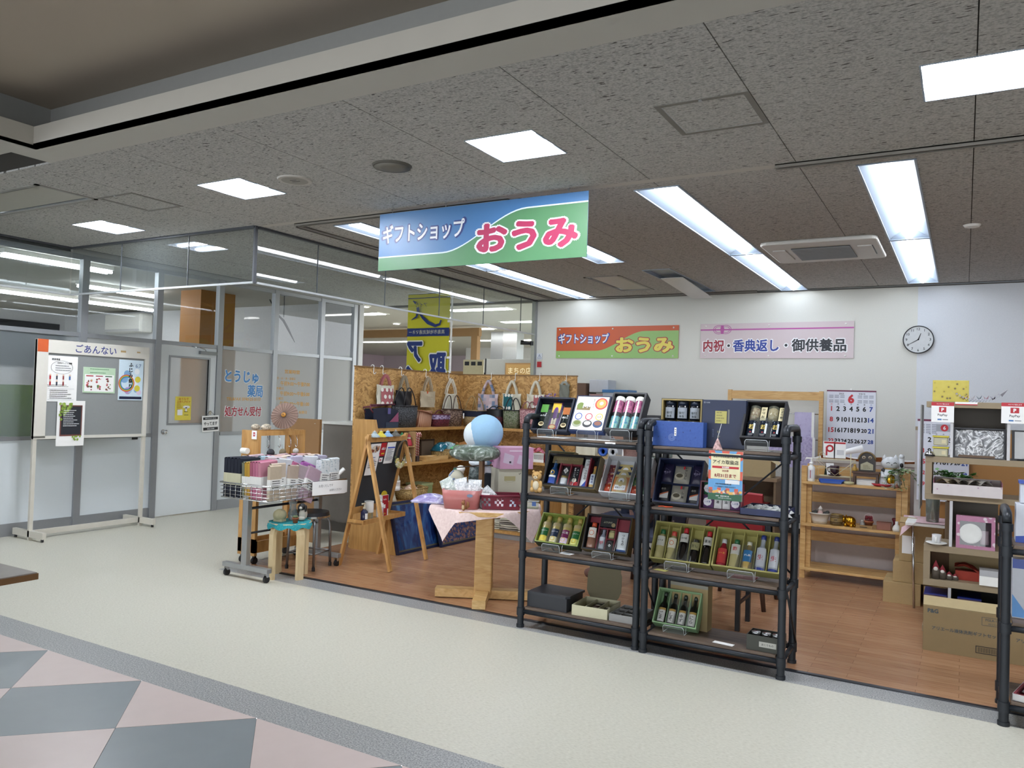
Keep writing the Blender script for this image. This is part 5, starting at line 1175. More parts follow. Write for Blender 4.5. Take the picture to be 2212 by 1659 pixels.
t = thing('gift_box', 'bright blue speckled gift box in front of the seaweed jars', 'gift box', gframe(-1.667, 4.65, T2+.001, 2))
G().m(tex('blue_speckle', [(.27, '#10204a'), (.33, '#2b4c92'), (1, '#34579e')], (1, 1, 1), 'noise', 65, 2, 0, .5)).bx(0, 0, -.075, .316, .153, 0).build('box', t, bevel=.002); g = G().m(PAPER).rect(.137, .065, .15, .115, .0008); vtxt(g, '海の幸', .1435, .09, .04, .009, INK, .0013); g.m(KM('#8fa4cf', .5))
for r in (.009, .015, .021): g.ring(.122, .055, r-.0012, r, .0008, 16)
g.build('print', t)
K = gframe(-1.139, 4.66, 1.326, 35)
tray_box('black gift box of seaweed tins and rice toppings above the rack post', K, .238, .268, .085, KM('#1d1f25', .5), BKI, .012, cells=((.012, .135, .226, .139, .03),))
for k in range(3):
    t = bottle(K @ MTR((.052+.068*k, .016, -.045)) @ LAY, .032, .118, 'can', KM('#141c28', .15), KM('#1b2431', .2), 'dark blue seaweed tin, %s in the black box' % ('nearest the navy lid', 'in the middle', 'nearest the post')[k], name='tin', cat='tin', capr=1.0, texts=(('若', .62, 1.0, .3, KM('#c9b258', .4), False), ('●', .3, .3, .1, KM('#8a2a30', .4), False)), group='seaweed tins in the black box'); g = G().at(MRO(.5, 4, 'Z')); wrap(g, .032, .03, .1, KM('#cfd6de', .2), .35); g.build('side_label', t)
for k, (c, l) in enumerate((('#8a3a34', 'red plum topping cup'), ('#a88a54', 'brown flake topping cup'))):
    t = thing('topping_cup', l+' in the black box', 'cup', K @ MTR((.055+.105*k, .145, -.045)) @ LAY, 'topping cups in the black box'); G().m(tex('flakes'+c, [(.3, c), (.6, '#c9b294')], (1, 1, 1), 'noise', 120, 2, 0, .3)).lathe([(0, .006), (.028, .006), (.031, .08), (.02, .09), (0, .092)], n=16).build('flakes', t); G().m(GLASSB).lathe([(.030, 0), (.0335, .096)], n=16).build('cup', t)
for k, s in enumerate(('かつお', 'けずり節')):
    pouch(K @ MTR((.09+.105*k, .145, -.03)), .034, .095, .006, KM('#c9bf98', .5), ('cream packet with black writing between the topping cups', 'cream packet beside the far topping cup')[k], fn=lambda g, w, h, z, s=s: vtxt(g, s, w*.5, h*.5, h*.8, .018, INK, z), group='cream packets in the black box')
stand(-1.10, 4.645, T2, .13, .055, 'clear acrylic stand under the black box of seaweed tins')
t = thing('paper_ornament', 'small folded paper cone ornament hanging above the notice', 'ornament', (-1.255, 4.62, 1.25)); G().m(tex('pinkpaper', [(.3, '#6a4a48'), (.6, '#c9a8a4')], (1, 1, 1), 'noise', 60, 3, 0, .6)).lathe([(.030, .0), (.026, .01), (.012, .045), (0, .07)], n=8, smooth=False).build('cone', t); G().m(LWHITE).tube([(0, 0, .07), (.004, .06, .15)], .0012, 4).build('string', t)
def p_aika(g, w, h):
    rd, bl = KM('#c85a48', .5), KM('#5f98c8', .5)
    for k in range(22):
        a0, a1 = 2*PI*k/22, 2*PI*(k+1)/22; c = (w/2, h*.6); R = lambda a: (c[0]+.16*cos(a), c[1]+.24*sin(a))
        p0, p1 = R(a0), R(a1); cl = lambda p: (min(w, max(0, p[0])), min(h, max(h*.14, p[1])))
        q0, q1 = cl(p0), cl(p1); g.m(rd if k % 2 else bl).add([(c[0], c[1], .0066), (q0[0], q0[1], .0066), (q1[0], q1[1], .0066)], [(0, 1, 2)])
    g.m(bl).rect(0, h*.13, w, h*.42, .0068).m(rd)
    for k in range(4): g.rect(w*.02+w*.25*k, h*.14, w*.13+w*.25*k, h*.25, .007)
    g.m(KM('#ddd5ae', .6)).rect(w*.07, h*.43, w*.93, h*.95, .0072)
    z = .0078
    g.m(INK).txt('「高島市物価高騰対策支援」', w*.5, h*.88, w*.78, h*.05, z, .01).txt('アイカ取扱店', w*.5, h*.775, w*.8, h*.085, z, .02)
    g.m(RED).rect(w*.11, h*.645, w*.89, h*.69, z).m(LWHITE).txt('有効期間', w*.5, h*.667, w*.32, h*.035, z+.0006, .02)
    g.m(KM('#8a2028', .5)).txt('2025年', w*.5, h*.6, w*.32, h*.045, z, .03).txt('8月31日まで', w*.5, h*.50, w*.7, h*.075, z, .03)
    g.m(INK).txt('高島市物価高騰対策支援', w*.45, h*.33, w*.6, h*.028, z, .02).txt('アイカ取扱店でご利用いただけます', w*.5, h*.275, w*.84, h*.026, z, .02)
    g.m(KM('#d5d8dc', .5)).rect(w*.5, h*.34, w*.92, h*.42, z)
    rr = RND(11)
    for k in range(16): g.m(mat(rr.choice(['#d8c0a0', '#c86a50', '#e8e0d0', '#8a5a48', '#d8a85a']), .5)).disc(w*(.05+.06*k), h*.15+rr.uniform(0, .012), .009, z+k*.0001, 8)
    g.m(KM('#2c5a40', .5)).rect(0, 0, w, h*.135, .008).m(LWHITE).txt('高島市商工会', w*.5, h*.085, w*.3, h*.028, .0086, .01).txt('加盟店', w*.28, h*.085, w*.1, h*.022, .0086, .01).txt('高島市新旭町 TEL 0740-00-0000', w*.5, h*.045, w*.5, h*.018, .0086, 0)
paper('notice_poster', -1.29, .961, .197, .285, 'colourful paper notice with dates clipped to the upper shelf of the second rack', p_aika, MTR((0, 4.575, 0)) @ FACE, cat='poster', z=.0)
L_ = gframe(-1.664, 4.66, .904, 25)
tray_box('navy gift box of soup cups and seasoning packs on the second shelf', L_, .29, .292, .085, KM('#5a5d66', .5), KM('#1a2444', .5), .01)
for k, (y, s, l) in enumerate(((.15, 'いわしぶし', 'upper grey soup cup'), (.02, 'だし椀', 'lower grey soup cup'))):
    pouch(L_ @ MTR((.095, y, -.06)), .10, .115, .022, KM('#8d8a80', .5), l+' in the navy gift box', cat='cup', fn=lambda g, w, h, z, s=s: (bowl_print(g, w*.4, h*.35, .03, z-.002, '#b0aa98', '#4a4434'), vtxt(g, s, w*.8, h*.55, h*.75, .014, INK, z), g.m(RED).rect(w*.6, h*.75, w*.7, h*.92, z)))
for k, (x, y, l, s) in enumerate(((.018, .155, 'purple seasoning pack by the rack post', 'ゆかり'), (.208, .155, 'purple seasoning pack on the far side', 'ゆかり'), (.02, .02, 'dark jar pack by the rack post', 'のり'), (.21, .02, 'dark jar pack on the far side', 'のり'))):
    def f(g, w, h, z, k=k, s=s):
        if k < 2: g.m(KM('#8f8aa8', .5)).ring(w*.5, h*.55, .022, .024, z, 3).txt(s, w*.5, h*.5, w*.6, .015, z, .02)
        else: g.m(KM('#c6c6c2', .5)).add([(w*.1, h*.2, z), (w*.9, h*.2, z), (w*.9, h*.52, z), (w*.1, h*.34, z)], [(0, 1, 2, 3)]).m(KM('#b0603a', .5)).add([(w*.1, h*.34, z), (w*.9, h*.52, z), (w*.9, h*.58, z), (w*.1, h*.42, z)], [(0, 1, 2, 3)]).m(KM('#a8a8a0', .5)).txt(s, w*.4, h*.7, w*.4, .02, z, .02)
    pouch(L_ @ MTR((x, y, -.06)), .066, .12, .014, KM('#1f1a38' if k < 2 else '#14161c', .4), l+' in the navy gift box', fn=f)
tag(G().m(KM('#c8502a', .6)).tube([(0, 0, .003), (.03, .004, .006), (.05, -.006, .003), (.09, .0, .008), (.085, .008, .004), (.03, .012, .004)], .003, 5).build('ribbon'), 'orange ribbon scrap on the second shelf', 'ribbon', M=(-1.60, 4.60, .883))
Mb = gframe(-1.372, 4.68, .884, 6)
tray_box('red gift box of seasoning behind the paper notice', Mb, .25, .17, .05, KM('#8a1f30', .5), KM('#4a1f30', .5), .008)
for k, (x, y, c, l) in enumerate(((.012, .012, '#6a4a78', 'octagonal label pack at the near end'), (.178, .012, '#6a4a78', 'octagonal label pack at the far end'), (.012, .09, '#2f6a4a', 'green label pack above'))):
    pouch(Mb @ MTR((x, y, -.04)), .062, .072, .02, mat(c, .4), l+' in the red gift box', fn=lambda g, w, h, z: g.m(KM('#c9c6cc', .5)).disc(w*.5, h*.5, .026, z, 8).m(INKB).txt('しば漬', w*.5, h*.5, .034, .014, z+.0005, .01))
for k in range(2):
    pouch(Mb @ MTR((.078+.05*k, .012, -.04)), .046, .10, .012, KM('#d0d0d0', .4), ('white dashi sachet nearest the post', 'second white dashi sachet')[k]+' in the red gift box', fn=lambda g, w, h, z: vtxt(g, '醤油', w*.5, h*.55, h*.6, .018, INK, z))
t = tray_box('shallow navy tray full of small white packets on the second shelf', MTR((-1.115, 4.615, .9215)), .255, .30, .038, KM('#1c2750', .45), KM('#1a2140', .5), .004)
rr = RND(21)
for k in range(18):
    x, y = .015+.04*(k % 6), .02+.085*(k // 6)
    o = pouch(Mx((-1.115+x, 4.615+y, .893+.006*rr.random()), rr.uniform(-.5, .5), rr.uniform(-.2, .2)), .04, .085, .02, KM('#d3d6d4', .35), 'small white packet in the shallow navy tray, %s row, %s' % (('front', 'middle', 'rear')[k//6], ('at the near end', 'second from the near end', 'third from the near end', 'fourth from the near end', 'second from the post', 'at the post end')[k % 6]), fn=lambda g, w, h, z: g.m(KM('#50605a', .5)).rect(w*.2, h*.3, w*.7, h*.6, z-.002), group='white packets in the navy tray')
YEL, YELI = KM('#8f8a52', .5), KM('#a39d5e', .55)
O_ = gframe(-1.671, 4.66, .556, 28); P_ = gframe(-1.287, 4.66, .560, 31)
tray_box('olive yellow gift box of soy sauce and oils, first of the pair', O_, .378, .245, .085, YEL, YELI, .009, cells=[(.073*k+.009, .009, .073*k+.013, .236, .055) for k in range(1, 5)])
tray_box('olive yellow gift box of vinegar and sauce bottles, second of the pair', P_, .392, .25, .085, YEL, YELI, .009, cells=[(.075*k+.009, .009, .075*k+.013, .24, .055) for k in range(1, 5)])
SOY = KM('#0f0c0c', .1, spec=.8); PALE = KM('#aba374', .12, var=.02)
OB = [(.19, PALE, KM('#2a6a42', .4), 'oil', (('#c3c3ba', .42, .75),), ('サラダ', .6), 'pale oil bottle with a green cap'), (.185, PALE, KM('#c0483c', .4), 'oil', (('#d0cdbb', .40, .74),), ('●', .57), 'pale oil bottle with a red cap'),
      (.215, SOY, RED, 'sauce', (('#bdbcb6', .55, .80),), ('丸大豆', .67), 'tall soy sauce bottle with a red cap'), (.15, SOY, KM('#3a3a34', .5), 'sauce', (('#8d8a62', .52, .84),), ('だし', .68), 'short dark dashi bottle'), (.21, SOY, RED, 'sauce', (('#bdbcb6', .55, .80),), ('醤油', .67), 'soy sauce bottle with a red cap at the end')]
for k, (h, b, c, kd, bands, (s, sz), l) in enumerate(OB):
    bottle(O_ @ MTR((.045+.073*k, .012, -.042)) @ LAY, .030, h, kd, b, c, l+' in the first olive yellow box', bands=[(a0, a1, mat(cc, .45)) for cc, a0, a1 in bands], texts=((s, sz, 1.2, .16, KM('#c8663a', .4) if s == '●' else INK, False),))
PB = [(.175, KM('#8a2230', .2), KM('#b9bcbf', .3), 'sauce', (('#b83a3a', .1, .62),), ('ソース', .45), KM('#d8b83a', .4), 'red sauce bottle with a silver neck'), (.18, PALE, KM('#2a6a42', .4), 'sauce', (('#c3c3ba', .45, .8),), ('酢', .64), RED, 'pale vinegar bottle with a green cap'),
      (.175, KM('#b39a5c', .12), KM('#c0bfae', .4), 'slim', (('#2f6a9a', .25, .66),), ('すし酢', .48), LWHITE, 'amber vinegar bottle with a blue label'), (.225, KM('#9aa0a8', .2), KM('#1f2f78', .3), 'slim', (('#b6bac2', .12, .62), ('#26367f', .0, .08)), ('生', .36), RED, 'squeeze soy sauce bottle with a blue cap'), (.225, KM('#9aa0a8', .2), KM('#1f2f78', .3), 'slim', (('#b6bac2', .12, .62), ('#26367f', .0, .08)), ('生', .36), RED, 'second squeeze soy sauce bottle, by the rack post')]
for k, (h, b, c, kd, bands, (s, sz), tm, l) in enumerate(PB):
    bottle(P_ @ MTR((.046+.075*k, .012, -.042)) @ LAY, .031, h, kd, b, c, l+' in the second olive yellow box', bands=[(a0, a1, mat(cc, .4)) for cc, a0, a1 in bands], texts=((s, sz, 1.2, .14, tm, False),))
stand(-1.56, 4.64, .50, .14, .045, 'clear acrylic stand under the first olive yellow box'); stand(-1.18, 4.64, .50, .15, .045, 'clear acrylic stand under the second olive yellow box')
tag(G().m(KM('#a9a35c', .7)).bx(-.04, -.02, 0, .04, .02, .0015).build('sticky_note'), 'yellow note lying on the third shelf of the second rack', 'note', M=Mx((-1.575, 4.61, .501), -.2))
Q_ = gframe(-1.642, 4.66, .168, 32)
tray_box('light green gift box of four black bottles on the bottom shelf', Q_, .275, .225, .075, KM('#7fa077', .5), KM('#8aaa80', .5), .008, cells=[(.065*k+.01, .009, .065*k+.013, .215, .05) for k in range(1, 4)])
for k, s in enumerate(('ごま', 'しそ', 'ゆず', 'にら')):
    bottle(Q_ @ MTR((.042+.064*k, .012, -.038)) @ LAY, .026, .195, 'slim', KM('#0d0f0d', .12, spec=.8), KM('#202a22', .4), 'black dressing bottle marked %s in the light green box' % ('first from the post', 'second from the post', 'third from the post', 'last from the post')[k], bands=((.03, .40, KM('#c9c9c6', .5)), (.40, .47, KM('#a88a4a', .4))), texts=((s, .22, .9, .26, INK, True),), group='dressing bottles in the light green box')
stand(-1.56, 4.645, .125, .13, .035, 'clear acrylic stand under the light green box')
t = thing('cardboard_box', 'brown carton with grey tape standing behind the light green box', 'box', Mx((-1.575, 4.80, .126), -.05)); G().m(KM('#8d7c55', .7)).bx(0, 0, 0, .24, .085, .275).build('carton', t); G().m(KM('#7d7b70', .5)).bx(.0, -.0005, .255, .24, .0855, .2755).build('tape', t)
t = thing('gift_box', 'small dark olive box of three silver lidded jars on the bottom shelf', 'gift box', (-1.055, 4.60, .126))
OLV = KM('#33352e', .5); g = G().m(OLV).bx(0, 0, 0, .19, .15, .004)
for a in ((0, 0, .004, .15), (.186, 0, .19, .15), (.004, 0, .186, .004), (.004, .146, .186, .15)): g.bx(a[0], a[1], .004, a[2], a[3], .085)
g.build('box', t); G().m(KM('#a9a9a2', .5)).at(FACE).rect(.07, .025, .165, .055, .0008).m(INK).txt('おくりもの', .117, .04, .07, .012, .0013, .01).build('label', t)
for k in range(3): bottle(MTR((-1.055+.037+.058*k, 4.675, .131)), .026, .085, 'jar', KM('#5a5044', .3), KM('#b9bcbe', .2, .8), 'silver lidded jar, %s in the small dark box' % ('nearest the light green box', 'in the middle', 'nearest the post')[k], name='jar', cat='jar', capr=1.0, group='silver lidded jars')
tag(G().m(PAPER).bx(-.06, -.02, 0, .06, .02, .0015).build('price_card'), 'white card lying on the bottom shelf of the second rack', 'card', M=Mx((-1.19, 4.62, .126), -.12))
t = thing('banner', 'yellow and blue banner flag on a white pole behind the chipboard shelf', 'banner', (-6.57, 8.5, 0))
YB = KM('#c2bd2c', .8, var=.03); BB = KM('#22346e', .8, var=.02)
BW = .685
def wav(u): return .012*sin(7*u)
def strip(g, z0, z1, off=0): g.grid(lambda u, v: (BW*u, wav(u)+.01*sin(3*v)+off, z0+(z1-z0)*v), 12, 4)
g = G().m(YB); strip(g, .9, 2.89); g.build('cloth', t)
g = G().m(BB)
for z0, z1 in ((2.32, 2.43), (2.83, 2.895)): strip(g, z0, z1, -.003)
g.build('blue_band', t)
MIR = MTR((BW/2, -.022, 0)) @ FACE @ Matrix.Scale(-1, 4, (1, 0, 0))
g = G().m(BB).at(MIR).txt('アイカ', .10, 2.74, .26, .055, .0, .0)
g.build('lettering', t)
g = G().m(BB).at(MTR((0, -.022, 0)) @ FACE)
def brush(pts, ws):
    P2 = [Vector((p[0], p[1])) for p in pts]
    L_, R_ = [], []
    for i, p in enumerate(P2):
        d = (P2[min(i+1, len(P2)-1)]-P2[max(i-1, 0)]).normalized(); n = Vector((-d.y, d.x))*ws[i]; L_.append(p+n); R_.append(p-n)
    for i in range(len(P2)-1): g.add([(*L_[i], 0), (*L_[i+1], 0), (*R_[i+1], 0), (*R_[i], 0)], [(0, 1, 2, 3)])
brush([(.10, 2.80), (.15, 2.765)], [.006, .02]); brush([(.18, 2.71), (.19, 2.66), (.165, 2.58), (.08, 2.54)], [.022, .024, .016, .003])
brush([(.19, 2.66), (.27, 2.57), (.36, 2.50), (.48, 2.455), (.55, 2.475), (.57, 2.53)], [.01, .02, .024, .02, .016, .012]); g.build('emblem', t)
g = G().m(KM('#c9c9b8', .8, var=0)).at(MIR).txt('高島市地域流通マネー', 0, 2.375, .6, .055, .002, .0)
g.build('band_lettering', t)
for st, x, y, w, h in (('取', .19, 1.94, .28, .32), ('ア', -.19, 2.11, .26, .28), ('イ', -.19, 1.78, .26, .28)):
    g = G().at(MIR).m(KM('#d9d9cf', .8, var=0)).txt(st, -x if False else -x, y, w*1.12, h*1.12, .001, .09, keep=False).m(BB).txt(st, -x, y, w, h, .004, .05, keep=False); g.build('big_lettering', t)
G().m(WHITE).cyl((BW+.04, 0, 0), 2.92, .013, n=12).build('pole', t); G().m(WHITE).tube([(BW+.04, 0, 2.9), (-.01, 0, 2.9)], .008, 8).build('crossbar', t)
g = G().m(WHITE)
for z in (1.5, 2.02, 2.5): g.bx(BW-.02, -.008, z, BW+.05, .008, z+.03)
g.build('loop', t); G().m(DARK).cyl((BW+.04, 0, 0), .08, .16, .10, 20).build('foot', t)
t = thing('noren_sign', 'small cloth sign on a stand behind the banner pole', 'sign', (-6.9, 10.4, 0))
G().m(CREAM).bx(0, 0, 1.6, .38, .01, 2.12).build('cloth', t); g = G().m(DARK).bx(.10, -.006, 1.62, .30, 0, 1.86).bx(.03, -.006, 2.03, .11, 0, 2.09).bx(.15, -.006, 2.03, .23, 0, 2.09).bx(.27, -.006, 2.03, .35, 0, 2.09); g.build('pattern', t); G().m(PAPER).bx(.12, -.009, 1.64, .28, -.006, 1.84).build('panel', t); G().m(BLACK).cyl((.42, 0, 0), 2.14, .012, n=8).build('pole', t)
HKW = KM('#d8d8d2', .35)
def s_hook(x, y, along_x, label, z=1.797):
    t = thing('s_hook', label, 'hook', MTR((x, y, z)) @ (Matrix.Identity(4) if along_x else MRO(PI/2, 4, 'Z')), 'white hooks on the chipboard edge')
    pts = [(0, .03, -.03)]+[(0, .018*cos(a), .004+.016*sin(a)) for a in [PI*i/8 for i in range(9)]]+[(0, -.016, -.03)]+[(0, -.03-.014*cos(a)*-1-.0, -.055-.018*sin(a)) for a in [PI*i/8 for i in range(9)]]
    G().m(HKW).tube(pts, .0045, 6).build('wire', t)
def tote(M, w, h, hang, body, strap, label, depth=.05, fn=None, group='bags hanging on the chipboard', taper=0.0):
    """bag hanging on a hook: origin at the hook; local x along, y up, z to the viewer"""
    t = thing('tote_bag', label, 'bag', M, group)
    y1 = -hang
    def side(sgn):
        def fn_(u, v):
            ww = w*(1-taper*(v)); x = (u-.5)*ww; b = sin(PI*u)**.6*(1-.75*v)
            return (x+.004*sin(11*v+3*u), y1-h+h*v-.010*sin(PI*u)*(v > .95), sgn*depth/2*b+.006*sin(9*u+7*v)*sgn)
        return fn_
    g = G().m(body).grid(side(1), 12, 10).grid(side(-1), 12, 10); g.build('body', t)
    q = w*.28
    for sgn in (1, -1):
        g = G().m(strap); pts = [(-q, y1-.01), (-q*.75, y1+hang*.4), (-.012, -.012), (.012, -.012), (q*.75, y1+hang*.4), (q, y1-.01)]
        for (a, b), (c, d) in zip(pts[:-1], pts[1:]):
            n = Vector((-(d-b), c-a)).normalized()*.012
            g.add([(a-n.x, b-n.y, sgn*.012), (a+n.x, b+n.y, sgn*.014), (c+n.x, d+n.y, sgn*.010), (c-n.x, d-n.y, sgn*.012)], [(0, 1, 2, 3)], True)
        g.build('handle', t)
    if fn:
        g = G(); fn(g, w, h, y1, depth);
        if g.v: g.build('pattern', t)
    return t
def HX(y): return MTR((-5.155, y, 1.73)) @ FACE_X
def HY(x): return MTR((x, 7.825, 1.73)) @ FACE
CANV = KM('#c9c4b0', .85, var=.05, scale=40)
def dots(col, dot, x0, x1, y0, y1, seed, r=.024, n=8):
    def f(g, w, h, yt, d):
        k = d/2+.009
        def zz(x): return k*sin(PI*min(.98, max(.02, x/w+.5)))**.6
        def P(x, y): return (x, y, zz(x)*(1-.6*(y-(yt-h))/h)+.004)
        g.m(col).grid(lambda u, v: P(x0*w+(x1-x0)*w*u, yt-h+(y0+(y1-y0)*v)*h), 8, 6)
        rr = RND(seed); g.m(dot)
        for i in range(n):
            cx, cy = (x0+(x1-x0)*(.15+.7*((i % 3)/2)+(.12 if (i//3) % 2 else -.08)))*w, yt-h+(y0+(y1-y0)*(.12+.8*(i//3)/max(1, (n-1)//3)))*h
            g.add([(lambda q: (q[0], q[1], q[2]+.003))(P(cx+r*cos(2*PI*j/12), cy+r*sin(2*PI*j/12))) for j in range(12)], [tuple(range(12))])
    return f
ROSE = KM('#a35d5f', .85); TEAL = KM('#1f5f66', .85); DOT = KM('#dcd8cc', .85)
for y, l in ((6.205, 'empty white hook at the oak end of the chipboard'), (6.352, 'white hook holding the rose dotted bag'), (6.66, 'white hook holding the black bag'), (7.10, 'white hook holding the beige bag'), (7.548, 'white hook holding the cream bag')): s_hook(-5.22, y, False, l)
for x, l in ((-4.82, 'white hook holding the checked bag'), (-4.495, 'white hook holding the teal dotted bag'), (-4.176, 'white hook holding the small rose and cream bag'), (-3.84, 'white hook holding the grey strap bag')): s_hook(x, 7.885, True, l)
tote(HX(6.34), .27, .215, .11, CANV, ROSE, 'cream and rose tote bag with white dots on the chipboard wall', fn=dots(ROSE, DOT, -.32, .42, .0, .82, 1, .021, 9))
tote(HX(6.65), .27, .17, .16, BLACK, KM('#8d8470', .85), 'black tote bag with khaki straps on the chipboard wall')
tote(HX(7.08), .27, .18, .155, KM('#b5a78c', .85, var=.05), KM('#a3957c', .85), 'beige tote bag with a folded front pocket on the chipboard wall', fn=lambda g, w, h, yt, d: g.m(KM('#8f7f66', .85)).bx(-.06, yt-.07, d/2+.004, .05, yt-.066, d/2+.006).bx(-.06, yt-.09, d/2+.004, .03, yt-.087, d/2+.006).m(KM('#c0532a', .7)).bx(-.05, yt-.03, d/2, -.035, yt+.0, d/2+.006))
tote(HX(7.53), .36, .20, .17, KM('#d2cdbb', .85, var=.05), KM('#d2cdbb', .85), 'cream gathered bag near the corner of the chipboard', taper=.45, fn=lambda g, w, h, yt, d: [g.m(KM('#b9b29c', .85)).tube([(-.11+.045*k, yt-h+.01, d/2-.01), (-.05+.02*k, yt-.02, d/2-.008)], .003, 4) for k in range(6)] and None)
CHK = tex('checked_cloth', [(.3, '#b8a3a6'), (.5, '#cdbfc0'), (.7, '#6f7f98')], (26, 26, 26), 'cells', 1, 2, .1, .85)
tote(HY(-4.83), .27, .26, .16, CHK, CHK, 'pale pink and blue checked tote bag on the rear chipboard wall')
tote(HY(-4.51), .24, .19, .15, CANV, CANV, 'cream tote bag with a teal dotted panel on the rear chipboard wall', fn=dots(TEAL, DOT, -.42, .08, .0, .95, 3, .018, 6))
tote(HY(-4.20), .22, .16, .15, CANV, CANV, 'small cream tote bag with a rose panel on the rear chipboard wall', fn=dots(ROSE, DOT, -.05, .45, .0, .9, 4, .017, 6))
tote(HY(-3.84), .12, .16, .03, KM('#6d6f64', .85), KM('#8d9088', .85), 'narrow grey green bag at the end of the rear chipboard wall')
def weave(key, c1, c2, c3, s=(1, 1, 1), sc=70): return tex(key, [(.3, c1), (.5, c2), (.7, c3)], s, 'voronoi', sc, 2, 0, .7, bump=.6, bd=.006)
def basket(M, w, d, h, body, label, handle=None, hh=.12, band=None, cat='basket', flare=1.12, name='basket', group=None, one=False):
    t = thing(name, label, cat, M, group)
    ring = lambda k, z: [(k*w/2*math.copysign(abs(cos(a))**.6, cos(a)), k*d/2*math.copysign(abs(sin(a))**.6, sin(a)), z) for a in [2*PI*i/20 for i in range(20)]]
    rows = [(1/flare, 0), (.5*(1+1/flare), h*.4), (1, h), (.95, h), (.9/flare, .02)]
    vs, fs = [], []
    for k, z in rows: vs += ring(k, z)
    for a in range(len(rows)-1):
        for i in range(20): fs.append((a*20+i, a*20+(i+1) % 20, (a+1)*20+(i+1) % 20, (a+1)*20+i))
    fs.append(tuple(range(19, -1, -1))); fs.append(tuple(80+i for i in range(20)))
    G().m(body).add(vs, fs, True).build('body', t)
    if band:
        vs = ring(1.012, h*.62)+ring(1.02, h*1.005); G().m(band).add(vs, [(i, (i+1) % 20, 20+(i+1) % 20, 20+i) for i in range(20)], True).build('band', t)
    G().m(handle or body).tube([(p[0]*.99, p[1]*.99, h+.002) for p in ring(1, h)], .006, 6, closed=True).build('rim', t)
    if handle:
        for sy in ((0,) if one else (-1, 1)):
            y = sy*d*.45; G().m(handle).tube([((-.30+.6*i/10)*w, y*(1-.25*sin(PI*i/10)), h-.01+hh*sin(PI*i/10)**.7) for i in range(11)], .006, 6).build('handle', t)
    return t
def BX(y, x=-5.05): return MTR((x, y, 1.186)) @ MRO(PI/2, 4, 'Z')
def BY(x, y=7.73): return MTR((x, y, 1.186))
t = thing('patchwork_bag', 'navy and rose patchwork handbag at the oak end of the top shelf', 'bag', BX(6.165))
g = G().m(KM('#171c30', .8)).grid(lambda u, v: ((u-.5)*.36*(1+.08*v), -.055-.025*sin(PI*u)*(1-v), .19*v+.012*sin(4*u)*v), 10, 6).grid(lambda u, v: ((u-.5)*.36*(1+.08*v), .055+.02*sin(PI*u)*(1-v), .19*v), 10, 6).bx(-.18, -.055, 0, .18, .055, .006); g.build('body', t)
g = G().m(KM('#8a4a66', .85)).grid(lambda u, v: (.02+.15*u*(1-.2*v)+.02*v, -.085-.0*v, .06+(.09*u+.01)*v), 4, 3).m(KM('#2c3648', .85)).grid(lambda u, v: (-.03+.20*u, -.084, .002+.055*v), 4, 2); g.build('patch', t)
G().m(KM('#5a2230', .7)).tube([(-.19, -.05, .15), (-.23, -.05, .19), (-.20, -.02, .225), (.18, -.02, .235)], .008, 6).tube([(-.19, .05, .15), (-.22, .05, .2), (.18, .05, .23)], .008, 6).build('handle', t); G().m(KM('#5a5488', .6)).bx(-.02, -.10, .14, .02, -.096, .20).build('tag', t)
basket(BX(6.54), .34, .15, .22, weave('dark_weave', '#0f1012', '#26282b', '#55575a', (1, 1, 3)), 'large black striped woven basket on the top shelf', BLACK, .20)
t = basket(BX(6.85), .25, .14, .165, tex('stripe_cloth', [(.3, '#8e5a44'), (.5, '#b98868'), (.7, '#c9a68a')], (1, 1, .1), 'wave', 22, 2, .2, .8), 'orange striped covered basket on the top shelf', None, band=None); G().m(KM('#b06a4a', .8)).grid(lambda u, v: ((u-.5)*.27, -.08+.16*v-(.02*(v < .2)), .175-.05*(1-v)*u), 6, 4).build('flap', t)
basket(BX(7.16), .31, .15, .13, weave('maroon_weave', '#3a0f1c', '#5a1a2a', '#6d2434'), 'maroon basket with a violet checked band on the top shelf', KM('#5a1a2a', .7), .06, band=tex('violet_check', [(.3, '#5a3a5e'), (.6, '#a89ab8')], (60, 60, 60), 'cells', 1, 2, 0, .8), one=True)
t = basket(BX(7.42), .29, .15, .19, weave('brown_weave', '#3d2a22', '#5b4236', '#8a7564', (1, 1, 2), 45), 'brown vine basket with tall wire handles on the top shelf', KM('#4a3a30', .6), .17); G().m(PAPER).bx(.09, -.09, .09, .11, -.086, .15).build('tag', t)
basket(BY(-4.95), .28, .18, .18, weave('straw_weave', '#8a724a', '#a68d62', '#bda67c', (1, 1, 2)), 'straw basket with a navy band in the shelf corner', KM('#9a8258', .7), .18, band=KM('#151c33', .8))
basket(BY(-4.65), .21, .18, .20, weave('plum_weave', '#2a1018', '#4a1c28', '#5a2430'), 'dark plum basket on the rear top shelf', BLACK, .05, band=BLACK)
t = basket(BY(-4.435), .21, .17, .20, tex('leaf_wire', [(.3, '#2a2e22'), (.45, '#5d6a48'), (.6, '#8a8a78'), (.75, '#2a2a26')], (1, 1, 1), 'noise', 60, 4, 1, .8), 'dark wire basket stuffed with green cloth on the rear top shelf', BLACK, .15)
basket(BY(-4.22), .21, .17, .215, tex('pink_weave', [(.3, '#7d4a52'), (.5, '#a8787c'), (.7, '#c9a4a2')], (1, 1, 2), 'voronoi', 60, 2, 0, .8, bump=.5), 'dusty pink woven basket on the rear top shelf', KM('#8a5a5c', .7), .1)
t = thing('dried_flowers', 'bunch of dried purple flowers standing on the rear top shelf', 'flowers', (-3.98, 7.74, 1.186))
rr = RND(9); g = G().m(KM('#6a5a4a', .8)); tips = []
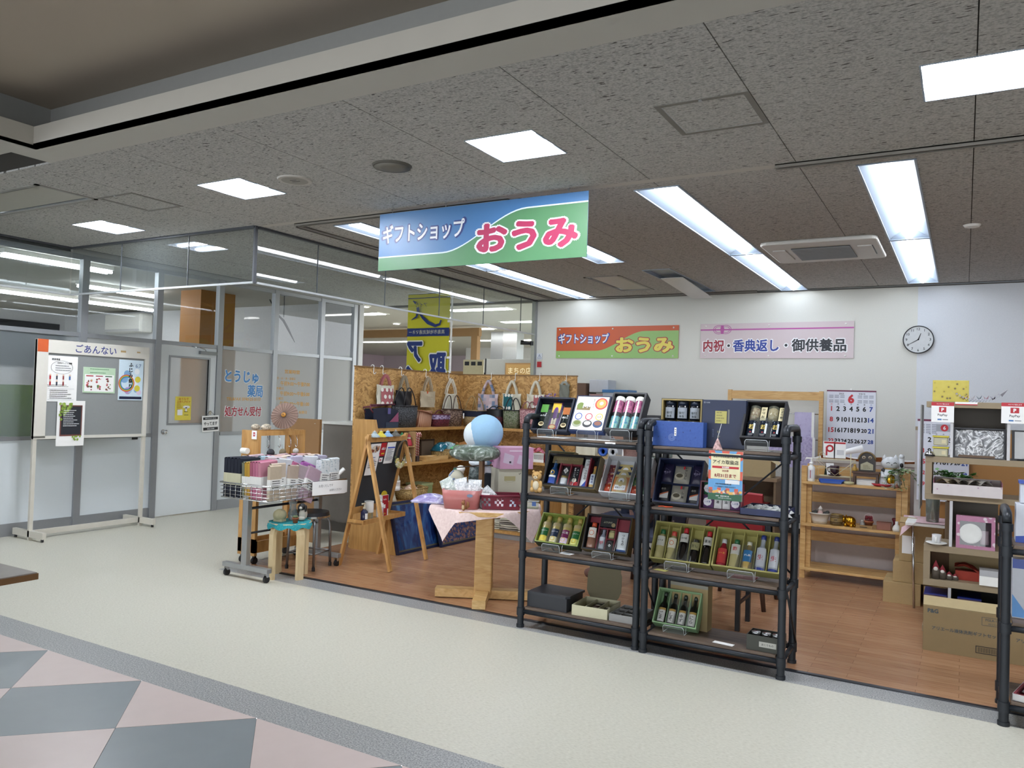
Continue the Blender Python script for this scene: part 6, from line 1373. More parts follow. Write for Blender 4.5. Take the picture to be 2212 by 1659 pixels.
for k in range(26):
    a, q = rr.uniform(0, 2*PI), rr.uniform(.01, .09); p = (q*cos(a)*1.3, q*sin(a), rr.uniform(.29, .40)); tips.append(p); g.tube([(0, 0, .08), p], .0012, 4)
g.build('stem', t); g = G()
for p in tips:
    for j in range(4): g.m(mat(rr.choice(['#5a3f86', '#7a5aa0', '#9a86b8', '#b8a0a8']), .8)).sph((p[0]+rr.uniform(-.016, .016), p[1]+rr.uniform(-.016, .016), p[2]+rr.uniform(-.012, .012)), .009, 6, 4)
b_ = g.build('blossom', t); b_['kind'] = 'stuff'
G().m(KM('#c9c4b4', .6)).lathe([(.03, 0), (.042, .06), (.03, .12), (.022, .12)], n=14).build('vase', t)
t = thing('bowl', 'pale turquoise bowl at the end of the rear top shelf', 'bowl', (-3.80, 7.7, 1.186)); G().m(KM('#9fb5b2', .4)).lathe([(.03, 0), (.07, .10), (.085, .215), (.08, .215), (.06, .11), (0, .06)], n=18).build('bowl', t)
def fig(M, h, c_body, c_head, label, hat=None, cat='figurine', name='figurine', group=None):
    t = thing(name, label, cat, M, group)
    G().m(mat(c_body, .6)).lathe([(0, 0), (.30*h, 0), (.33*h, .1*h), (.22*h, .45*h), (.14*h, .6*h), (0, .62*h)], n=12).build('body', t)
    G().m(mat(c_head, .6)).sph((0, 0, .68*h), .17*h, 10, 7).build('head', t)
    if hat: G().m(mat(hat, .7)).lathe([(.26*h, .76*h), (.17*h, .78*h), (.09*h, .93*h), (0, 1.05*h)], n=12).build('hat', t)
    return t
def CB(dx, dy, dz): return (-4.93+dx, 6.0+dy, .838+dz)
t = thing('cloth_bag', 'small cream drawstring bag in the upper cubby', 'bag', CB(.0, .06, .166)); G().m(CANV).lathe([(0, 0), (.04, 0), (.045, .03), (.03, .08), (.018, .105), (.024, .125), (0, .12)], n=12).build('bag', t)
fig(CB(0, .17, .166), .075, '#191b22', '#c8c4b8', 'small black figurine with a white face in the upper cubby'); fig(CB(.02, .24, .166), .085, '#1c2a52', '#e0dcd2', 'small navy figurine with a white hat in the upper cubby', '#e0dcd2')
fig(CB(.0, .35, .166), .135, '#2f6a45', '#3a2a24', 'witch doll in a green pointed hat in the upper cubby', '#2f7a4a'); fig(CB(.03, .43, .166), .12, '#a82838', '#e0d0c0', 'red santa doll beside the witch doll', '#8a1f30')
for k, (y, c, c2, h, l, ht) in enumerate(((.06, '#20201e', '#b8923a', .10, 'black and gold ornament at the near end of the lower cubby', None), (.13, '#b8923a', '#2a2622', .08, 'gold ornament with a dark top in the lower cubby', None), (.20, '#5a5a62', '#8a8a90', .12, 'grey glass ornament at the back of the lower cubby', None), (.44, '#c4c0b4', '#a8a49a', .10, 'white ribbed ornament beside the cubby wall', '#c4c0b4'))): fig(CB(.03-.05*(k == 2), y, .001), h, c, c2, l, ht)
t = thing('wooden_pot', 'small round wooden box at the near end of the cubby', 'box', CB(.09, .03, 0)); G().m(OAK).cyl((0, 0, 0), .045, .045, n=16).build('pot', t)
t = thing('heart_card', 'little white card with a red heart in the lower cubby', 'card', MTR(CB(.08, .30, .0)) @ FACE_X); G().m(PAPER).bx(0, 0, 0, .05, .085, .004).build('card', t); G().m(RED).add([(.025, .03, .005), (.038, .05, .005), (.032, .058, .005), (.025, .052, .005), (.018, .058, .005), (.012, .05, .005)], [(0, 1, 2, 3, 4, 5)]).build('heart', t)
t = thing('picture_stand', 'small white photo frame in the lower cubby', 'frame', MTR(CB(.09, .19, .0)) @ FACE_X @ MRO(-.1, 4, 'Z')); G().m(PAPER).bx(0, 0, -.004, .06, .07, 0).bx(0, 0, 0, .06, .008, .005).bx(0, .062, 0, .06, .07, .005).bx(0, .008, 0, .008, .062, .005).bx(.052, .008, 0, .06, .062, .005).build('frame', t); G().m(KM('#a8b0b4', .5)).rect(.009, .009, .051, .061, .0008).build('picture', t)
t = thing('yellow_ornament', 'pale yellow ball ornament in front of the photo frame', 'ornament', CB(.12, .235, 0)); G().m(KM('#cfc48a', .5)).sph((0, 0, .022), .022, 10, 7).m(WHITE).cyl((0, 0, 0), .006, .014, n=10).build('ball', t)
t = thing('candy_stick_bundle', 'red and white twisted candy sticks standing beside the cubby', 'sweets', (-4.90, 6.555, .839))
TW = tex('twist', [(.44, '#b8262e'), (.5, '#b8262e'), (.52, '#dcd6cc'), (1, '#dcd6cc')], (1, 1, 1), 'diag', 24, 0, 0, .35)
G().m(KM('#3a2a26', .6)).bx(-.03, -.025, 0, .03, .025, .055).build('base', t)
for k in range(4):
    y = -.025+.017*k; G().m(TW).tube([(.012*(k % 2), y, .055), (.012*(k % 2), y, .25), (.012*(k % 2), y+.008, .285), (.012*(k % 2), y+.022, .295), (.012*(k % 2), y+.034, .28), (.012*(k % 2), y+.036, .25)], .0075, 8).build('candy', t)
t = thing('wooden_tray', 'flat wooden tray with papers on the middle shelf', 'tray', MTR((-4.96, 6.66, .839))); G().m(PINE).bx(-.0, 0, 0, .12, .40, .008).bx(.108, 0, .008, .12, .40, .045).bx(0, 0, .008, .108, .012, .045).bx(0, .388, .008, .108, .4, .045).bx(-.012, 0, 0, 0, .4, .045).build('tray', t); G().m(PAPER).at(Mx((.05, .2, .012), .2)).bx(-.04, -.1, 0, .04, .1, .02).build('paper', t)
WICK = weave('wicker', '#7d6238', '#a3854f', '#c0a36a', (1, 1, 3), 60)
basket((-4.97, 7.13, .839), .20, .26, .10, WICK, 'light wicker basket of wrapped cushions on the middle shelf', None)
for y, c, l in ((7.07, '#1f5f70', 'teal wrapped cushion in the light wicker basket'), (7.19, '#8fb0b0', 'pale blue wrapped cushion in the light wicker basket')): pouch(Mx((-5.03, y-.08, .925), 0, .5) , .16, .15, .05, tex('wrapped'+c, [(.3, c), (.6, c), (.72, '#dfe6e8')], (1, 1, 1), 'noise', 14, 3, 1.5, .15), l, cat='cushion')
t = thing('leaning_picture', 'dark frame leaning at the back of the middle shelf', 'frame', MTR((-5.17, 6.98, .84)) @ FACE_X); G().m(KM('#4a3a2e', .5)).bx(0, 0, 0, .26, .2, .014).build('frame', t); G().m(KM('#7a6a58', .6)).rect(.02, .02, .24, .18, .0148).build('picture', t)
t = thing('sleeping_plush', 'long brown plush animal lying behind the blue plush', 'plush toy', Mx((-4.80, 7.55, .86+.0), .95))
PLB = KM('#9a6a38', .95, var=.08, scale=60); G().m(PLB).grid(lambda u, v: (-.22+.44*v, (.085*sin(PI*min(1, .12+.88*v))**.5)*cos(2*PI*u), .085+(.085*sin(PI*min(1, .12+.88*v))**.5)*sin(2*PI*u)+.02*v), 16, 12).build('body', t)
G().m(PLB).sph((-.20, 0, .075), (.07, .07, .065)).sph((-.215, -.05, .13), .02, 8, 6).sph((-.215, .05, .13), .02, 8, 6).build('head', t); G().m(BLACK).sph((-.27, -.012, .07), (.008, .012, .008), 8, 5).build('nose', t)
t = thing('mannequin_head', 'white mannequin head wearing a pleated face mask on the low shelf', 'mannequin head', Mx((-4.86, 6.10, .476), PI/2-.35))
MN = KM('#cfc9b4', .45, var=.03)
g = G().m(MN).lathe([(.075, 0), (.062, .03), (.048, .09), (.048, .13)], n=18)
g.grid(lambda u, v: ((lambda a, p: (.078*sin(PI*p)**.75*sin(a)*(1 if p > .35 else .9), (-.10*sin(PI*p)**.7*cos(a))-.012*(cos(a) > 0), .10+.235*p))(2*PI*u, max(.001, min(.999, v)))), 20, 14)
g.sph((0, -.108, .205), (.012, .016, .022), 8, 6).sph((-.078, .005, .20), (.008, .02, .03), 8, 6).sph((.078, .005, .20), (.008, .02, .03), 8, 6)
g.build('head', t)
g = G().m(WHITE).grid(lambda u, v: (.082*sin(2.2*(u-.5)), -.122*cos(2.0*(u-.5))*(1+.03*sin(3*PI*v)), .115+.095*v+.004*sin(9*PI*v)), 12, 12); g.build('mask', t)
G().m(WHITE).tube([(-.078, -.05, .20), (-.086, .0, .225), (-.082, .02, .19), (-.078, -.05, .13)], .0018, 5).tube([(.078, -.05, .20), (.086, .0, .225), (.082, .02, .19), (.078, -.05, .13)], .0018, 5).build('ear_loop', t)
basket((-4.87, 6.44, .476), .24, .44, .10, WICK, 'oval wicker basket with cloth on the low shelf', KM('#9a7d4a', .7), .03)
t = thing('folded_cloth', 'rust and cream folded cloth in the oval wicker basket', 'cloth', (-4.87, 6.42, .535)); G().m(tex('rustcloth', [(.3, '#8a5a48'), (.5, '#b89a80'), (.7, '#d8c8b4')], (1, 1, 1), 'noise', 30, 3, 1, .9)).grid(lambda u, v: (-.09+.18*u, -.16+.32*v, .02+.05*sin(PI*u)*sin(PI*v)+.012*sin(9*u+5*v)), 12, 12).build('cloth', t)
t = thing('storage_box', 'pale green flat box on the low shelf', 'box', (-5.05, 6.82, .476)); G().m(KM('#8a9a6a', .6)).bx(-.10, -.08, 0, .10, .12, .10).m(KM('#a3b080', .6)).bx(-.105, -.085, .09, .105, .125, .112).build('box', t)
for k in range(3):
    t = thing('folded_cloth', ('cream folded cloths near the corner of the bottom shelf', 'grey striped folded cloths on the bottom shelf behind the cloth tip', 'white folded cloths at the end of the bottom shelf')[k], 'cloth', Mx((-4.48+.22*k, 7.50, .091), .1*k), None); g = G()
    for j in range(4+(k > 0)*2): g.m((CANV, KM('#7d756c', .9), KM('#b8b0a0', .9))[(j+k) % 3 if k else 0]).grid(lambda u, v, j=j: (-.11+.22*u+.008*sin(5*v+j), -.10+.2*v, .022*j+.02*(1-(2*v-1)**8)+.004*sin(8*u+j)), 6, 6).bx(-.105, -.095, .022*j, .105, .09, .022*j+.012)
    g.build('cloth', t)
t = thing('carton', 'beige carton on the second rear shelf seen between table and rack', 'box', (-4.3, 7.58, .476)); G().m(KM('#a39c8c', .7)).bx(0, 0, 0, .3, .2, .2).build('box', t)
for k, (x, c) in enumerate(((-4.28, '#3a3848'), (-4.2, '#8a5a5a'), (-4.12, '#b8a088'), (-4.04, '#4a4a58'), (-3.97, '#a83848'))):
    t = thing('trinket_box', ('dark blue', 'rose', 'tan', 'grey', 'red')[k]+' small trinket box on the rear middle shelf', 'box', (x, 7.6, .839), 'trinket boxes on the rear middle shelf'); G().m(mat(c, .5)).bx(-.033, -.03, 0, .033, .03, .07).m(mat(c, .3)).bx(-.035, -.032, .06, .035, .032, .078).build('box', t)
t = thing('punched_basket', 'white punched plastic basket at the end of the rear middle shelf', 'basket', (-4.02, 7.53, .839)); g = G().m(WHITE).bx(-.1, -.0, 0, .1, .006, .03).bx(-.1, 0, .085, .1, .006, .1)
for k in range(11): g.bx(-.1+.0185*k, 0, .03, -.09+.0185*k, .006, .085)
for k in range(3): g.bx(-.1, 0, .043+.016*k, .1, .006, .048+.016*k)
g.build('lattice', t)
tag(G().m(tex('redcloth', [(.3, '#2a2228'), (.45, '#a83040'), (.6, '#c98a98'), (.75, '#3a2a30')], (1, 1, 1), 'noise', 25, 3, 1, .9)).grid(lambda u, v: (-.10+.2*u, -.03+.08*v, .02+.05*sin(PI*u)*sin(PI*v)+.01*sin(11*u)), 12, 8).build('scarf'), 'crumpled red and pink scarf over the punched basket', 'scarf', M=(-4.02, 7.55, .93))
def picture(p0, p1, z1, lean, label, sea):
    """p0,p1: bottom corners on the floor"""
    a = Vector((*p0, .004)); b = Vector((*p1, .004)); W = (b-a).length; M = MTR(a) @ MRO(math.atan2(b.y-a.y, b.x-a.x), 4, 'Z') @ MRO(rad(90-lean), 4, 'X')
    t = thing('framed_picture', label, 'picture', M); f = .022
    G().m(KM('#141b3a', .3)).bx(0, 0, -.02, W, f, .008).bx(0, z1-f, -.02, W, z1, .008).bx(0, f, -.02, f, z1-f, .008).bx(W-f, f, -.02, W, z1-f, .008).build('frame', t)
    G().m(KM('#8a8468', .35, .4)).bx(f, f, -.012, W-f, z1-f, -.004).build('mat_border', t); k = f+.014
    G().m(sea).rect(k, k, W-k, z1-k, -.0035).build('print', t); G().m(clear('pic_glass', '#ffffff', .9)).rect(f, f, W-f, z1-f, .001).build('glazing', t)
SEA1 = tex('sea_print', [(.25, '#0d1c4a'), (.42, '#17367c'), (.55, '#2a62a8'), (.68, '#5a9ccc'), (.78, '#1c3f86')], (3, 1.2, 1), 'noise', 2.4, 6, 2.2, .4); SEA2 = tex('reef_print', [(.25, '#15306e'), (.45, '#2d5c9c'), (.55, '#9c6a5a'), (.62, '#d0a890'), (.7, '#3a5f9a')], (1, 1, 1), 'noise', 34, 4, .5, .4)
picture((-4.61, 5.935), (-4.575, 6.60), .50, 14, 'dark framed blue picture leaning against the shelf on the floor', SEA1)
picture((-4.52, 6.52), (-4.49, 7.22), .36, 14, 'second blue framed picture with coral specks behind the table post', SEA2)
TB = TZ+.004
t = thing('plastic_tub', 'salmon pink plastic tub of wrapped goods on the octagonal table', 'tub', Mx((-3.17, 4.82, TB), .42))
g = G().m(KM('#b06a66', .4)); ro = lambda k, z: [(k*.145*math.copysign(abs(cos(a))**.45, cos(a)), k*.085*math.copysign(abs(sin(a))**.45, sin(a)), z) for a in [2*PI*i/24 for i in range(24)]]
vs = ro(.86, 0)+ro(1, .135)+ro(.97, .135)+ro(.84, .005); g.add(vs, [(a*24+i, a*24+(i+1) % 24, (a+1)*24+(i+1) % 24, (a+1)*24+i) for a in range(3) for i in range(24)]+[tuple(range(72, 96)), tuple(range(23, -1, -1))], True); g.build('tub', t)
G().m(KM('#6f7f98', .4)).at(MTR((.07, -.089, .10)) @ FACE).disc(0, 0, .022, 0, 14, .012).build('sticker', t)
FOIL = tex('clear_wrap', [(.3, '#8f9a94'), (.5, '#b9c2bd'), (.62, '#e6ebe8'), (.72, '#9fb08a')], (1, 1, 1), 'noise', 22, 4, 2, .12, bump=.6, bd=.02); FOILW = tex('white_wrap', [(.35, '#b0b4b8'), (.5, '#d8dcde'), (.65, '#f2f4f4')], (1, 1, 1), 'noise', 26, 4, 2, .1, bump=.7, bd=.02)
for k in range(6):
    pouch(Mx((-3.17+.075*(k % 3)-.12+.02*(k//3), 4.82-.04+.05*(k//3)+.03*(k % 3), TB+.06), .42, 1.05+.12*(k % 3), .25*(k-2)), .10, .15, .018, (FOIL, FOILW, FOILW)[k % 3], 'wrapped goods packet in the pink tub, %s' % ('green one at the near end', 'white one in front', 'white one by the squirrel', 'green one at the back', 'white one at the back', 'white one by the bag')[k], group='wrapped packets in the pink tub')
t = thing('squirrel_figurine', 'small brown squirrel figurine in front of the pink tub', 'figurine', Mx((-3.075, 4.70, TB), .5))
SQB = KM('#8a5a34', .7, var=.2, scale=80); G().m(SQB).sph((0, 0, .026), (.017, .016, .026), 10, 7).sph((-.004, -.008, .058), (.014, .014, .013), 10, 7).sph((-.008, 0, .072), (.004, .003, .007), 6, 5).sph((.004, 0, .072), (.004, .003, .007), 6, 5).build('body', t); G().m(SQB).tube([(.012, .01, .01), (.03, .012, .03), (.028, .012, .055), (.02, .01, .062)], [.006, .012, .011, .005], 8).build('tail', t); G().m(KM('#c9b08a', .7)).sph((-.004, -.013, .026), (.010, .006, .016), 8, 6).build('belly', t)
t = thing('wrapped_cushion', 'lavender cushion in a clear bag at the near corner of the table', 'cushion', Mx((-3.52, 4.93, TB), .35)); G().m(tex('lav_wrap', [(.3, '#7d73a8'), (.5, '#a79fc8'), (.66, '#dcdaea')], (1, 1, 1), 'noise', 9, 4, 1.6, .15, bump=.4, bd=.02)).grid(lambda u, v: (-.14+.28*u, -.11+.22*v, .012+.055*sin(PI*u)**.6*sin(PI*v)**.6), 14, 10).bx(-.13, -.10, 0, .13, .10, .014).build('cushion', t)
t = thing('punched_basket', 'maroon punched plastic basket on the octagonal table', 'basket', Mx((-2.95, 5.0, TB), .60))
MR = KM('#6a1128', .35); w, d, h = .27, .17, .10; g = G().m(MR).bx(-w/2, -d/2, 0, w/2, d/2, .006)
g.tube([(-w/2-.012, -d/2-.012, h), (w/2+.012, -d/2-.012, h), (w/2+.012, d/2+.012, h), (-w/2-.012, d/2+.012, h)], .008, 6, closed=True); g.build('rim', t)
rr = RND(4); g = G().m(MR)
def pwall(a, b, n):
    a, b = Vector(a), Vector(b); dirv = (b-a);
    for i in range(n):
        for j in range(5):
            if (i+j) % 2 == 0 and 0 < j < 4 and rr.random() < .75: continue
            p, q = a+dirv*(i/n), a+dirv*((i+1)/n); z0, z1 = .005+(h-.005)*j/5, .005+(h-.005)*(j+1)/5; s0, s1 = 1+.09*z0/h, 1+.09*z1/h
            g.add([(p.x*s0, p.y*s0, z0), (q.x*s0, q.y*s0, z0), (q.x*s1, q.y*s1, z1), (p.x*s1, p.y*s1, z1)], [(0, 1, 2, 3)])
for a, b, n in (((-w/2, -d/2, 0), (w/2, -d/2, 0), 18), ((w/2, -d/2, 0), (w/2, d/2, 0), 12), ((w/2, d/2, 0), (-w/2, d/2, 0), 18), ((-w/2, d/2, 0), (-w/2, -d/2, 0), 12)): pwall(a, b, n)
g.build('punched_wall', t)
tag(G().m(PAPER).at(Mx((0, 0, 0), .3, .12)).bx(-.055, -.03, 0, .055, .03, .0015).build('price_card'), 'white card lying on the rim of the maroon basket', 'card', M=(-3.035, 4.88, TB+.105))
for k in range(5): pouch(Mx((-2.95+.05*(k-2)*.8-.03, 5.0+.05*(k-2)*.55-.05, TB+.012), .6, .35), .08, .09, .02, (KM('#c9c4cc', .4), KM('#a8b4c4', .4), KM('#d4c0c4', .4))[k % 3], 'small pale packet in the maroon basket, %s' % ('nearest the tub', 'second from the tub', 'in the middle', 'second from the rack', 'nearest the rack')[k], group='packets in the maroon basket')
t = thing('food_container', 'clear plastic box on the table beside the pipe rack', 'container', Mx((-2.80, 5.17, TB), .5)); G().m(GLASSB).bx(-.07, -.05, 0, .07, .05, .055).build('body', t); G().m(ACRE).tube([(-.072, -.052, .055), (.072, -.052, .055), (.072, .052, .055), (-.072, .052, .055)], .003, 5, closed=True).m(KM('#4a6aa8', .4)).bx(.02, -.0515, .02, .05, -.0505, .05).build('rim', t)
WB = KM('#bdbdbd', .5, var=.01);
t = thing('product_box', 'white box with a black hexagon window behind the maroon basket', 'box', Mx((-3.29, 5.33, TB), .25)); G().m(KM('#b4b2b8', .5)).bx(-.09, -.06, 0, .09, .10, .265).build('box', t, bevel=.002); G().m(KM('#22262e', .3)).at(FACE).at(MTR((0, -.061, 0)) @ FACE).prism([(.005, .12), (.02, .10), (.07, .10), (.082, .12), (.082, .20), (.07, .22), (.02, .22), (.005, .20)], 0, .002).build('window', t)
t = thing('product_box', 'cream appliance box with a tick mark behind the maroon basket', 'box', Mx((-3.075, 5.30, TB), .85)); CB_ = KM('#b5b2a0', .5, var=.01); G().m(CB_).bx(-.10, -.10, 0, .10, .12, .27).build('box', t, bevel=.002)
g = G().at(MTR((0, -.1012, 0)) @ FACE).m(KM('#a09870', .5)).rect(-.055, .18, .035, .215, 0).ring(-.01, .19, .042, .045, .0006, 18, .5).m(INK).txt('✓', .07, .235, .02, .02, .0006, .02).m(KM('#9a8fae', .5)).txt('ケーキ', -.005, .07, .07, .03, .0006, .01); g.at(MTR((.1012, 0, 0)) @ FACE_X).m(KM('#bcc0c6', .5)).rect(-.095, .005, .115, .265, 0); vtxt(g, 'ふわふわ', -.01, .17, .12, .02, INK, .0006); vtxt(g, '電動', .03, .19, .07, .016, INK, .0006); g.build('print', t)
t = thing('product_box', 'pink appliance box lying on top of the cream box', 'box', Mx((-3.045, 5.32, TB+.271), .85)); G().m(KM('#b58aa4', .5)).bx(-.135, -.11, 0, .135, .10, .165).build('box', t, bevel=.002)
g = G().at(MTR((0, -.1112, 0)) @ FACE).m(KM('#b7a6b8', .5)).add([(-.11, .05, 0), (-.03, .03, 0), (-.02, .10, 0), (-.10, .125, 0)], [(0, 1, 2, 3)]).add([(.0, .045, 0), (.10, .02, 0), (.11, .075, 0), (.02, .11, 0)], [(0, 1, 2, 3)]).m(KM('#2a2630', .5)).rect(-.06, .045, -.045, .06, .0006).rect(.055, .05, .07, .065, .0006).m(KM('#d0c4d0', .5)).rect(-.06, .135, .06, .142, .0006); g.build('print', t)
t = thing('round_plush', 'round pale blue and white plush sitting on the white box', 'plush toy', Mx((-3.29, 5.31, TB+.266), -.35))
PB1 = KM('#8fb4d0', .95, var=.05, scale=50); PBW = KM('#ccd4d8', .95, var=.03, scale=50)
G().m(PB1).sph((0, 0, .27), (.150, .135, .142), 22, 14).build('head', t); G().m(PBW).sph((-.055, -.045, .25), (.108, .105, .112), 18, 12).build('face_patch', t)
G().m(PB1).sph((.0, .0, .09), (.085, .08, .09), 14, 10).sph((.10, .01, .10), (.035, .03, .05), 10, 7).sph((-.09, .01, .09), (.035, .03, .05), 10, 7).build('body', t); G().m(PBW).sph((.03, -.06, .03), (.055, .05, .03), 12, 8).sph((-.06, -.05, .03), (.05, .05, .03), 12, 8).build('foot', t); G().m(KM('#9a4a80', .8)).tube([(.06, -.02, .15), (.11, -.02, .12), (.12, -.03, .05)], .014, 6).build('ribbon', t)
t = thing('display_tree', 'brown wooden hanger post on the table with bagged hats', 'stand', (-3.14, 5.03, TB)); G().m(KM('#6b4a26', .5, var=.1)).bx(-.016, -.016, .0, .016, .016, .36).build('post', t); G().m(KM('#5a3f22', .5)).bx(-.09, -.06, 0, .09, .06, .012).build('base', t); G().m(KM('#3a2a1c', .5)).tube([(-.22, -.05, .27), (0, 0, .30), (.08, .03, .30)], .005, 6).build('arm', t)
t = thing('wrapped_hat', 'olive grey hat in a clear bag on top of the hanger post', 'hat', Mx((-3.19, 5.0, TB+.33), .5)); G().m(tex('olive_wrap', [(.3, '#3f4a40'), (.5, '#5a665a'), (.62, '#8a968c'), (.72, '#dfe5e2')], (1, 1, 1), 'noise', 12, 4, 2, .12, bump=.5, bd=.02)).grid(lambda u, v: ((.19+.015*sin(7*2*PI*u))*sin(PI*v)**.6*cos(2*PI*u), .12*sin(PI*v)**.6*sin(2*PI*u), .062-.062*cos(PI*v)), 24, 10).build('hat', t); G().m(KM('#2f8a4a', .3)).grid(lambda u, v: (-.19+.14*u, -.02+.08*v, .09+.028*sin(PI*u)*sin(PI*v)), 8, 6).build('green_pack', t)
t = thing('spotted_hat', 'cream cap with grey blue spots hanging from the hanger post', 'cap', Mx((-3.32, 4.96, TB+.19), .3)); g = G().m(KM('#bdb9a6', .9)).sph((0, 0, 0), (.065, .04, .07), 16, 10); g.build('cap', t); rr = RND(8); g = G().m(KM('#6f7f9c', .9))
for k in range(9):
    a, b = rr.uniform(-1.1, 1.1), rr.uniform(-1.0, 1.0); g.sph((.063*sin(a)*cos(b), -.039*cos(a)*cos(b), .068*sin(b)), (.011, .004, .011), 8, 5)
g.build('spots', t)
t = thing('hanging_bag', 'clear bag of grey green cloth hanging beside the hanger post', 'bag', Mx((-3.22, 5.07, TB+.02), .4)); G().m(tex('bag_wrap', [(.3, '#2f3a3c'), (.5, '#5a6a6a'), (.62, '#93a0a0'), (.74, '#c9d2d2')], (1, 1, 1), 'noise', 16, 4, 2, .15, bump=.5, bd=.02)).grid(lambda u, v: ((.075-.03*v)*cos(2*PI*u), .035*sin(2*PI*u), .26*v), 14, 8).build('bag', t)
t = thing('doll', 'wrapped doll with a white cap and green ribbon at the back of the table', 'doll', Mx((-3.46, 5.22, TB), .3)); G().m(tex('doll_wrap', [(.3, '#8a6a6a'), (.5, '#b89494'), (.65, '#d8c8c8')], (1, 1, 1), 'noise', 22, 4, 1.5, .2)).lathe([(0, 0), (.055, 0), (.058, .05), (.038, .15), (.028, .19), (0, .2)], n=14).build('dress', t); G().m(KM('#cbbba6', .6)).sph((0, 0, .22), (.034, .034, .034), 12, 8).build('head', t); G().m(WHITE).sph((.005, 0, .24), (.036, .036, .028), 12, 8).build('cap', t); G().m(KM('#1f5a4a', .6)).sph((-.035, -.01, .225), (.022, .02, .026), 10, 7).build('ribbon', t)
TWL = lambda c, k=0: mat(c, .95, var=.07, scale=45)
def towel(M, w, h, th, c, label, band='#d8d8d4', group='folded towels in the basket cart', text=None):
    t = thing('towel', label, 'towel', M, group)
    G().m(TWL(c)).grid(lambda u, v: (w*u, -th*.5-.004*sin(PI*u), h*v), 6, 6).grid(lambda u, v: (w*u, th*.5, h*v), 6, 6).grid(lambda u, v: (w*u, -th*.5+th*v, h+.008*sin(PI*v)), 6, 4).bx(0, -th*.5, 0, .006, th*.5, h).bx(w-.006, -th*.5, 0, w, th*.5, h).bx(0, -th/2, 0, w, th/2, .004).build('folds', t)
    g = G().m(mat(band, .8)).bx(-.001, -th*.5-.0065, h*.32, w+.001, th*.5+.001, h*.62); g.build('paper_band', t)
    if text:
        g = G().at(MTR((w/2, -th*.5-.0075, h*.47)) @ FACE); lines(g, -w*.35, w*.35, -h*.10, h*.09, 4, INK, .0, len(label)); g.build('print', t)
    return t
Xc, Yc = -5.26, 4.40
rr = RND(31)
n = 0
NAV = ('navy towel in the corner of the cart', 'second navy towel of the row', 'third navy towel of the row', 'fourth navy towel of the row', 'navy towel beside the grey one')
for k in range(5): towel(Mx((Xc+.02+.04*k, Yc+.03, .644), PI/2+.05*rr.uniform(-1, 1), 0, 0), .20, .31, .034, '#151a28', NAV[k], '#b9b79c')
for k, (c, l) in enumerate((('#6d6f5c', 'olive grey towel'), ('#a8842c', 'mustard towel'), ('#b08a34', 'second mustard towel'), ('#9a5468', 'deep rose towel'), ('#a8607a', 'second deep rose towel'), ('#b06a82', 'third rose towel'), ('#b57a8a', 'pale rose towel'))):
    towel(Mx((Xc+.235+.031*k, Yc+.035, .644), PI/2-.10+.02*k, 0, -.05), .18, .285+.01*(k > 2), .028, c, l+' standing in the front row of the cart')
front = [(.015, '#b3a48f', 0, .12, .27, 'beige towel standing at the front corner of the cart'), (.05, '#bdae9c', .0, .15, .285, 'beige towel with a printed white band at the cart side'), (.20, '#a8988a', .10, .10, .27, 'grey beige towel leaning at the cart side'), (.27, '#a39498', .28, .14, .28, 'mauve grey towel leaning over at the cart side'), (.34, '#a8909c', .42, .15, .28, 'long mauve towel leaning across the others')]
for k, (y, c, lean, w, h, l) in enumerate(front):
    towel(MTR((Xc+CW-.03-.022*(k % 2), Yc+.02+y, .644)) @ MRO(PI/2, 4, 'Z') @ MRO(lean, 4, 'Y'), w, h, .03, c, l, text=True)
for k, (y, c, l) in enumerate(((.33, '#9a5a9a', 'purple towel behind the mauve ones'), (.37, '#a468a4', 'second purple towel behind the mauve ones'), (.28, '#b86a8a', 'bright rose towel behind the mauve ones'))):
    towel(MTR((Xc+CW-.11-.03*k, Yc+.04+y, .644)) @ MRO(PI/2, 4, 'Z') @ MRO(.35, 4, 'Y'), .15, .30, .028, c, l)
FLW = tex('flower_cloth', [(.3, '#7f96a2'), (.42, '#c9d0d2'), (.7, '#d6dadb')], (1, 1, 1), 'noise', 55, 3, 0, .9)
for k, (y, l) in enumerate(((.60, 'white towel with small blue flowers at the far end of the cart'), (.73, 'second flowered white towel at the far end of the cart'))):
    t = towel(MTR((Xc+CW-.05, Yc+y-.02, .644)) @ MRO(PI/2, 4, 'Z') @ MRO(.10*(1-k), 4, 'Y'), .12, .30, .06, '#ced3d5', l, text=True);
    for c in kids(t):
        if c.name.startswith('folds'): c.data.materials[0] = FLW
for k in range(16):
    c = ('#b9a3a8', '#a8c0cc', '#c9b4b8', '#cfd3d6', '#c08a9a', '#c9a8a0', '#d3c4b4', '#b8b4c8')[k % 8]
    towel(Mx((Xc+.04+.10*(k % 4), Yc+.26+.15*(k//4), .644), PI/2+.2*rr.uniform(-1, 1), 0, .1*rr.uniform(-1, 1)), .14, .31+.01*rr.random(), .05, c, '%s towel of the inner rows, %s row, %s' % (('mauve', 'pale blue', 'pale pink', 'white', 'rose', 'peach', 'cream', 'lilac')[k % 8], ('second', 'third', 'fourth', 'rear')[k//4], ('near the screen side', 'inside', 'inner', 'near the shop side')[k % 4]))
t = thing('handwritten_notice', 'white handwritten notice hanging on the rim of the basket cart', 'notice', MTR((Xc+CW+.009, Yc+.475, .765)) @ FACE_X)
G().m(PAPER).grid(lambda u, v: (.43*u, -.115*v-.012*u*u+.01*(u > .9)*v, .004+.012*sin(PI*u)*v), 10, 4).build('paper', t); g = G().m(KM('#3a3a40', .7)).txt('お見くだしです', .15, -.04, .20, .022, .017, 0).txt('お持ちください', .27, -.082, .18, .02, .017, 0); g.build('writing', t)
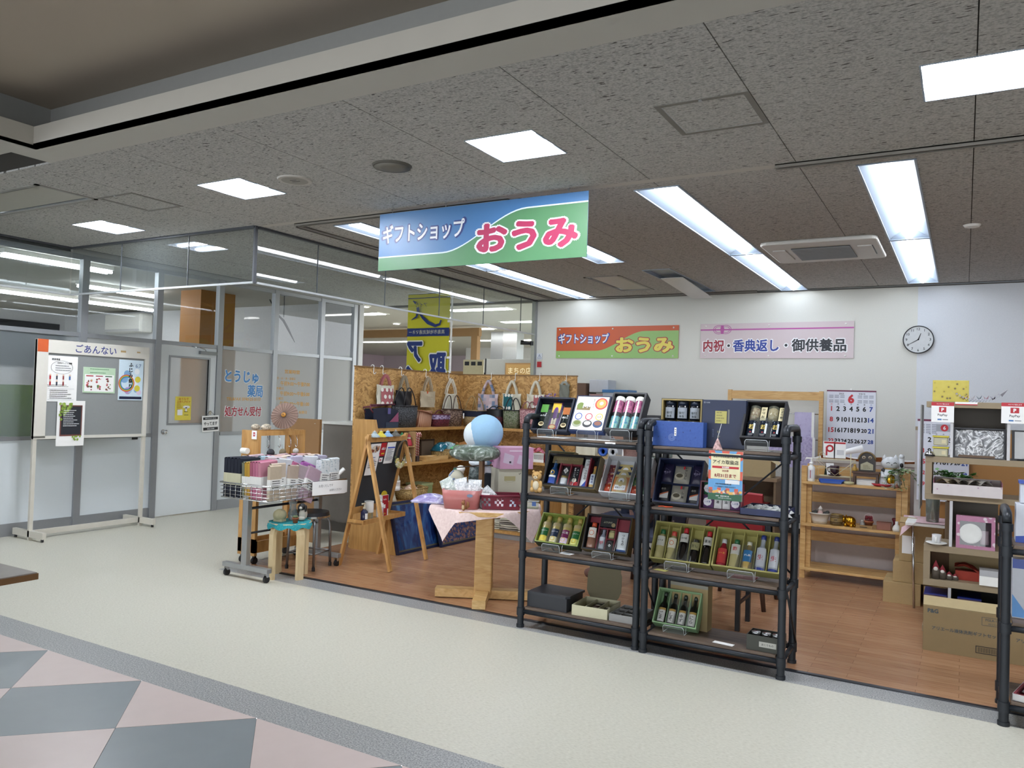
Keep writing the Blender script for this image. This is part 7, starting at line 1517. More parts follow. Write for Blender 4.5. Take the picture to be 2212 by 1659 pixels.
t = thing('paper_roll', 'white rolled cloth sticking out of the far end of the cart', 'cloth', (Xc+CW-.03, Yc+.82, .80)); G().m(WHITE).tube([(-.02, -.06, -.05), (.0, .0, 0), (.02, .06, .05)], .018, 10).build('roll', t)
t = thing('dog_figurine', 'black and white dog figurine on the teal doily', 'figurine', Mx((-4.72, 4.80, .456), .4)); DG = KM('#b9b4a8', .5); G().m(DG).sph((0, 0, .05), (.032, .045, .05)).sph((0, -.03, .02), (.028, .03, .02), 10, 7).build('body', t); G().m(KM('#1c1c1e', .4)).sph((0, -.03, .115), (.03, .032, .03)).sph((-.03, -.02, .10), (.01, .016, .028), 8, 6).sph((.03, -.02, .10), (.01, .016, .028), 8, 6).build('head', t); G().m(DG).sph((0, -.055, .108), (.014, .018, .013), 8, 6).build('muzzle', t); G().m(KM('#1c1c1e', .4)).tube([(0, .04, .03), (0, .06, .06), (0, .055, .09)], .008, 6).build('tail', t)
t = thing('rose_pot', 'cream stone rose ornament on the teal doily', 'ornament', Mx((-4.82, 4.64, .456), .2)); RS = KM('#a39d7c', .6, var=.1, scale=40); g = G().m(RS).at(MTR((0, 0, .05)) @ MRO(PI/2, 4, 'X')).lathe([(0, -.03), (.045, -.03), (.052, 0), (.045, .03), (.038, .028), (.036, .036), (.028, .034), (.026, .042), (.016, .04), (.012, .046), (0, .044)], n=18); g.build('rose', t); G().m(RS).bx(-.04, -.03, 0, .04, .03, .02).build('foot', t)
t = thing('flower_pot', 'tiny terracotta pot with a green plant on the teal doily', 'plant pot', (-4.665, 4.66, .456)); G().m(KM('#8d4f30', .7)).lathe([(.018, 0), (.025, .035), (.028, .035), (.028, .042), (0, .04)], n=14).build('pot', t); g = G().m(KM('#5d6a48', .7))
for k in range(7): a = 2*PI*k/7; g.sph((.014*cos(a), .014*sin(a), .05), (.010, .010, .009), 6, 5)
g.build('plant', t)
t = thing('glass_ornament', 'crumpled clear bag standing behind the dog figurine', 'bag', (-4.80, 4.76, .456)); G().m(clear('bagclear', '#eef2f2', 1.4, .22, '#b8bcbc')).lathe([(.03, 0), (.04, .05), (.025, .11), (.035, .15), (.012, .16)], n=9, smooth=False).build('bag', t)
t = thing('paper_umbrella', 'small brown paper umbrella open on top of the pine display stand', 'umbrella', MTR((-5.32, 5.12, 1.305)) @ MRO(rad(28), 4, 'Z') @ MRO(rad(72), 4, 'X'))
UM = KM('#8d7468', .75, var=.15, scale=20)
for k in range(26):
    a0, a1 = 2*PI*k/26, 2*PI*(k+1)/26; am = (a0+a1)/2
    G().m(UM).add([(0, 0, .0), (.125*cos(a0), .125*sin(a0), -.030), (.122*cos(am), .122*sin(am), -.036), (.125*cos(a1), .125*sin(a1), -.030)], [(0, 1, 2), (0, 2, 3)]).m(KM('#4a3a34', .6)).tube([(0, 0, .002), (.128*cos(a0), .128*sin(a0), -.029)], .0012, 4).build('gore', t)
G().m(KM('#b07a2a', .5)).sph((0, 0, .0), (.022, .022, .012), 12, 7).build('hub', t); G().m(DARK).tube([(0, 0, .02), (0, 0, -.12)], .004, 6).build('handle', t)
for x, y, r, l in ((-5.46, 4.93, .036, 'cream shell at the near corner of the display stand'), (-5.40, 5.0, .038, 'grey striped shell in the middle of the display stand top'), (-5.36, 4.95, .036, 'spotted cream shell beside the paper umbrella')):
    t = thing('shell', l, 'shell', (x, y, 1.166), 'shells on the display stand'); G().m(tex('shell'+str(x), [(.35, '#6d6458'), (.5, '#b9ad98'), (.7, '#d8cfbc')], (1, 1, 1), 'noise', 45, 3, 1, .5)).sph((0, 0, r*.72), (r*1.25, r, r*.72), 14, 9).build('shell', t)
for y, c, l, h in ((4.98, '#2a2a30', 'black patterned purse hanging on the display stand', .08), (5.12, '#7d7258', 'brown shell ornament hanging on the display stand', .07), (5.28, '#c9c6c0', 'white ornament hanging on the display stand', .06)):
    t = thing('hanging_ornament', l, 'ornament', (-5.315, y, .99), 'ornaments hanging on the display stand'); G().m(mat(c, .5, var=.2, scale=60)).sph((0, 0, -h*.3), (.02, h*.55, h*.45), 12, 8).build('body', t); G().m(STEEL).tube([(0, 0, h*.1), (-.01, 0, .05)], .0018, 4).build('cord', t)
def ER(x, y, z): return (EZ @ Vector((x, y, z)))
def tray_at(x, off=.09): p = EZ @ MTR((0, 0, .39)) @ MRO(rad(-13), 4, 'X') @ Vector((x, -off, .0155)); return MTR(p) @ MRO(ang, 4, 'Z')
t = thing('pump_bottle', 'dark blue pump bottle on the blackboard tray', 'bottle', tray_at(.10)); G().m(KM('#15193a', .25)).lathe([(0, 0), (.03, 0), (.032, .01), (.032, .085), (.015, .10), (.012, .105)], n=16).build('body', t); g = G().m(PAPER); wrap(g, .032, .02, .07, PAPER, 1.4); g.build('label', t); G().m(KM('#c9c0a8', .4)).lathe([(.013, .105), (.013, .122), (.006, .125), (.005, .15), (0, .15)], n=12).bx(-.035, -.006, .148, .008, .006, .16).build('pump', t)
t = thing('dispenser', 'white and clear cylinder dispenser on the blackboard tray', 'dispenser', tray_at(.20, .07)); G().m(WHITE).cyl((0, 0, .065), .10, .042, n=20).build('cover', t); G().m(GLASSB).cyl((0, 0, 0), .064, .038, n=20).build('base', t)
def pump_white(M, label, h=.145, r=.034):
    t = thing('pump_bottle', label, 'bottle', M); G().m(WHITE).lathe([(0, 0), (r*.95, 0), (r, .008), (r, h*.78), (r*.9, h*.86), (r*.45, h*.95), (r*.42, h)], n=18).build('body', t); g = G(); wrap(g, r, h*.15, h*.7, KM('#d0d2d6', .5), 1.2); wrap(g, r+.0008, h*.2, h*.66, KM('#9a2a3a', .5), .18); g.build('label', t)
    G().m(WHITE).lathe([(r*.5, h), (r*.5, h+.018), (.007, h+.022), (.006, h+.05), (0, h+.05)], n=12).bx(-.045, -.008, h+.048, .01, .008, h+.062).tube([(-.043, 0, h+.055), (-.05, 0, h+.035)], .005, 6).build('pump', t); return t
pump_white(tray_at(.345), 'white pump bottle with a red stripe on the blackboard tray')
t = thing('leaflet_stand', 'red and white payment leaflets in a clear holder on the blackboard tray', 'leaflets', tray_at(.47, .06) @ FACE); G().m(PAPER).bx(-.06, 0, -.02, .06, .19, 0).build('leaflet', t); g = G().m(RED).rect(-.055, .0, .04, .06, .001).rect(-.04, .12, .055, .188, .001).rect(-.02, .06, .06, .12, .0008).m(PAPER).rect(-.03, .07, .01, .105, .0014).m(KM('#e0c040', .5)).txt('PayPay', -.005, .02, .07, .016, .002, .02).m(LWHITE).txt('PayPay', .0, .15, .07, .018, .002, .02); g.build('print', t); G().m(KM('#cfb52a', .5)).prism([(.05*cos(PI*i/10), .19+.04*sin(PI*i/10)) for i in range(11)], -.012, -.009).build('yellow_top', t); G().m(ACR).bx(-.065, 0, -.024, .065, .13, -.022).build('holder', t)
for k, (x, c) in enumerate(((.10, '#9aa8ac'), (.20, '#c9b83a'), (.31, '#7fa4c8'), (.44, '#5a5850'))):
    t = thing('paper_ornament', ('grey blue', 'yellow and red', 'sky blue', 'dark patterned')[k]+' folded paper ornament on top of the blackboard', 'ornament', EZ @ MTR((x, .005, 1.167)) @ MRO(rad(-13), 4, 'X'), 'paper ornaments on the blackboard'); g = G().m(mat(c, .6, var=.25, scale=90)).lathe([(.05, 0), (.046, .012), (.018, .035), (.02, .042), (0, .055)], n=10, smooth=False); g.build('skirt', t); G().m(KM('#b8a8a0', .6)).sph((0, 0, .052), .008, 8, 5).build('top', t)
t = thing('wreath', 'twig wreath with pale flowers hanging on the blackboard corner', 'wreath', EZ @ MTR((.56, -.02, 1.01)) @ FACE)
g = G().m(KM('#5d4f3e', .8)); rr = RND(12)
for k in range(4): g.tube([((.085+.006*rr.uniform(-1, 1))*cos(2*PI*i/18), (.12+.006*rr.uniform(-1, 1))*sin(2*PI*i/18), .004*k) for i in range(18)], .004, 5, closed=True)
g.build('ring', t); g = G()
for k in range(9):
    a = rad(215+15*k); c = ('#cfc07a', '#d8d4c0', '#b8ba8a')[k % 3]
    for j in range(5): b = 2*PI*j/5; g.m(mat(c, .8)).sph((.085*cos(a)+.016*cos(b), .12*sin(a)+.016*sin(b), .022), (.014, .014, .009), 6, 5)
g.build('flower', t); g = G().m(KM('#5a6a4a', .8))
for k in range(10): a = rad(195+17*k); g.sph((.098*cos(a), .135*sin(a), .012), (.020, .012, .005), 6, 4)
g.build('leaf', t)
t = thing('pine_shelf', 'open pine shelf with slatted back boards under the large calendar', 'shelf', (-1.255, 7.42, 0))
PW = .855; PD = .30
for x in (0, PW-.045): G().m(PINE).bx(x, .0, 0, x+.045, .03, 1.0).build('post', t); G().m(PINE).bx(x, PD, 0, x+.045, PD+.03, 1.0).build('post', t)
for x in (.045, PW-.09): G().m(PINE).bx(x, .03, .10, x+.04, .06, .83).build('inner_post', t)
PSZ = (.10, .492, .862)
for z in PSZ: G().m(PINE_X).bx(.012, -.03, z-.022, PW-.012, .16, z).build('shelf_board', t, bevel=.003)
for z in PSZ: G().m(PINE_X).bx(.012, .165, z-.022, PW-.012, PD+.01, z).build('shelf_board', t, bevel=.003)
for z in (.30, .655, .90): G().m(PINE_X).bx(.045, PD-.012, z, PW-.045, PD, z+.09).build('back_board', t)
def at_ps(x, y, k): return (-1.255+x, 7.42+y, PSZ[k]+.0005)
pump_white(Mx(at_ps(.075, .04, 2)), 'white pump bottle with a red stripe on the pine shelf', .15, .033)
t = thing('wire_rack', 'thin cream wire rack holding cards on the pine shelf', 'rack', at_ps(.11, .10, 2)); g = G().m(KM('#c9bf9c', .4))
for y in (0, .12):
    g.tube([(0, y, .003), (0, y, .20), (.31, y, .20), (.31, y, .003)], .003, 5).tube([(0, y, .05), (.31, y, .05)], .0025, 5).tube([(0, y, .12), (.31, y, .12)], .002, 5).tube([(0, y, .19), (.155, y, .06), (.31, y, .19)], .0018, 4)
g.tube([(0, 0, .2), (0, .12, .2)], .003, 5).tube([(.31, 0, .2), (.31, .12, .2)], .003, 5).tube([(.02, .0, .2), (.022, .0, .25), (.045, 0, .265), (.068, 0, .25), (.07, 0, .2)], .003, 5); g.build('wire', t)
for k in range(5): G().m(KM('#c9bf9c', .4)).tube([(.02, .024*(k+.5), .05), (.29, .024*(k+.5), .05)], .0018, 4).build('shelf_wire', t)
t = thing('dark_cup', 'dark plum cup on a saucer in the wire rack', 'cup', at_ps(.255, .14, 2)+() if False else (-1.255+.255, 7.42+.16, .915)); PLM = KM('#2e141e', .3); G().m(PLM).lathe([(0, 0), (.04, 0), (.062, .012), (.0, .013)], n=18).build('saucer', t); G().m(PLM).lathe([(.03, .012), (.036, .015), (.04, .09), (.037, .09), (.03, .02), (0, .02)], n=18).build('cup', t); G().m(PLM).tube([(-.038, 0, .08), (-.06, 0, .07), (-.06, 0, .04), (-.037, 0, .03)], .005, 6).build('handle', t)
t = thing('desk_card', 'white folded card standing in the wire rack', 'card', Mx((-1.06, 7.56, .915), .5)); G().m(PAPER).add([(0, 0, 0), (.07, 0, 0), (.07, .035, .11), (0, .035, .11)], [(0, 1, 2, 3)]).m(KM('#2f4038', .6)).add([(0, .07, 0), (.07, .07, 0), (.07, .035, .11), (0, .035, .11)], [(0, 1, 2, 3)]).m(KM('#2f4038', .6)).add([(.07, 0, 0), (.07, .07, 0), (.07, .035, .11)], [(0, 1, 2)]).build('card', t)
t = thing('coin_tray', 'blue plastic coin tray on the pine shelf', 'tray', Mx(at_ps(.25, .0, 2), .05)); g = G().m(KM('#2a55a8', .35)).prism([(-.085, -.04), (.085, -.04), (.105, .055), (-.105, .055)], 0, .006).bx(-.085, -.044, 0, .085, -.038, .022).add([(-.085, -.04, 0), (-.105, .055, 0), (-.115, .06, .03), (-.095, -.045, .022)], [(0, 1, 2, 3)]).add([(.085, -.04, 0), (.105, .055, 0), (.115, .06, .03), (.095, -.045, .022)], [(0, 1, 2, 3)]).bx(-.105, .055, 0, .105, .06, .03); g.build('tray', t)
tag(G().m(KM('#b3ad84', .5)).lathe([(.02, 0), (.042, 0), (.042, .022), (.02, .022), (.02, 0)], n=20).build('tape_roll'), 'roll of cream tape beside the blue coin tray', 'tape', M=at_ps(.395, -.0, 2))
t = thing('hanging_rod', 'thin cream rod on a round foot behind the tape roll', 'stand', at_ps(.395, .09, 2)); G().m(KM('#c9c3a4', .4)).cyl((0, 0, 0), .012, .035, n=16).build('foot', t); G().m(KM('#c9c3a4', .4)).tube([(0, 0, .01), (0, 0, .26)], .004, 6).build('rod', t)
for k, (x, l) in enumerate(((.20, 'red and white payment card standing behind the wire rack'), (.29, 'small white payment card standing behind the wire rack'))):
    t = thing('pay_card', l, 'card', MTR((-1.255+x, 7.66, 1.07)) @ FACE); G().m(PAPER).bx(-.055, 0, 0, .045, .15, .003).build('card', t); g = G().m(RED).rect(-.05, .13, .042, .145, .0035)
    if k == 0: g.ring(.0, .085, .018, .034, .0035, 18).rect(-.035, .02, -.02, .10, .0038)
    g.m(KM('#c9cacc', .5)).rect(-.03, .03, .03, .075, .0034) if k else None; g.build('print', t)
t = thing('counter_case', 'white counter case behind the pine shelf with papers on it', 'counter', (-1.22, 7.82, 0)); G().m(KM('#b3a8a4', .6)).bx(0, 0, 0, .95, .5, 1.02).build('body', t); G().m(KM('#c9c5be', .5)).bx(-.01, -.01, 1.02, .96, .51, 1.05).build('top', t)
tag(G().m(KM('#a8622c', .7, var=.15, scale=8)).grid(lambda u, v: (.85*u, .02*sin(8*u)+.15*v, .13*(1-v)+.015*sin(13*u)), 20, 6).build('orange_cloth'), 'orange cloth draped along the counter behind the pine shelf', 'cloth', M=(-1.15, 7.78, .95))
t = thing('rolled_paper', 'white rolled paper lying on the counter behind the clock stand', 'paper', (-.92, 7.86, 1.10)); G().m(PAPER).tube([(-.1, 0, 0), (.12, .02, .06)], [.018, .035], 12).build('roll', t)
DKW = tex('dark_wood', [(.3, '#3a2619'), (.5, '#4d3322'), (.7, '#5d4030')], (3, 14, 14), 'noise', 3, 5, 1, .4)
t = thing('little_table', 'small dark wooden table standing on the pine shelf', 'table', at_ps(.525, .06, 2)); G().m(DKW).bx(-.11, -.06, .10, .11, .06, .118).build('top', t, bevel=.003); G().m(DKW).bx(-.10, -.05, 0, -.082, .05, .10).build('leg', t); G().m(DKW).bx(.082, -.05, 0, .10, .05, .10).build('leg', t); G().m(DKW).bx(-.082, -.048, .075, .082, -.03, .10).build('apron', t)
t = thing('daruma_clock', 'dark arched ornament with a pale plaque on the little dark table', 'ornament', (-1.255+.53, 7.47, PSZ[2]+.1195)); a = [(.066*cos(PI*k/14), .10+.066*sin(PI*k/14)) for k in range(15)]+[(-.066, 0), (.066, 0)]
G().m(KM('#241d18', .3)).at(FACE).prism(a, -.05, 0).build('arch', t); g = G().m(KM('#6d5a38', .3)).at(FACE); g.tube([(p[0], p[1], .0) for p in a[:15]], .008, 6); g.build('rope_edge', t)
g = G().m(KM('#aaa68a', .5)).at(FACE).prism([(-.05, .012), (.05, .012), (.05, .06), (0, .085), (-.05, .06)], .001, .008); g.build('plaque', t)
g = G().at(FACE).m(KM('#b8a890', .4)).sph((-.025, .12, .004), (.016, .014, .01), 10, 6).sph((.025, .12, .004), (.016, .014, .01), 10, 6).m(BLACK).sph((-.025, .12, .012), (.006, .007, .004), 8, 5).sph((.025, .12, .012), (.006, .007, .004), 8, 5); g.build('eyes', t); g = G().at(FACE); lines(g, -.03, .035, .025, .05, 3, KM('#6a6448', .6), .0085); g.build('writing', t)
fig((-1.255+.435, 7.46, PSZ[2]+.1195), .07, '#a8853a', '#a8853a', 'tiny gold cat on the little dark table')
t = thing('paper_stack', 'stack of white paper under the little dark table', 'paper', at_ps(.525, .10, 2)); g = G()
for k in range(6): g.m(PAPER).bx(-.075, -.06+.004*(k % 2), .007*k, .075, .06, .007*k+.006)
g.build('sheets', t)
def lucky_cat(M, h, label):
    t = thing('lucky_cat', label, 'cat figurine', M); CW_ = KM('#c9ccce', .3); B = KM('#1c1c20', .35)
    G().m(CW_).lathe([(0, 0), (.30*h, 0), (.33*h, .10*h), (.30*h, .30*h), (.22*h, .52*h), (.17*h, .60*h), (0, .62*h)], n=20).sph((-.16*h, -.18*h, .10*h), (.11*h, .16*h, .09*h), 10, 7).sph((.16*h, -.18*h, .10*h), (.11*h, .16*h, .09*h), 10, 7).build('body', t)
    G().m(CW_).sph((0, -.03*h, .74*h), (.27*h, .23*h, .21*h), 18, 12).build('head', t)
    for s in (-1, 1): G().m(CW_).lathe([(.085*h, 0), (.05*h, .09*h), (0, .17*h)], c=(s*.16*h, 0, .86*h), n=8).build('ear', t)
    G().m(CW_).tube([(.24*h, -.02*h, .42*h), (.33*h, -.06*h, .62*h), (.31*h, -.09*h, .92*h)], [.085*h, .085*h, .08*h], 10).sph((.31*h, -.11*h, .97*h), (.085*h, .08*h, .08*h), 10, 7).build('raised_arm', t)
    G().m(CW_).tube([(-.22*h, -.06*h, .45*h), (-.24*h, -.2*h, .34*h), (-.10*h, -.27*h, .34*h)], .07*h, 8).build('arm', t)
    G().m(GOLD).sph((-.02*h, -.30*h, .24*h), (.13*h, .035*h, .17*h), 14, 9).build('gold_coin', t); G().m(B).sph((-.2*h, -.06*h, .5*h), (.07*h, .1*h, .09*h), 8, 6).sph((.31*h, -.14*h, .7*h), (.055*h, .05*h, .08*h), 8, 6).build('patch', t)
    G().m(KM('#b08a4a', .3, .5)).tube([(.19*h*cos(2*PI*i/14), -.02*h+.17*h*sin(2*PI*i/14), .575*h) for i in range(14)], .022*h, 6, closed=True).build('collar', t)
    g = G().m(B)
    for s in (-1, 1): g.tube([(s*.15*h, -.225*h, .755*h), (s*.10*h, -.25*h, .785*h), (s*.05*h, -.255*h, .76*h)], .010*h, 5)
    g.sph((0, -.265*h, .71*h), (.022*h, .014*h, .014*h), 6, 5); g.build('face', t)
    G().m(KM('#2a6a3a', .5)).sph((.0, -.24*h, .47*h), (.10*h, .04*h, .06*h), 8, 6).build('bib', t)
    return t
lucky_cat(Mx(at_ps(.71, .07, 2), .25), .27, 'big white beckoning cat with a gold coin at the end of the pine shelf')
t = thing('red_dish', 'red dish shaped like a boat in front of the beckoning cat', 'dish', Mx(at_ps(.655, -.01, 2), -.12)); G().m(KM('#a8202c', .35)).lathe([(0, .004), (.06, .004), (.085, .025), (.08, .025), (.055, .008), (0, .008)], n=20, sx=1, sy=.35).build('dish', t)
fig(at_ps(.77, -.005, 2), .05, '#8a5a4a', '#c9b09a', 'tiny brown figurine at the end of the pine shelf')
t = thing('planter', 'white oval planter with little figures on the middle pine board', 'planter', at_ps(.155, .05, 1)); G().m(KM('#cfc9bd', .45)).lathe([(.06, 0), (.065, .02), (.068, .022), (.066, .03), (.088, .085), (.092, .085), (.092, .095), (.083, .095), (.06, .05), (0, .05)], n=22, sy=.7).build('pot', t)
fig((-1.255+.16, 7.465, PSZ[1]+.06), .095, '#c8a8a0', '#d8d0c8', 'little white cat in red standing in the planter', '#d8d0c8');
for k, (x, l) in enumerate(((.11, 'dark grey stone ornament at the wall side of the planter'), (.205, 'grey stone ornament beside the little cat in the planter'))):
    t = thing('stone_ornament', l, 'ornament', (-1.255+x, 7.475, PSZ[1]+.055)); G().m(KM('#3f403d', .6, var=.3, scale=60)).sph((0, 0, .025), (.032, .026, .032), 10, 7).sph((.012, 0, .05), (.016, .016, .014), 8, 6).build('stone', t)
t = thing('wooden_barrel', 'small wooden barrel on the middle pine board', 'barrel', at_ps(.295, .045, 1)); BRL = tex('barrel', [(.3, '#6d5636'), (.5, '#86703f'), (.7, '#947c4e')], (20, 20, 2), 'noise', 3, 4, .5, .5); G().m(BRL).lathe([(0, .002), (.046, .002), (.053, .035), (.054, .05), (.053, .065), (.046, .098), (.042, .098), (.042, .092), (0, .092)], n=22).build('barrel', t); g = G().m(KM('#4f3d26', .5))
for z, r in ((.015, .0497), (.03, .0528), (.072, .0525), (.086, .0494)): g.lathe([(r, -.004), (r+.0015, -.004), (r+.0015, .004), (r, .004)], c=(0, 0, z), n=22)
g.build('hoop', t); g = G(); wraptxt(g, '清酒', .0545, .05, .03, .012, INK); g.build('brand', t)
t = thing('gold_pig', 'shiny gold piggy bank on the middle pine board', 'piggy bank', Mx(at_ps(.405, .03, 1), -.5)); G().m(GOLD).sph((0, 0, .05), (.055, .043, .042), 16, 11).build('body', t); G().m(GOLD).sph((-.052, 0, .055), (.022, .03, .028), 12, 8).cyl((-.078, 0, .05), .012, .012, n=10).build('head', t)
for a, b in ((-.03, -.02), (-.03, .02), (.03, -.02), (.03, .02)): G().m(GOLD).lathe([(.012, 0), (.015, .025)], c=(a, b, 0), n=10).build('leg', t)
G().m(GOLD).lathe([(.012, 0), (0, .022)], c=(-.05, -.02, .078), n=6).lathe([(.012, 0), (0, .022)], c=(-.05, .02, .078), n=6).build('ear', t)
fig(at_ps(.505, .04, 1), .085, '#8d8a86', '#a8a39c', 'grey donkey figurine beside the gold pig'); t = thing('plinth', 'flat brown plaque board under the grey donkey', 'plinth', at_ps(.53, -.005, 1)); G().m(KM('#9a7a4c', .6)).bx(-.07, -.012, 0, .06, .012, .028).m(INK).at(FACE).rect(-.04, .01, .02, .016, .0125).build('board', t)
t = thing('terracotta_pot', 'little terracotta pot of red berries on the middle pine board', 'plant pot', at_ps(.555, .05, 1)); G().m(KM('#9a5a38', .7)).lathe([(.025, 0), (.034, .05), (.039, .05), (.039, .065), (.03, .065), (0, .055)], n=18).build('pot', t); g = G().m(KM('#7a2630', .6)); rr = RND(3)
for k in range(14): g.sph((rr.uniform(-.03, .03), rr.uniform(-.025, .025), .07+rr.uniform(0, .03)), .011, 6, 4)
g.build('berries', t)['kind'] = 'stuff'; G().m(KM('#b8a0a0', .6)).tube([(-.035, 0, .06), (-.03, 0, .11), (0, 0, .125), (.03, 0, .11), (.035, 0, .06)], .004, 6).build('handle', t)
t = thing('copper_box', 'brown copper coloured box on the middle pine board', 'box', at_ps(.675, .045, 1)); G().m(KM('#8d5a48', .4)).bx(-.055, -.03, 0, .055, .03, .06).build('box', t, bevel=.002); G().m(KM('#7d4c3c', .4)).bx(-.057, -.032, .052, .057, .032, .066).build('lid', t)
t = thing('white_vase', 'small white bottle vase at the end of the middle pine board', 'vase', at_ps(.775, .01, 1)); G().m(WHITE).lathe([(0, 0), (.03, 0), (.034, .02), (.026, .045), (.013, .06), (.013, .085), (.009, .085), (.009, .06), (0, .05)], n=18).build('vase', t)
t = thing('red_vase', 'dark red jar behind the small white vase', 'vase', at_ps(.765, .10, 1)); G().m(KM('#5a0f1c', .35)).lathe([(0, 0), (.025, 0), (.03, .03), (.022, .06), (.036, .09), (.03, .10), (0, .1)], n=18).build('jar', t)
t = thing('office_cabinet', 'dark open cabinet behind the pine shelf', 'cabinet', (-1.02, 8.45, 0)); G().m(KM('#4a3a34', .6)).bx(0, .38, 0, .75, .4, .95).bx(0, 0, 0, .02, .38, .95).bx(.73, 0, 0, .75, .38, .95).build('carcass', t);
for z in (.02, .33, .62, .93): G().m(KM('#5a4a42', .6)).bx(.02, 0, z, .73, .38, z+.02).build('shelf', t)
for k, (x, w, z, h, c, l) in enumerate(((.04, .16, .64, .15, '#2a1218', 'dark plum box in the cabinet behind the pine shelf'), (.23, .16, .64, .15, '#2e141c', 'second dark plum box in the cabinet behind the pine shelf'), (.42, .25, .64, .06, '#a8845a', 'tan carton in the cabinet behind the pine shelf'), (.05, .30, .35, .20, '#1d1b1e', 'black case in the cabinet behind the pine shelf'), (.40, .30, .35, .12, '#8d8784', 'grey case in the cabinet behind the pine shelf'), (.42, .28, .04, .12, '#6d6a68', 'grey machine in the cabinet behind the pine shelf'))):
    t = thing('storage_box', l, 'box', (-1.02+x, 8.47, z)); G().m(mat(c, .6)).bx(0, 0, 0, w, .3, h).build('box', t, bevel=.004); G().m(mat(c, .45)).bx(-.002, -.002, h*.86, w+.002, .302, h+.004).build('lid', t)
def plant(M, label, n, spread, seed, leaf=.035, cols=('#2f5a2c', '#477a3a', '#5d8f4a'), name='potted_plant', droop=.5, vase=None):
    t = thing(name, label, 'plant', M); rr = RND(seed); st_, lf = G().m(KM('#4a5a36', .7)), G()
    for k in range(n):
        a = rr.uniform(0, 2*PI); L = rr.uniform(.5, 1)*spread; p = Vector((0, 0, 0)); pts = [tuple(p)]
        for i in range(1, 6):
            q = i/5; p = Vector((L*q*cos(a+.4*q)*.8, L*q*sin(a+.4*q)*.5, L*(.75*q-droop*q*q*1.3))); pts.append(tuple(p))
            for s in (-1, 1):
                lf.m(mat(rr.choice(cols), .5)); b = a+s*rr.uniform(.5, 1.3); d = Vector((cos(b), sin(b)*.8, rr.uniform(-.4, .5))).normalized()*leaf*rr.uniform(.7, 1.3); nn = Vector((-d.y, d.x, rr.uniform(-.3, .3)*leaf)).normalized()*leaf*.36
                lf.add([tuple(p), tuple(p+d*.5+nn), tuple(p+d), tuple(p+d*.5-nn)], [(0, 1, 2, 3)], True)
        st_.tube(pts, .0018, 4)
    st_.build('stem', t); lf.build('foliage', t)['kind'] = 'stuff'
    return t
plant(Mx((-.44, 7.36, .99)), 'leafy trailing plant hanging over the end of the pine shelf', 16, .30, 5, .036, ('#3a5f30', '#5d7f4a', '#a8a68a', '#7d8f5a'), droop=.9)
t = thing('side_table', 'white folding table with thin chrome legs behind the beige shelf', 'table', (-.38, 6.80, 0))
G().m(WHITE).bx(0, 0, .635, .62, .42, .66).build('top', t, bevel=.004)
for x, y, dx in ((.05, .03, .02), (.57, .03, -.02), (.05, .39, .02), (.57, .39, -.02)): G().m(CHROME).tube([(x, y, .63), (x+dx, y, .0)], .009, 8).build('leg', t)
for x in (.06, .56): G().m(CHROME).tube([(x, .03, .30), (x, .39, .30)], .006, 6).build('cross_bar', t)
tag(G().m(KM('#cfaeb2', .8, var=.04)).grid(lambda u, v: (-.035+.66*u, .42*v-.01*(v < .05), .004-.12*max(0, .16-u)*6*(1-v)*(u < .16)), 24, 10).build('table_cloth'), 'pale pink cloth hanging over the corner of the white side table', 'tablecloth', M=(-.38, 6.80, .66))
t = thing('glass_vase', 'tall glass vase of water on the pink cloth', 'vase', (-.20, 6.93, .665)); VG = clear('vase_glass', '#e2e8e2', 1.0, .16, '#b8bfb4'); G().m(VG).lathe([(.045, 0), (.05, .19), (.047, .19), (.042, .02), (0, .02)], n=20, smooth=True).build('glass', t); G().m(KM('#8f9a78', .3)).lathe([(0, .022), (.040, .022), (.044, .12), (0, .12)], n=16).build('water', t)
plant(Mx((-.05, 6.62, 1.0)), 'bushy green plant behind the beige shelf unit', 18, .20, 9, .05, ('#2f6a2c', '#4a8a3c', '#5f9a4a'), droop=.25)
for k, (x0, x1, y0, y1, z0_, z1_, l, top) in enumerate(((-.535, -.27, 6.92, 7.30, 0, .165, 'lowest brown carton on the floor beside the chrome table leg', 0), (-.47, -.20, 6.95, 7.28, .166, .33, 'middle brown carton of the pile beside the chrome table leg', 0), (-.43, -.12, 6.97, 7.27, .331, .63, 'tall brown carton with a white label on top of the pile', 1), (-.25, .02, 6.92, 7.25, 0, .16, 'brown carton on the floor behind the chrome table leg', 0))):
    t = thing('carton', l, 'box', (x0, y0, z0_)); w, d, h = x1-x0, y1-y0, z1_-z0_; G().m(KRAFT).bx(0, 0, 0, w, d, h).build('carton', t, bevel=.003); G().m(KM('#a08a60', .7)).bx(.0, d/2-.025, h, w, d/2+.025, h+.0012).build('tape', t)
    if top: G().m(PAPER).at(FACE).rect(.02, .06, .11, .20, .0012).build('label', t); G().m(KRAFT).at(MTR((0, 0, h)) @ MRO(.25, 4, 'X')).bx(0, -.0, .002, w, .12, .005).build('flap', t)
BG = KM('#8d7d63', .55, var=.03); BGX = -.225; BGY = 6.08; BGW = .86; BGD = .36
t = thing('beige_shelf', 'beige stacked shelf unit with white dividers at the right', 'shelf', (BGX, BGY, 0))
def bshelf(z0_, z1_, nm='board'): G().m(BG).bx(0, 0, z0_, BGW, BGD, z1_).build(nm, t, bevel=.002)
for a, b in ((1.545, 1.585), (1.17, 1.21), (.918, .957), (.565, .61), (.335, .38), (.02, .06)): bshelf(a, b)
for a, b in ((.957, 1.17), (.38, .565)): G().m(BG).bx(0, 0, a, .04, BGD, b).build('side', t); G().m(BG).bx(BGW-.04, 0, a, BGW, BGD, b).build('side', t)
BGP = KM('#c2c2c4', .5)
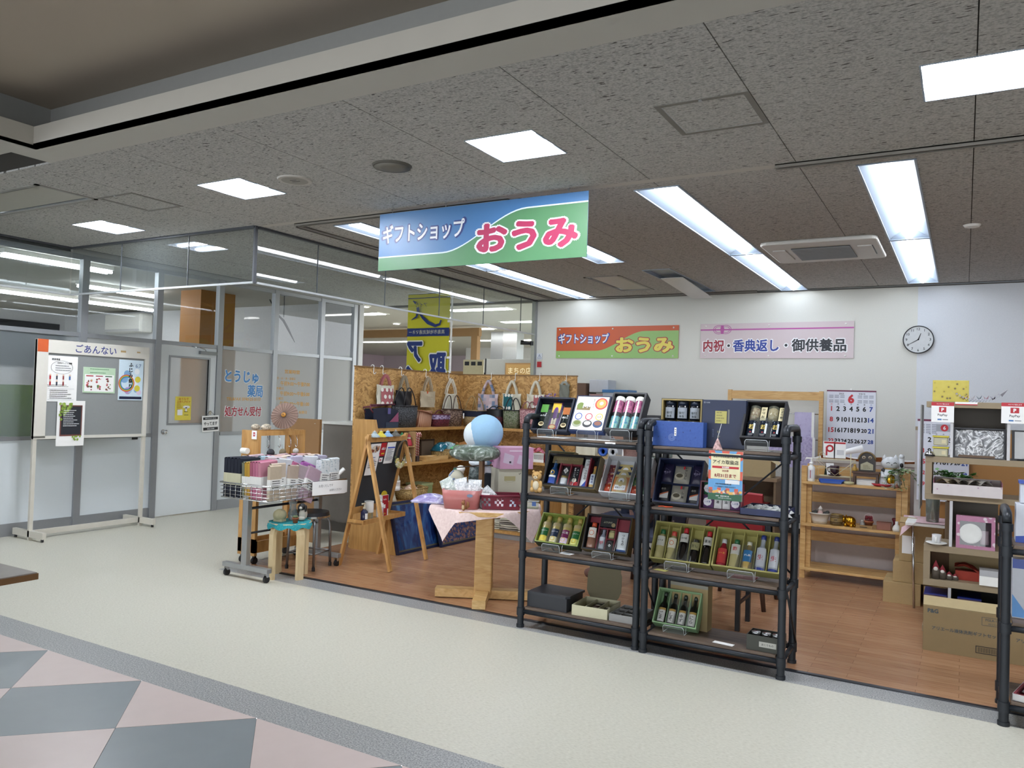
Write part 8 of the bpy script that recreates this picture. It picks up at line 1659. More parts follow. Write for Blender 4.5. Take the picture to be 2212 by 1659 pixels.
for x, a, b in ((.145, 1.21, 1.545), (.47, 1.21, 1.545), (.15, .61, .918), (.15, .06, .335)): G().m(BGP).bx(x, .005, a, x+.018, BGD, b).build('divider', t)
G().m(KM('#5f584f', .6)).bx(.163, BGD-.012, 1.21, .47, BGD-.002, 1.545).build('back', t); G().m(KM('#5f584f', .6)).bx(.168, BGD-.012, .61, .44, BGD-.002, .918).build('back', t); G().m(KM('#6d4d2c', .6)).bx(.04, BGD-.012, .38, BGW-.04, BGD-.002, .565).build('back', t); G().m(KM('#15171c', .6)).bx(.17, BGD-.012, .06, BGW, BGD-.002, .335).build('back', t)
t = thing('plain_cabinet', 'plain orange brown wooden cabinet behind the beige shelf unit', 'cabinet', (-.30, 7.35, 0)); G().m(KM('#a8783f', .5, var=.06, scale=5)).bx(0, 0, 0, 1.1, .03, 1.36).build('panel', t); G().m(KM('#b9b4b0', .5)).bx(-.05, -.01, 0, -.0, .03, 1.36).build('edge_post', t); G().m(BG).bx(-.05, -.01, 1.36, 1.1, .05, 1.39).build('top', t)
t = bpy.data.objects['potted_plant.001'] if 'potted_plant.001' in bpy.data.objects else bpy.data.objects['potted_plant']; G().m(KM('#8a5a3c', .7)).lathe([(.05, -.14), (.07, 0), (.06, 0), (0, -.02)], n=16).build('pot', t); G().m(KM('#6d5a44', .6)).cyl((0, 0, -1.0), .86, .06, n=14).build('pedestal', t)
t = thing('metal_sheet', 'thin grey sheet hanging edge-on at the end of the beige shelf', 'board', (-.25, 6.10, .84)); G().m(KM('#7d7d7c', .4, .3)).bx(-.012, 0, 0, -.004, .34, .72).build('sheet', t)
def OnB(x, y, z): return (BGX+x, BGY+y, z+.0006)
t = thing('gift_box', 'yellow patterned gift box standing on the beige shelf unit', 'gift box', MTR(OnB(.03, .16, 1.585)) @ FACE); G().m(tex('yellow_pattern', [(.16, '#6a5a3a'), (.24, '#b0a03c'), (.34, '#c2b24a'), (1, '#c9ba54')], (1, 1, 1), 'voronoi', 32, 2, 0, .5)).bx(0, 0, -.05, .22, .15, 0).build('box', t, bevel=.002)
t = thing('paper_boat', 'grey folded paper boat with small cranes on the beige shelf unit', 'paper boat', Mx(OnB(.30, .05, 1.585), -.05)); BT = KM('#9a98a2', .7)
g = G().m(BT)
for k in range(14):
    x0 = -.13+.0186*k; zc = .012+.045*(2*abs((k+.5)/14-.5))**2.2; g.add([(x0, -.02, zc), (x0+.0093, -.024, zc-.014), (x0+.0186, -.02, zc), (x0+.0186, .02, zc), (x0+.0093, .024, zc-.014), (x0, .02, zc)], [(0, 1, 4, 5), (1, 2, 3, 4)]).add([(x0, -.021, zc), (x0+.0186, -.021, zc), (x0+.0093, -.018, zc+.012)], [(0, 1, 2)])
g.add([(-.13, -.02, .055), (-.13, .02, .055), (-.165, 0, .085)], [(0, 1, 2)]).add([(.13, -.02, .055), (.13, .02, .055), (.172, 0, .088), (.14, 0, .04)], [(0, 1, 2), (0, 2, 3)]); g.build('hull', t)
for k, c in enumerate(('#a8545e', '#c9c4c8', '#7d8a94', '#b88a94', '#4a4a54')):
    x = -.075+.04*k; G().m(mat(c, .7)).add([(x, 0, .02), (x+.022, 0, .05), (x+.014, .008, .025)], [(0, 1, 2)]).add([(x, 0, .02), (x-.014, 0, .045), (x+.008, -.008, .022)], [(0, 1, 2)]).build('crane', t)
def paypay(x, z, label, w=.135):
    t = thing('payment_sign', label, 'sign', MTR((BGX+x, BGY-.004, z)) @ FACE)
    G().m(PAPER).bx(0, -.135, 0, w, 0, .002).build('card', t); g = G().m(RED).rect(0, -.024, w, 0, .0025).m(LWHITE).txt('ペイペイ使えます', w/2, -.012, w*.72, .009, .003, .01).m(RED).rect(w*.34, -.068, w*.66, -.032, .0025).m(LWHITE).txt('P', w*.5, -.05, .02, .024, .003, .05).m(INK).txt('PayPay', w*.5, -.088, w*.52, .02, .0025, .015).m(KM('#4a78b0', .6)).rect(w*.28, -.122, w*.46, -.112, .0025).m(KM('#8a8e94', .6)).rect(w*.5, -.12, w*.74, -.114, .0025); g.build('print', t)
paypay(.03, 1.580, 'white and red payment sign at the near end of the beige top board'); paypay(.435, 1.588, 'white and red payment sign at the picture edge of the beige top board', .15)
t = thing('shelf_tag', 'narrow red and white tag on the beige top board edge', 'tag', MTR((BGX+.17, BGY-.003, 1.565)) @ FACE); G().m(PAPER).bx(0, 0, 0, .13, .02, .0015).m(RED).rect(.0, 0, .13, .007, .002).build('tag', t)
t = thing('gift_set', 'black gift tray of towels under shiny clear wrap on the beige unit', 'gift set', MTR(OnB(.165, .03, 1.21)) @ FACE @ MRO(rad(-10), 4, 'X')); G().m(DARK).bx(0, 0, -.06, .30, .205, -.055).bx(0, 0, -.055, .008, .205, 0).bx(.292, 0, -.055, .30, .205, 0).bx(.008, 0, -.055, .292, .008, 0).bx(.008, .197, -.055, .292, .205, 0).build('tray', t); G().m(tex('crinkle', [(.38, '#6d6e70'), (.47, '#a8aaac'), (.53, '#f4f5f6'), (.6, '#8a8b8c')], (1.4, 1, 1), 'noise', 11, 3, 2.5, .08, bump=.8, bd=.03)).grid(lambda u, v: (.01+.28*u, .01+.185*v, -.02+.022*sin(PI*u)*sin(PI*v)+.006*sin(17*u+9*v)), 16, 12).build('wrap', t); G().m(KM('#5f4a38', .7)).bx(.03, .004, -.006, .24, .02, .004).build('basket_edge', t)
for k, l in enumerate(('upper food tub with a yellow lid on the beige unit', 'lower food tub with a yellow lid on the beige unit'))  :
    t = thing('food_tub', l, 'tub', OnB(.045, .06, 1.21+.075*(1-k)), 'tubs with yellow lids'); G().m(KM('#a8a488', .3)).prism([(-.0, -.04), (.088, -.04), (.088, .05), (0, .05)], 0, .055).build('body', t, bevel=.006); G().m(KM('#c2b52c', .4)).bx(-.006, -.046, .055, .094, .056, .066).build('lid', t, bevel=.003); G().m(KM('#c9c09a', .5)).at(FACE).rect(.05, .015, .075, .04, .0405).build('label', t)
t = thing('desk_bell', 'small chrome desk bell beside the food tubs', 'bell', OnB(.025, .012, 1.21)); G().m(BLACK).cyl((0, 0, 0), .008, .032, n=20).build('base', t); G().m(CHROME).lathe([(.03, .008), (.029, .018), (.02, .03), (0, .035)], n=20).sph((0, 0, .038), .004, 8, 5).build('dome', t)
t = thing('black_binder', 'black framed document leaning on the beige unit at the picture edge', 'binder', MTR(OnB(.50, .04, 1.21)) @ FACE @ MRO(rad(-8), 4, 'X')); G().m(BLACK).bx(0, 0, -.02, .24, .20, 0).build('frame', t); G().m(KM('#b5b6b6', .5)).rect(.015, .012, .23, .19, .001).m(INK).txt('記録', .10, .12, .05, .02, .0015, .02).build('page', t)
tag(G().m(BLACK).tube([(0, 0, .006), (.04, -.01, .012), (.07, .01, .006), (.11, 0, .02), (.13, .01, .006), (.16, -.01, .01)], .005, 6).build('cable'), 'tangle of black cable on the beige unit', 'cable', M=OnB(.53, .015, 1.21))
def side_tray(x, label):
    t = thing('print_tray', label, 'tray', OnB(x, -.03, .9575)); C1 = tex('dotted_card', [(.10, '#8a9ab8'), (.14, '#b98a94'), (.18, '#c9c2c2'), (1, '#cec7c6')], (1, 1, 1), 'voronoi', 24, 2, 0, .6)
    G().m(C1).bx(0, 0, 0, .40, .30, .004).bx(0, 0, .004, .40, .004, .075).bx(0, .296, .004, .40, .30, .10).build('tray', t); G().m(KM('#8d5a66', .6)).bx(0, .004, .004, .004, .296, .10).bx(.396, .004, .004, .40, .296, .10).build('side', t); return t
side_tray(.05, 'long pale tray with coloured dots full of cloth on the beige unit');
for k, (x, c, l) in enumerate(((.09, '#b8963a', 'mustard folded cloth in the dotted tray'), (.16, '#a89a7a', 'patterned folded cloth in the dotted tray'), (.23, '#8f9aa0', 'blue flowered folded cloth in the dotted tray'), (.30, '#b5a8a8', 'pale flowered folded cloth in the dotted tray'), (.37, '#8a949c', 'grey flowered folded cloth in the dotted tray'))):
    t = thing('folded_cloth', l, 'cloth', MTR(OnB(x, .03, .975)) @ MRO(.15*(k-2), 4, 'Z'), 'folded cloths in the dotted tray'); G().m(tex('fl'+c, [(.3, c), (.55, '#c9c0b0'), (.7, c)], (1, 1, 1), 'noise', 50, 3, 0, .9)).grid(lambda u, v: (-.04+.08*u, .02+.2*v, .055+.03*sin(PI*u)*(1-.3*v)), 6, 6).bx(-.035, .02, 0, .035, .2, .05).build('cloth', t)
t = thing('tea_box', 'pink boxed tableware set with a white bowl showing through its window', 'gift box', MTR(OnB(.19, .0, .61)) @ FACE @ MRO(rad(-3), 4, 'X')); PKP = tex('pink_pattern', [(.18, '#d2c6cc'), (.26, '#c9b8c0'), (.34, '#a8708c'), (1, '#b07a94')], (1, 1, 1), 'voronoi', 26, 2, 0, .5)
g = G().m(PKP).bx(0, 0, -.09, .225, .215, -.085).bx(0, 0, -.085, .225, .022, 0).bx(0, .18, -.085, .225, .215, 0).bx(0, .022, -.085, .022, .18, 0).bx(.203, .022, -.085, .225, .18, 0); g.build('box', t); G().m(KM('#4a3c42', .7)).rect(.022, .022, .203, .18, -.05).build('insert', t)
b2 = G().m(WHITE).lathe([(.0, -.04), (.035, -.04), (.066, -.008), (.066, -.004), (.05, -.02), (.0, -.028)], c=(.085, .10, 0), n=24).m(KM('#b88a9c', .5)).ring(.085, .10, .02, .034, -.026, 20).build('bowl', t); G().m(KM('#b5a4ac', .5)).cyl((.17, .04, -.03), .001, .001, n=4).at(MTR((.165, .035, -.03)) @ LAY).cyl((0, 0, 0), .09, .026, n=18).build('cup', t); G().m(clear('window_film', '#ffffff', 1.2)).rect(.022, .022, .203, .18, -.001).build('window_film', t)
t = thing('mug', 'white coffee cup with a brown print on a saucer on the beige unit', 'cup', OnB(.075, .03, .61)); G().m(WHITE).lathe([(0, .004), (.03, 0), (.065, .014), (.063, .017), (.03, .008), (0, .008)], n=22).build('saucer', t); G().m(tex('mug_print', [(.4, '#c9c9c8'), (.52, '#c9c9c8'), (.6, '#8a4a34'), (.75, '#4a5058')], (1, 1, 1), 'noise', 24, 2, .5, .35)).lathe([(.022, .01), (.026, .012), (.03, .07), (.028, .07), (.022, .02), (0, .02)], n=18).build('cup', t); G().m(WHITE).tube([(0, -.028, .06), (0, -.05, .055), (0, -.05, .03), (0, -.026, .025)], .004, 6).build('handle', t)
GNM = KM('#4f473e', .8, var=.2, scale=50)
for k, (x, h, l) in enumerate(((.075, .11, 'tallest grey felt gnome with a red hood on the lower beige board'), (.115, .085, 'grey felt gnome with a white face on the lower beige board'), (.155, .05, 'small felt gnome with a white face on the lower beige board'), (.19, .04, 'smallest grey felt gnome on the lower beige board'))):
    t = thing('felt_gnome', l, 'figurine', OnB(x, .03+.01*k, .38)); r = .018+.06*h; G().m(GNM).lathe([(r, 0), (r, h*.5), (r*.85, h*.66)], n=14).build('body', t); G().m(KM('#7a1f2a', .8)).lathe([(r*.95, h*.62), (r*.6, h*.85), (0, h*1.15)], n=12).build('hood', t); G().m(KM('#c9c4bc', .7)).sph((0, -r*.7, h*.62), (r*.6, r*.4, h*.14), 8, 6).build('face', t)
tag(G().m(KM('#8a2c1c', .8, var=.12, scale=30)).grid(lambda u, v: (.15*u, .10*v, .085+.02*sin(3*u)-.03*u*u+.01*sin(14*v+5*u)), 12, 8).bx(.005, .005, 0, .145, .095, .06).build('red_bag'), 'crumpled rust red cloth bag beside the felt gnomes', 'bag', M=OnB(.185, .09, .38))
t = thing('white_box', 'white box with a clear lid on the lower beige board', 'box', OnB(.33, -.01, .38)); G().m(WHITE).bx(0, 0, 0, .18, .14, .06).build('box', t); G().m(KM('#a8a9ab', .25)).bx(-.0, .0, .061, .18, .14, .10).build('lid', t)
t = thing('warning_card', 'white card with a red cross taped inside the lower beige compartment', 'card', MTR(OnB(.155, .325, .475)) @ FACE); G().m(PAPER).bx(0, 0, 0, .105, .065, .002).build('card', t); G().m(KM('#b0406a', .6)).add([(.01, .008, .0025), (.016, .004, .0025), (.095, .056, .0025), (.09, .06, .0025)], [(0, 1, 2, 3)]).add([(.01, .056, .0025), (.016, .06, .0025), (.095, .008, .0025), (.09, .004, .0025)], [(0, 1, 2, 3)]).build('cross', t)
t = thing('carton', 'plain tan carton standing in the lower beige compartment', 'box', OnB(.15, .28, .38)); G().m(KM('#9a8560', .7)).bx(.0, .0, 0, .30, .06, .165).build('carton', t)
for x, l in ((.0, 'dark blue gift box at the near end under the lower beige board'), (.20, 'dark blue gift box in the middle under the lower beige board')):
    t = thing('gift_box', l, 'gift box', OnB(x+.005, .02, .06)); G().m(KM('#1b2a7a', .4)).bx(0, 0, 0, .14, .25, .215).build('box', t, bevel=.002); G().m(KM('#5a4a5a', .4)).bx(.002, -.0015, .16, .138, 0, .21).build('band', t); G().m(LWHITE).at(FACE).ring(.115, .13, .006, .012, .001, 4).build('mark', t)
def big_carton(x, label):
    t = thing('carton', label, 'box', (x, 5.68, 0)); G().m(KM('#857250', .75, var=.05, scale=14)).bx(0, 0, 0, .445, .30, .285).build('carton', t, bevel=.003); G().m(KM('#b3a27a', .7)).at(MTR((0, .012, .285)) @ MRO(1.15, 4, 'X')).bx(0, 0, 0, .445, .06, .003).build('flap', t)
    g = G().at(MTR((0, -.001, 0)) @ FACE); cc = KM('#3d4a50', .7, var=0); g.m(cc).txt('P&G', .055, .255, .06, .028, .0006, .04).txt('アリエール液体洗剤ギフトセット', .235, .15, .37, .034, .0006, .02); g.ring(.37, .235, .0, .001, .0006, 6)
    for (a, b, c, d) in ((.32, .21, .43, .212), (.32, .258, .43, .26), (.32, .21, .322, .26), (.428, .21, .43, .26)): g.rect(a, b, c, d, .0006)
    g.txt('PGLA-10', .375, .245, .07, .014, .001, .01).txt('3セット入', .38, .222, .05, .012, .001, .01); g.m(INK)
    for (a, b, c, d) in ((.29, .035, .43, .039), (.29, .076, .43, .08), (.29, .035, .294, .08), (.426, .035, .43, .08)): g.rect(a, b, c, d, .0006)
    for k in range(26): g.rect(.302+.0046*k, .043, .302+.0046*k+(.0015, .0025, .001)[k % 3], .072, .0006)
    g.m(KM('#3f7f9a', .7, var=0)).at(MTR((0, .010, .287)) @ MRO(1.15, 4, 'X') @ MTR((0, 0, -.001)) @ Matrix.Scale(1, 4)).rect(.12, .02, .33, .026, -.0008); g.build('print', t)
big_carton(-.205, 'large brown detergent carton on the wood floor'); big_carton(.245, 'second large brown detergent carton behind the low pipe rack')
def pg_box(M, w, h, d, label, big):
    t = thing('detergent_box', label, 'detergent', M); G().m(KM('#b9bdc6', .4)).bx(0, 0, -d, w, h, 0).build('box', t, bevel=.002); BLUE = KM('#1d3f94', .35)
    g = G().m(BLUE)
    if big: g.rect(0, h*.84, w, h, .001).m(KM('#4a8ac8', .35)).add([(0, h*.02, .001), (w*.25, h*.02, .001), (0, h*.4, .001)], [(0, 1, 2)]).m(BLUE).rect(w*.30, .02, w*.95, h*.42, .0014).m(LWHITE).disc(w*.5, h*.24, .03, .002, 6).m(BLUE).txt('アリエール', w*.5, h*.24, .05, .014, .0026, .02).m(KM('#c9b03a', .4)).add([(w*.25, h*.62, .0014), (w*.8, h*.56, .0014), (w*.8, h*.63, .0014), (w*.25, h*.69, .0014)], [(0, 1, 2, 3)]).m(BLUE).txt('P&G', w*.6, h*.77, w*.5, h*.09, .0018, .05).m(LWHITE).txt('洗剤', w*.6, h*.09, w*.4, h*.06, .002, .03)
    else: g.add([(0, 0, .001), (w, 0, .001), (w, h*.36, .001), (0, h*.16, .001)], [(0, 1, 2, 3)]).m(KM('#9aa2ae', .4)).ring(w*.62, h*.62, .03, .05, .001, 24).m(LWHITE).txt('P&G', w*.36, h*.13, w*.3, h*.09, .0016, .06)
    g.build('print', t)
pg_box(MTR((.232, 4.68, .8725)) @ FACE, .30, .19, .12, 'silver and blue detergent box on top of the low rack', False)
pg_box(MTR((.222, 4.66, .5005)) @ FACE @ MRO(rad(-4), 4, 'X'), .30, .29, .14, 'tall blue and white detergent gift box on the middle board of the low rack', True)
t = thing('detergent_bottle', 'blue and white detergent pack standing on the detergent box', 'detergent', (.30, 4.76, 1.063)); G().m(KM('#b9bdc6', .4)).bx(-.05, -.04, 0, .07, .04, .10).build('body', t, bevel=.006); G().m(KM('#1d3f94', .35)).bx(-.055, -.045, .10, .075, .045, .115).at(MTR((0, -.041, 0)) @ FACE).disc(.01, .055, .035, .001, 18).m(LWHITE).txt('洗剤', .01, .055, .04, .02, .002, .02).build('lid', t); G().m(KM('#1d3f94', .35)).cyl((.02, 0, .116), .05, .03, n=16).build('cap', t); G().m(WHITE).cyl((.02, 0, .166), .012, .032, n=16).build('cup', t)
t = tray_box('white and red gift box of small wrapped packs on the low rack bottom board', MTR((.225, 4.57, .155)) @ MRO(-.25, 4, 'Z'), .30, .28, .033, KM('#c9c9c8', .5), KM('#7a2430', .5), .012)
for k in range(6): pouch(Mx((.25+.085*(k % 3)+.02, 4.575+.11*(k//3), .127+.008), -.25), .075, .10, .02, FOILW, 'wrapped pack, %s, in the white and red gift box' % ('front, near the post', 'front middle', 'front far side', 'rear, near the post', 'rear middle', 'rear far side')[k], fn=lambda g, w, h, z: vtxt(g, 'そば', w*.5, h*.5, h*.6, .02, INK, z))
t = thing('clothes_frame', 'large pine display frame with towels hanging on it against the back wall', 'frame', (-2.53, 9.72, 0));
for x in (0, 1.06): G().m(PINE).bx(x, 0, 0, x+.045, .06, 1.72).build('post', t)
G().m(PINE_X).bx(.045, .01, 1.61, 1.06, .04, 1.71).build('top_board', t)
for z in (1.45, 1.15, .55): G().m(CHROME).tube([(.045, -.0, z), (1.06, -.0, z)], .006, 6).build('rod', t)
LIL = tex('lilac_cloth', [(.3, '#9a90b8'), (.5, '#b5accf'), (.7, '#c9c3da')], (1, 1, 1), 'noise', 40, 4, .5, .9); LIL2 = tex('lilac_flower', [(.27, '#8f84ae'), (.36, '#b9b2d2'), (1, '#c6c0dc')], (1, 1, 1), 'noise', 26, 3, .5, .9); GRC = tex('grey_cloth', [(.3, '#a3a49f'), (.7, '#bdbeb9')], (1, 1, 1), 'noise', 60, 4, 0, .9)
for k, (x, y, z0_, z1_, w, m, l) in enumerate(((.80, -.02, .95, 1.47, .22, LIL2, 'lilac flowered towel hanging highest on the pine frame'), (.52, -.06, .80, 1.18, .52, LIL, 'wide lilac towel hanging on the pine frame'), (.76, -.09, .12, .82, .30, GRC, 'pale grey towel hanging at the end of the pine frame'), (.30, -.10, .45, .86, .44, GRC, 'grey speckled towel hanging in the middle of the pine frame'), (.32, -.07, .28, .58, .42, LIL2, 'small lilac towel hanging lowest on the pine frame'))):
    t = thing('towel', l, 'towel', (-2.53+x, 9.70+y, z0_), 'towels on the pine frame'); h = z1_-z0_; G().m(m).grid(lambda u, v: (w*u, .006*sin(9*u), h*v), 10, 6).grid(lambda u, v: (w*u, .02+.004*sin(7*u), h*v), 10, 6).build('cloth', t); G().m(WHITE).grid(lambda u, v: (w-.03+.03*u, -.003+.006*sin(9), h*v), 1, 4).build('hem', t)
t = thing('drawer_tower', 'white plastic drawer unit behind the first pipe rack', 'drawers', (-4.32, 9.55, 0)); G().m(KM('#a8a3a4', .5)).bx(0, 0, 0, .27, .3, 1.62).build('body', t); G().m(KM('#c3c7cc', .4)).bx(.0, -.01, 1.64, .27, .28, 1.81).build('drawer', t, bevel=.01); G().m(KM('#b58f8a', .5)).bx(.02, -.012, 1.48, .25, -.002, 1.62).build('drawer', t)
t = thing('brown_cabinet', 'small brown wooden cabinet behind the chipboard end', 'cabinet', (-4.62, 9.5, 0)); G().m(KM('#6d5442', .5)).bx(0, 0, 0, .27, .35, 1.76).build('body', t, bevel=.003); G().m(BLACK).bx(.02, -.004, 1.60, .11, 0, 1.72).build('opening', t); G().m(KM('#c9b8b4', .5)).bx(.01, -.006, 1.46, .12, -.002, 1.58).build('drawer', t)
t = thing('storage_case', 'white storage case with a blue lid behind the first pipe rack', 'box', (-4.08, 9.45, 0)); G().m(KM('#b4b9c0', .45)).bx(0, 0, 0, .34, .3, 1.64).build('body', t); G().m(KM('#3f78b0', .4)).bx(-.01, -.01, 1.64, .35, .31, 1.68).build('lid', t, bevel=.006)
t = thing('letter_rack', 'green grey letter rack with a handwritten sheet between the two pipe racks', 'rack', (-2.62, 7.1, 1.0)); g = G().m(KM('#6d7f78', .4))
for k in range(6): g.bx(0, 0, .05*k, .20, .22, .05*k+.006)
g.bx(0, 0, 0, .005, .22, .36).bx(.195, 0, 0, .2, .22, .36); g.build('rack', t); G().m(PAPER).bx(.05, -.006, .14, .15, -.003, .30).build('sheet', t); G().m(BLACK).bx(.0, .02, .36, .2, .2, .40).build('black_case', t)
DSK = KM('#a88d5c', .5, var=.08, scale=8)
t = thing('desk', 'light wooden desk behind the pipe racks', 'desk', (-3.35, 6.75, 0)); G().m(DSK).bx(0, 0, .70, 1.55, .65, .735).build('top', t); G().m(KM('#b5b3ae', .5)).bx(.02, .60, .1, 1.53, .62, .70).build('modesty_panel', t)
for x in (.03, 1.47):
    for y in (.03, .57): G().m(DSK).bx(x, y, 0, x+.05, y+.05, .70).build('leg', t)
t = thing('desk_shelf', 'wooden desktop shelf with tapes and papers on it', 'shelf', (-3.3, 6.95, .736)); G().m(DSK).bx(0, 0, .235, 1.15, .35, .255).build('board', t); G().m(DSK).bx(0, 0, 0, .02, .35, .235).build('side', t); G().m(DSK).bx(1.13, 0, 0, 1.15, .35, .235).build('side', t); G().m(DSK).bx(.55, 0, 0, .57, .35, .235).build('side', t)
for k, (x, c) in enumerate(((.30, '#2a55a8'), (.40, '#b9bcc0'))):
    t = thing('tape_roll', ('blue tape roll', 'white tape roll')[k]+' on the desktop shelf', 'tape', Mx((-3.3+x, 7.0, 1.037), 0, PI/2)); G().m(mat(c, .4)).lathe([(.025, -.02), (.045, -.02), (.045, .02), (.025, .02), (.025, -.02)], n=18).build('roll', t)
t = thing('paper_block', 'white papers leaning on the desktop shelf', 'paper', Mx((-3.3+.47, 7.05, .992), -.15)); G().m(PAPER).at(MRO(-.2, 4, 'X')).bx(0, 0, 0, .16, .02, .13).build('sheets', t)
tag(G().m(CANV).grid(lambda u, v: (.20*u, .02*sin(9*u), .12*v*(1-.3*u)), 10, 5).grid(lambda u, v: (.20*u, .05+.02*sin(7*u), .12*v), 10, 5).build('cream_cloth'), 'crumpled cream cloth at the end of the desktop shelf', 'cloth', M=(-3.29, 7.0, .992))
for k, (x, c, l) in enumerate(((.58, '#5a5f62', 'grey desk bottle on the desktop shelf'), (.66, '#2a2c30', 'black desk bottle on the desktop shelf'))):
    bottle(MTR((-3.3+x, 7.02, .9915)), .022, .10, 'slim', mat(c, .3), BLACK, l)
def chair(M, fab, wood, label, back=True):
    t = thing('chair', label, 'chair', M); G().m(fab).rb(-.22, -.22, .41, .22, .22, .47, .05).build('seat', t, bevel=.015)
    if back: G().m(fab).grid(lambda u, v: (-.21+.42*u, .20+.06*v-.05*sin(PI*u), .50+.36*v), 8, 6).grid(lambda u, v: (-.21+.42*u, .24+.06*v-.05*sin(PI*u), .50+.36*v), 8, 6).grid(lambda u, v: (-.21+.42*u, .26+.04*v-.05*sin(PI*u), .86+.012*sin(PI*v)), 8, 3).build('backrest', t); G().m(wood).tube([(-.19, .23, .42), (-.19, .26, .60)], .012, 6).tube([(.19, .23, .42), (.19, .26, .60)], .012, 6).build('back_post', t)
    for x in (-1, 1):
        for y in (-1, 1): G().m(wood).tube([(x*.16, y*.16, .41), (x*.225, y*.225, 0)], [.026, .016], 8).build('leg', t)
    return t
BRW = KM('#3f2a20', .45)
chair(Mx((-1.48, 6.22, 0), PI), KM('#8a1f24', .6), BRW, 'red chair with splayed brown legs behind the second pipe rack')
chair(Mx((-2.22, 6.18, 0), -PI/2), KM('#2a3044', .7), BRW, 'dark chair the seated person is on')
t = thing('black_table', 'small black table behind the second pipe rack', 'table', (-1.78, 5.36, 0)); G().m(BLACK).bx(0, 0, .42, .50, .32, .46).build('top', t);
for x in (.0, .47):
    for y in (0, .29): G().m(BLACK).bx(x, y, 0, x+.03, y+.03, .42).build('leg', t)
G().m(BLACK).bx(.0, .015, .18, .015, .30, .20).bx(.485, .015, .18, .5, .30, .20).build('stretcher', t)
t = thing('bookcase', 'low bookcase with files behind the second pipe rack', 'bookcase', (-2.25, 7.55, 0)); G().m(KM('#6d5a44', .6)).bx(0, .28, 0, .75, .3, .82).bx(0, 0, 0, .02, .28, .82).bx(.73, 0, 0, .75, .28, .82).build('carcass', t); G().m(KM('#7d6850', .6)).bx(-.01, -.01, .82, .76, .31, .85).build('top', t); G().m(KM('#6d5a44', .6)).bx(.02, 0, .30, .73, .28, .32).build('shelf', t)
for k in range(12):
    t = thing('file', 'standing file in the low bookcase, %s' % ('first from the desk', 'second from the desk', 'third from the desk', 'fourth from the desk', 'fifth from the desk', 'sixth from the desk', 'seventh from the desk', 'eighth from the desk', 'ninth from the desk', 'tenth from the desk', 'last but one, towards the red chair', 'last, towards the red chair')[k], 'file', (-2.22+.057*k, 7.58, .321), 'files in the low bookcase'); G().m(mat(('#1c2030', '#15161a', '#b8b0a0', '#1a1c28', '#8a6a4a', '#20222c', '#c9c4b8', '#15161a', '#b0a894', '#1c2030', '#a33030', '#2a2c34')[k], .6)).bx(0, 0, 0, .05, .22, .30-.02*(k % 3)).build('cover', t)
t = thing('carton', 'tan open carton on the low bookcase seen beside the notice', 'box', (-1.98, 7.60, .851)); G().m(KM('#a3906a', .7)).bx(.15, 0, 0, .42, .22, .16).build('carton', t); G().m(KM('#b5a27c', .7)).at(MTR((.42, 0, .16)) @ MRO(.5, 4, 'Y')).bx(0, 0, -.002, .10, .22, .002).build('flap', t)
# ---- seated person
def skin_part(name, verts, edges, radii, material, parent, sub=2, root=0):
    me = bpy.data.meshes.new(name); me.from_pydata(verts, edges, []); me.materials.append(material); o = bpy.data.objects.new(name, me); COL.objects.link(o)
    md = o.modifiers.new('skin', 'SKIN'); md.use_smooth_shade = True
    for v, r in zip(me.skin_vertices[0].data, radii): v.radius = (r, r) if not isinstance(r, tuple) else r; v.use_root = False
    me.skin_vertices[0].data[root].use_root = True
    s_ = o.modifiers.new('sub', 'SUBSURF'); s_.levels = sub; s_.render_levels = sub
    if parent is not None: o.parent = parent
    return o
t = thing('person', 'seated person in a brown cardigan and navy trousers reaching over the desk behind the racks', 'person', Mx((-2.26, 6.22, 0), 0))
SKN = KM('#b98a70', .6, var=.04); CARD = tex('brown_knit', [(.3, '#5a4038'), (.7, '#6d5048')], (1, 1, 1), 'noise', 60, 3, 0, .9, bump=.2); NVT = KM('#1a2036', .85)
V = [(0, 0, .52), (-.02, 0, .70), (-.07, 0, .88), (-.12, 0, 1.02), (-.16, 0, 1.10), (-.19, 0, 1.17), (-.22, 0, 1.24),
     (-.12, -.17, 1.01), (-.28, -.21, .94), (-.46, -.14, 1.0), (-.53, -.13, 1.01), (-.12, .17, 1.01), (-.26, .20, .90), (-.46, .16, .88), (-.53, .15, .885),
     (-.08, -.09, .50), (-.42, -.10, .52), (-.40, -.10, .10), (-.50, -.10, .05), (-.08, .09, .50), (-.42, .10, .52), (-.40, .10, .10), (-.50, .10, .05)]
Ed = [(0, 1), (1, 2), (2, 3), (3, 4), (4, 5), (5, 6), (3, 7), (7, 8), (8, 9), (9, 10), (3, 11), (11, 12), (12, 13), (13, 14), (0, 15), (15, 16), (16, 17), (17, 18), (0, 19), (19, 20), (20, 21), (21, 22)]
Rr = [(.13, .15), (.12, .14), (.12, .16), (.10, .15), .055, .05, .06, .065, .05, .038, .03, .065, .05, .038, .03, .09, .07, .045, .04, .09, .07, .045, .04]
skin_part('body', V, Ed, Rr, CARD, t)
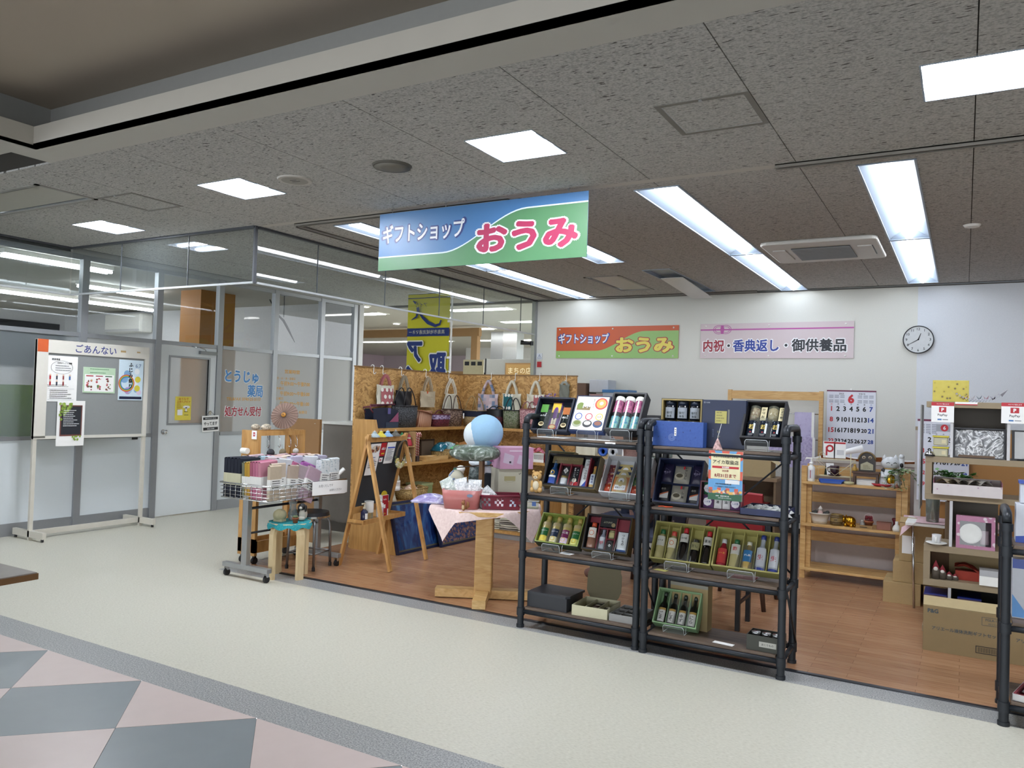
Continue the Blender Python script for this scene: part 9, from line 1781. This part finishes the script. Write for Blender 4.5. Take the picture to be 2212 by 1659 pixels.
LGV = [(0, 0, .50), (-.08, -.09, .495), (-.42, -.10, .515), (-.40, -.10, .10), (-.08, .09, .495), (-.42, .10, .515), (-.40, .10, .10)]
skin_part('trousers', LGV, [(0, 1), (1, 2), (2, 3), (0, 4), (4, 5), (5, 6)], [(.15, .165), .105, .085, .066, .105, .085, .066], NVT, t)
g = G().m(SKN); g.grid(lambda u, v: ((lambda a, p: (-.23-.105*sin(PI*p)**.75*cos(a), .075*sin(PI*p)**.7*sin(a), 1.16+.225*p))(2*PI*u, max(.001, min(.999, v)))), 18, 12)
g.sph((-.342, 0, 1.265), (.018, .013, .022), 8, 6).sph((-.23, -.078, 1.27), (.02, .008, .03), 8, 6).sph((-.23, .078, 1.27), (.02, .008, .03), 8, 6); g.build('head', t)
G().m(KM('#2a1c16', .5)).sph((-.205, 0, 1.315), (.108, .088, .09), 16, 10).sph((-.165, 0, 1.26), (.07, .083, .10), 14, 9).build('hair', t)
G().m(BLACK).sph((-.325, -.03, 1.285), .007, 6, 5).sph((-.325, .03, 1.285), .007, 6, 5).m(KM('#8a4a40', .5)).sph((-.327, 0, 1.215), (.006, .022, .006), 8, 5).build('face', t)
for s, (hx, hy, hz) in ((-1, (-.55, -.13, 1.012)), (1, (-.55, .15, .887))):
    hv = [(hx+.01, hy, hz), (hx-.045, hy, hz-.004), (hx-.085, hy, hz-.006)]; he = [(0, 1), (1, 2)]; hr = [.026, (.036, .018), (.036, .014)]
    for k in range(4):
        y = hy+(-.027+.018*k); L = (.062, .075, .07, .055)[k]; i = len(hv); hv += [(hx-.095, y, hz-.006), (hx-.095-L*.5, y*1.0, hz-.002), (hx-.095-L, y, hz-.016)]; he += [(2, i), (i, i+1), (i+1, i+2)]; hr += [.0095, .0085, .0075]
    i = len(hv); hv += [(hx-.045, hy-s*.035, hz-.004), (hx-.08, hy-s*.055, hz-.008), (hx-.10, hy-s*.052, hz-.012)]; he += [(1, i), (i, i+1), (i+1, i+2)]; hr += [.012, .0105, .009]
    skin_part('hand', hv, he, hr, SKN, t, 1)
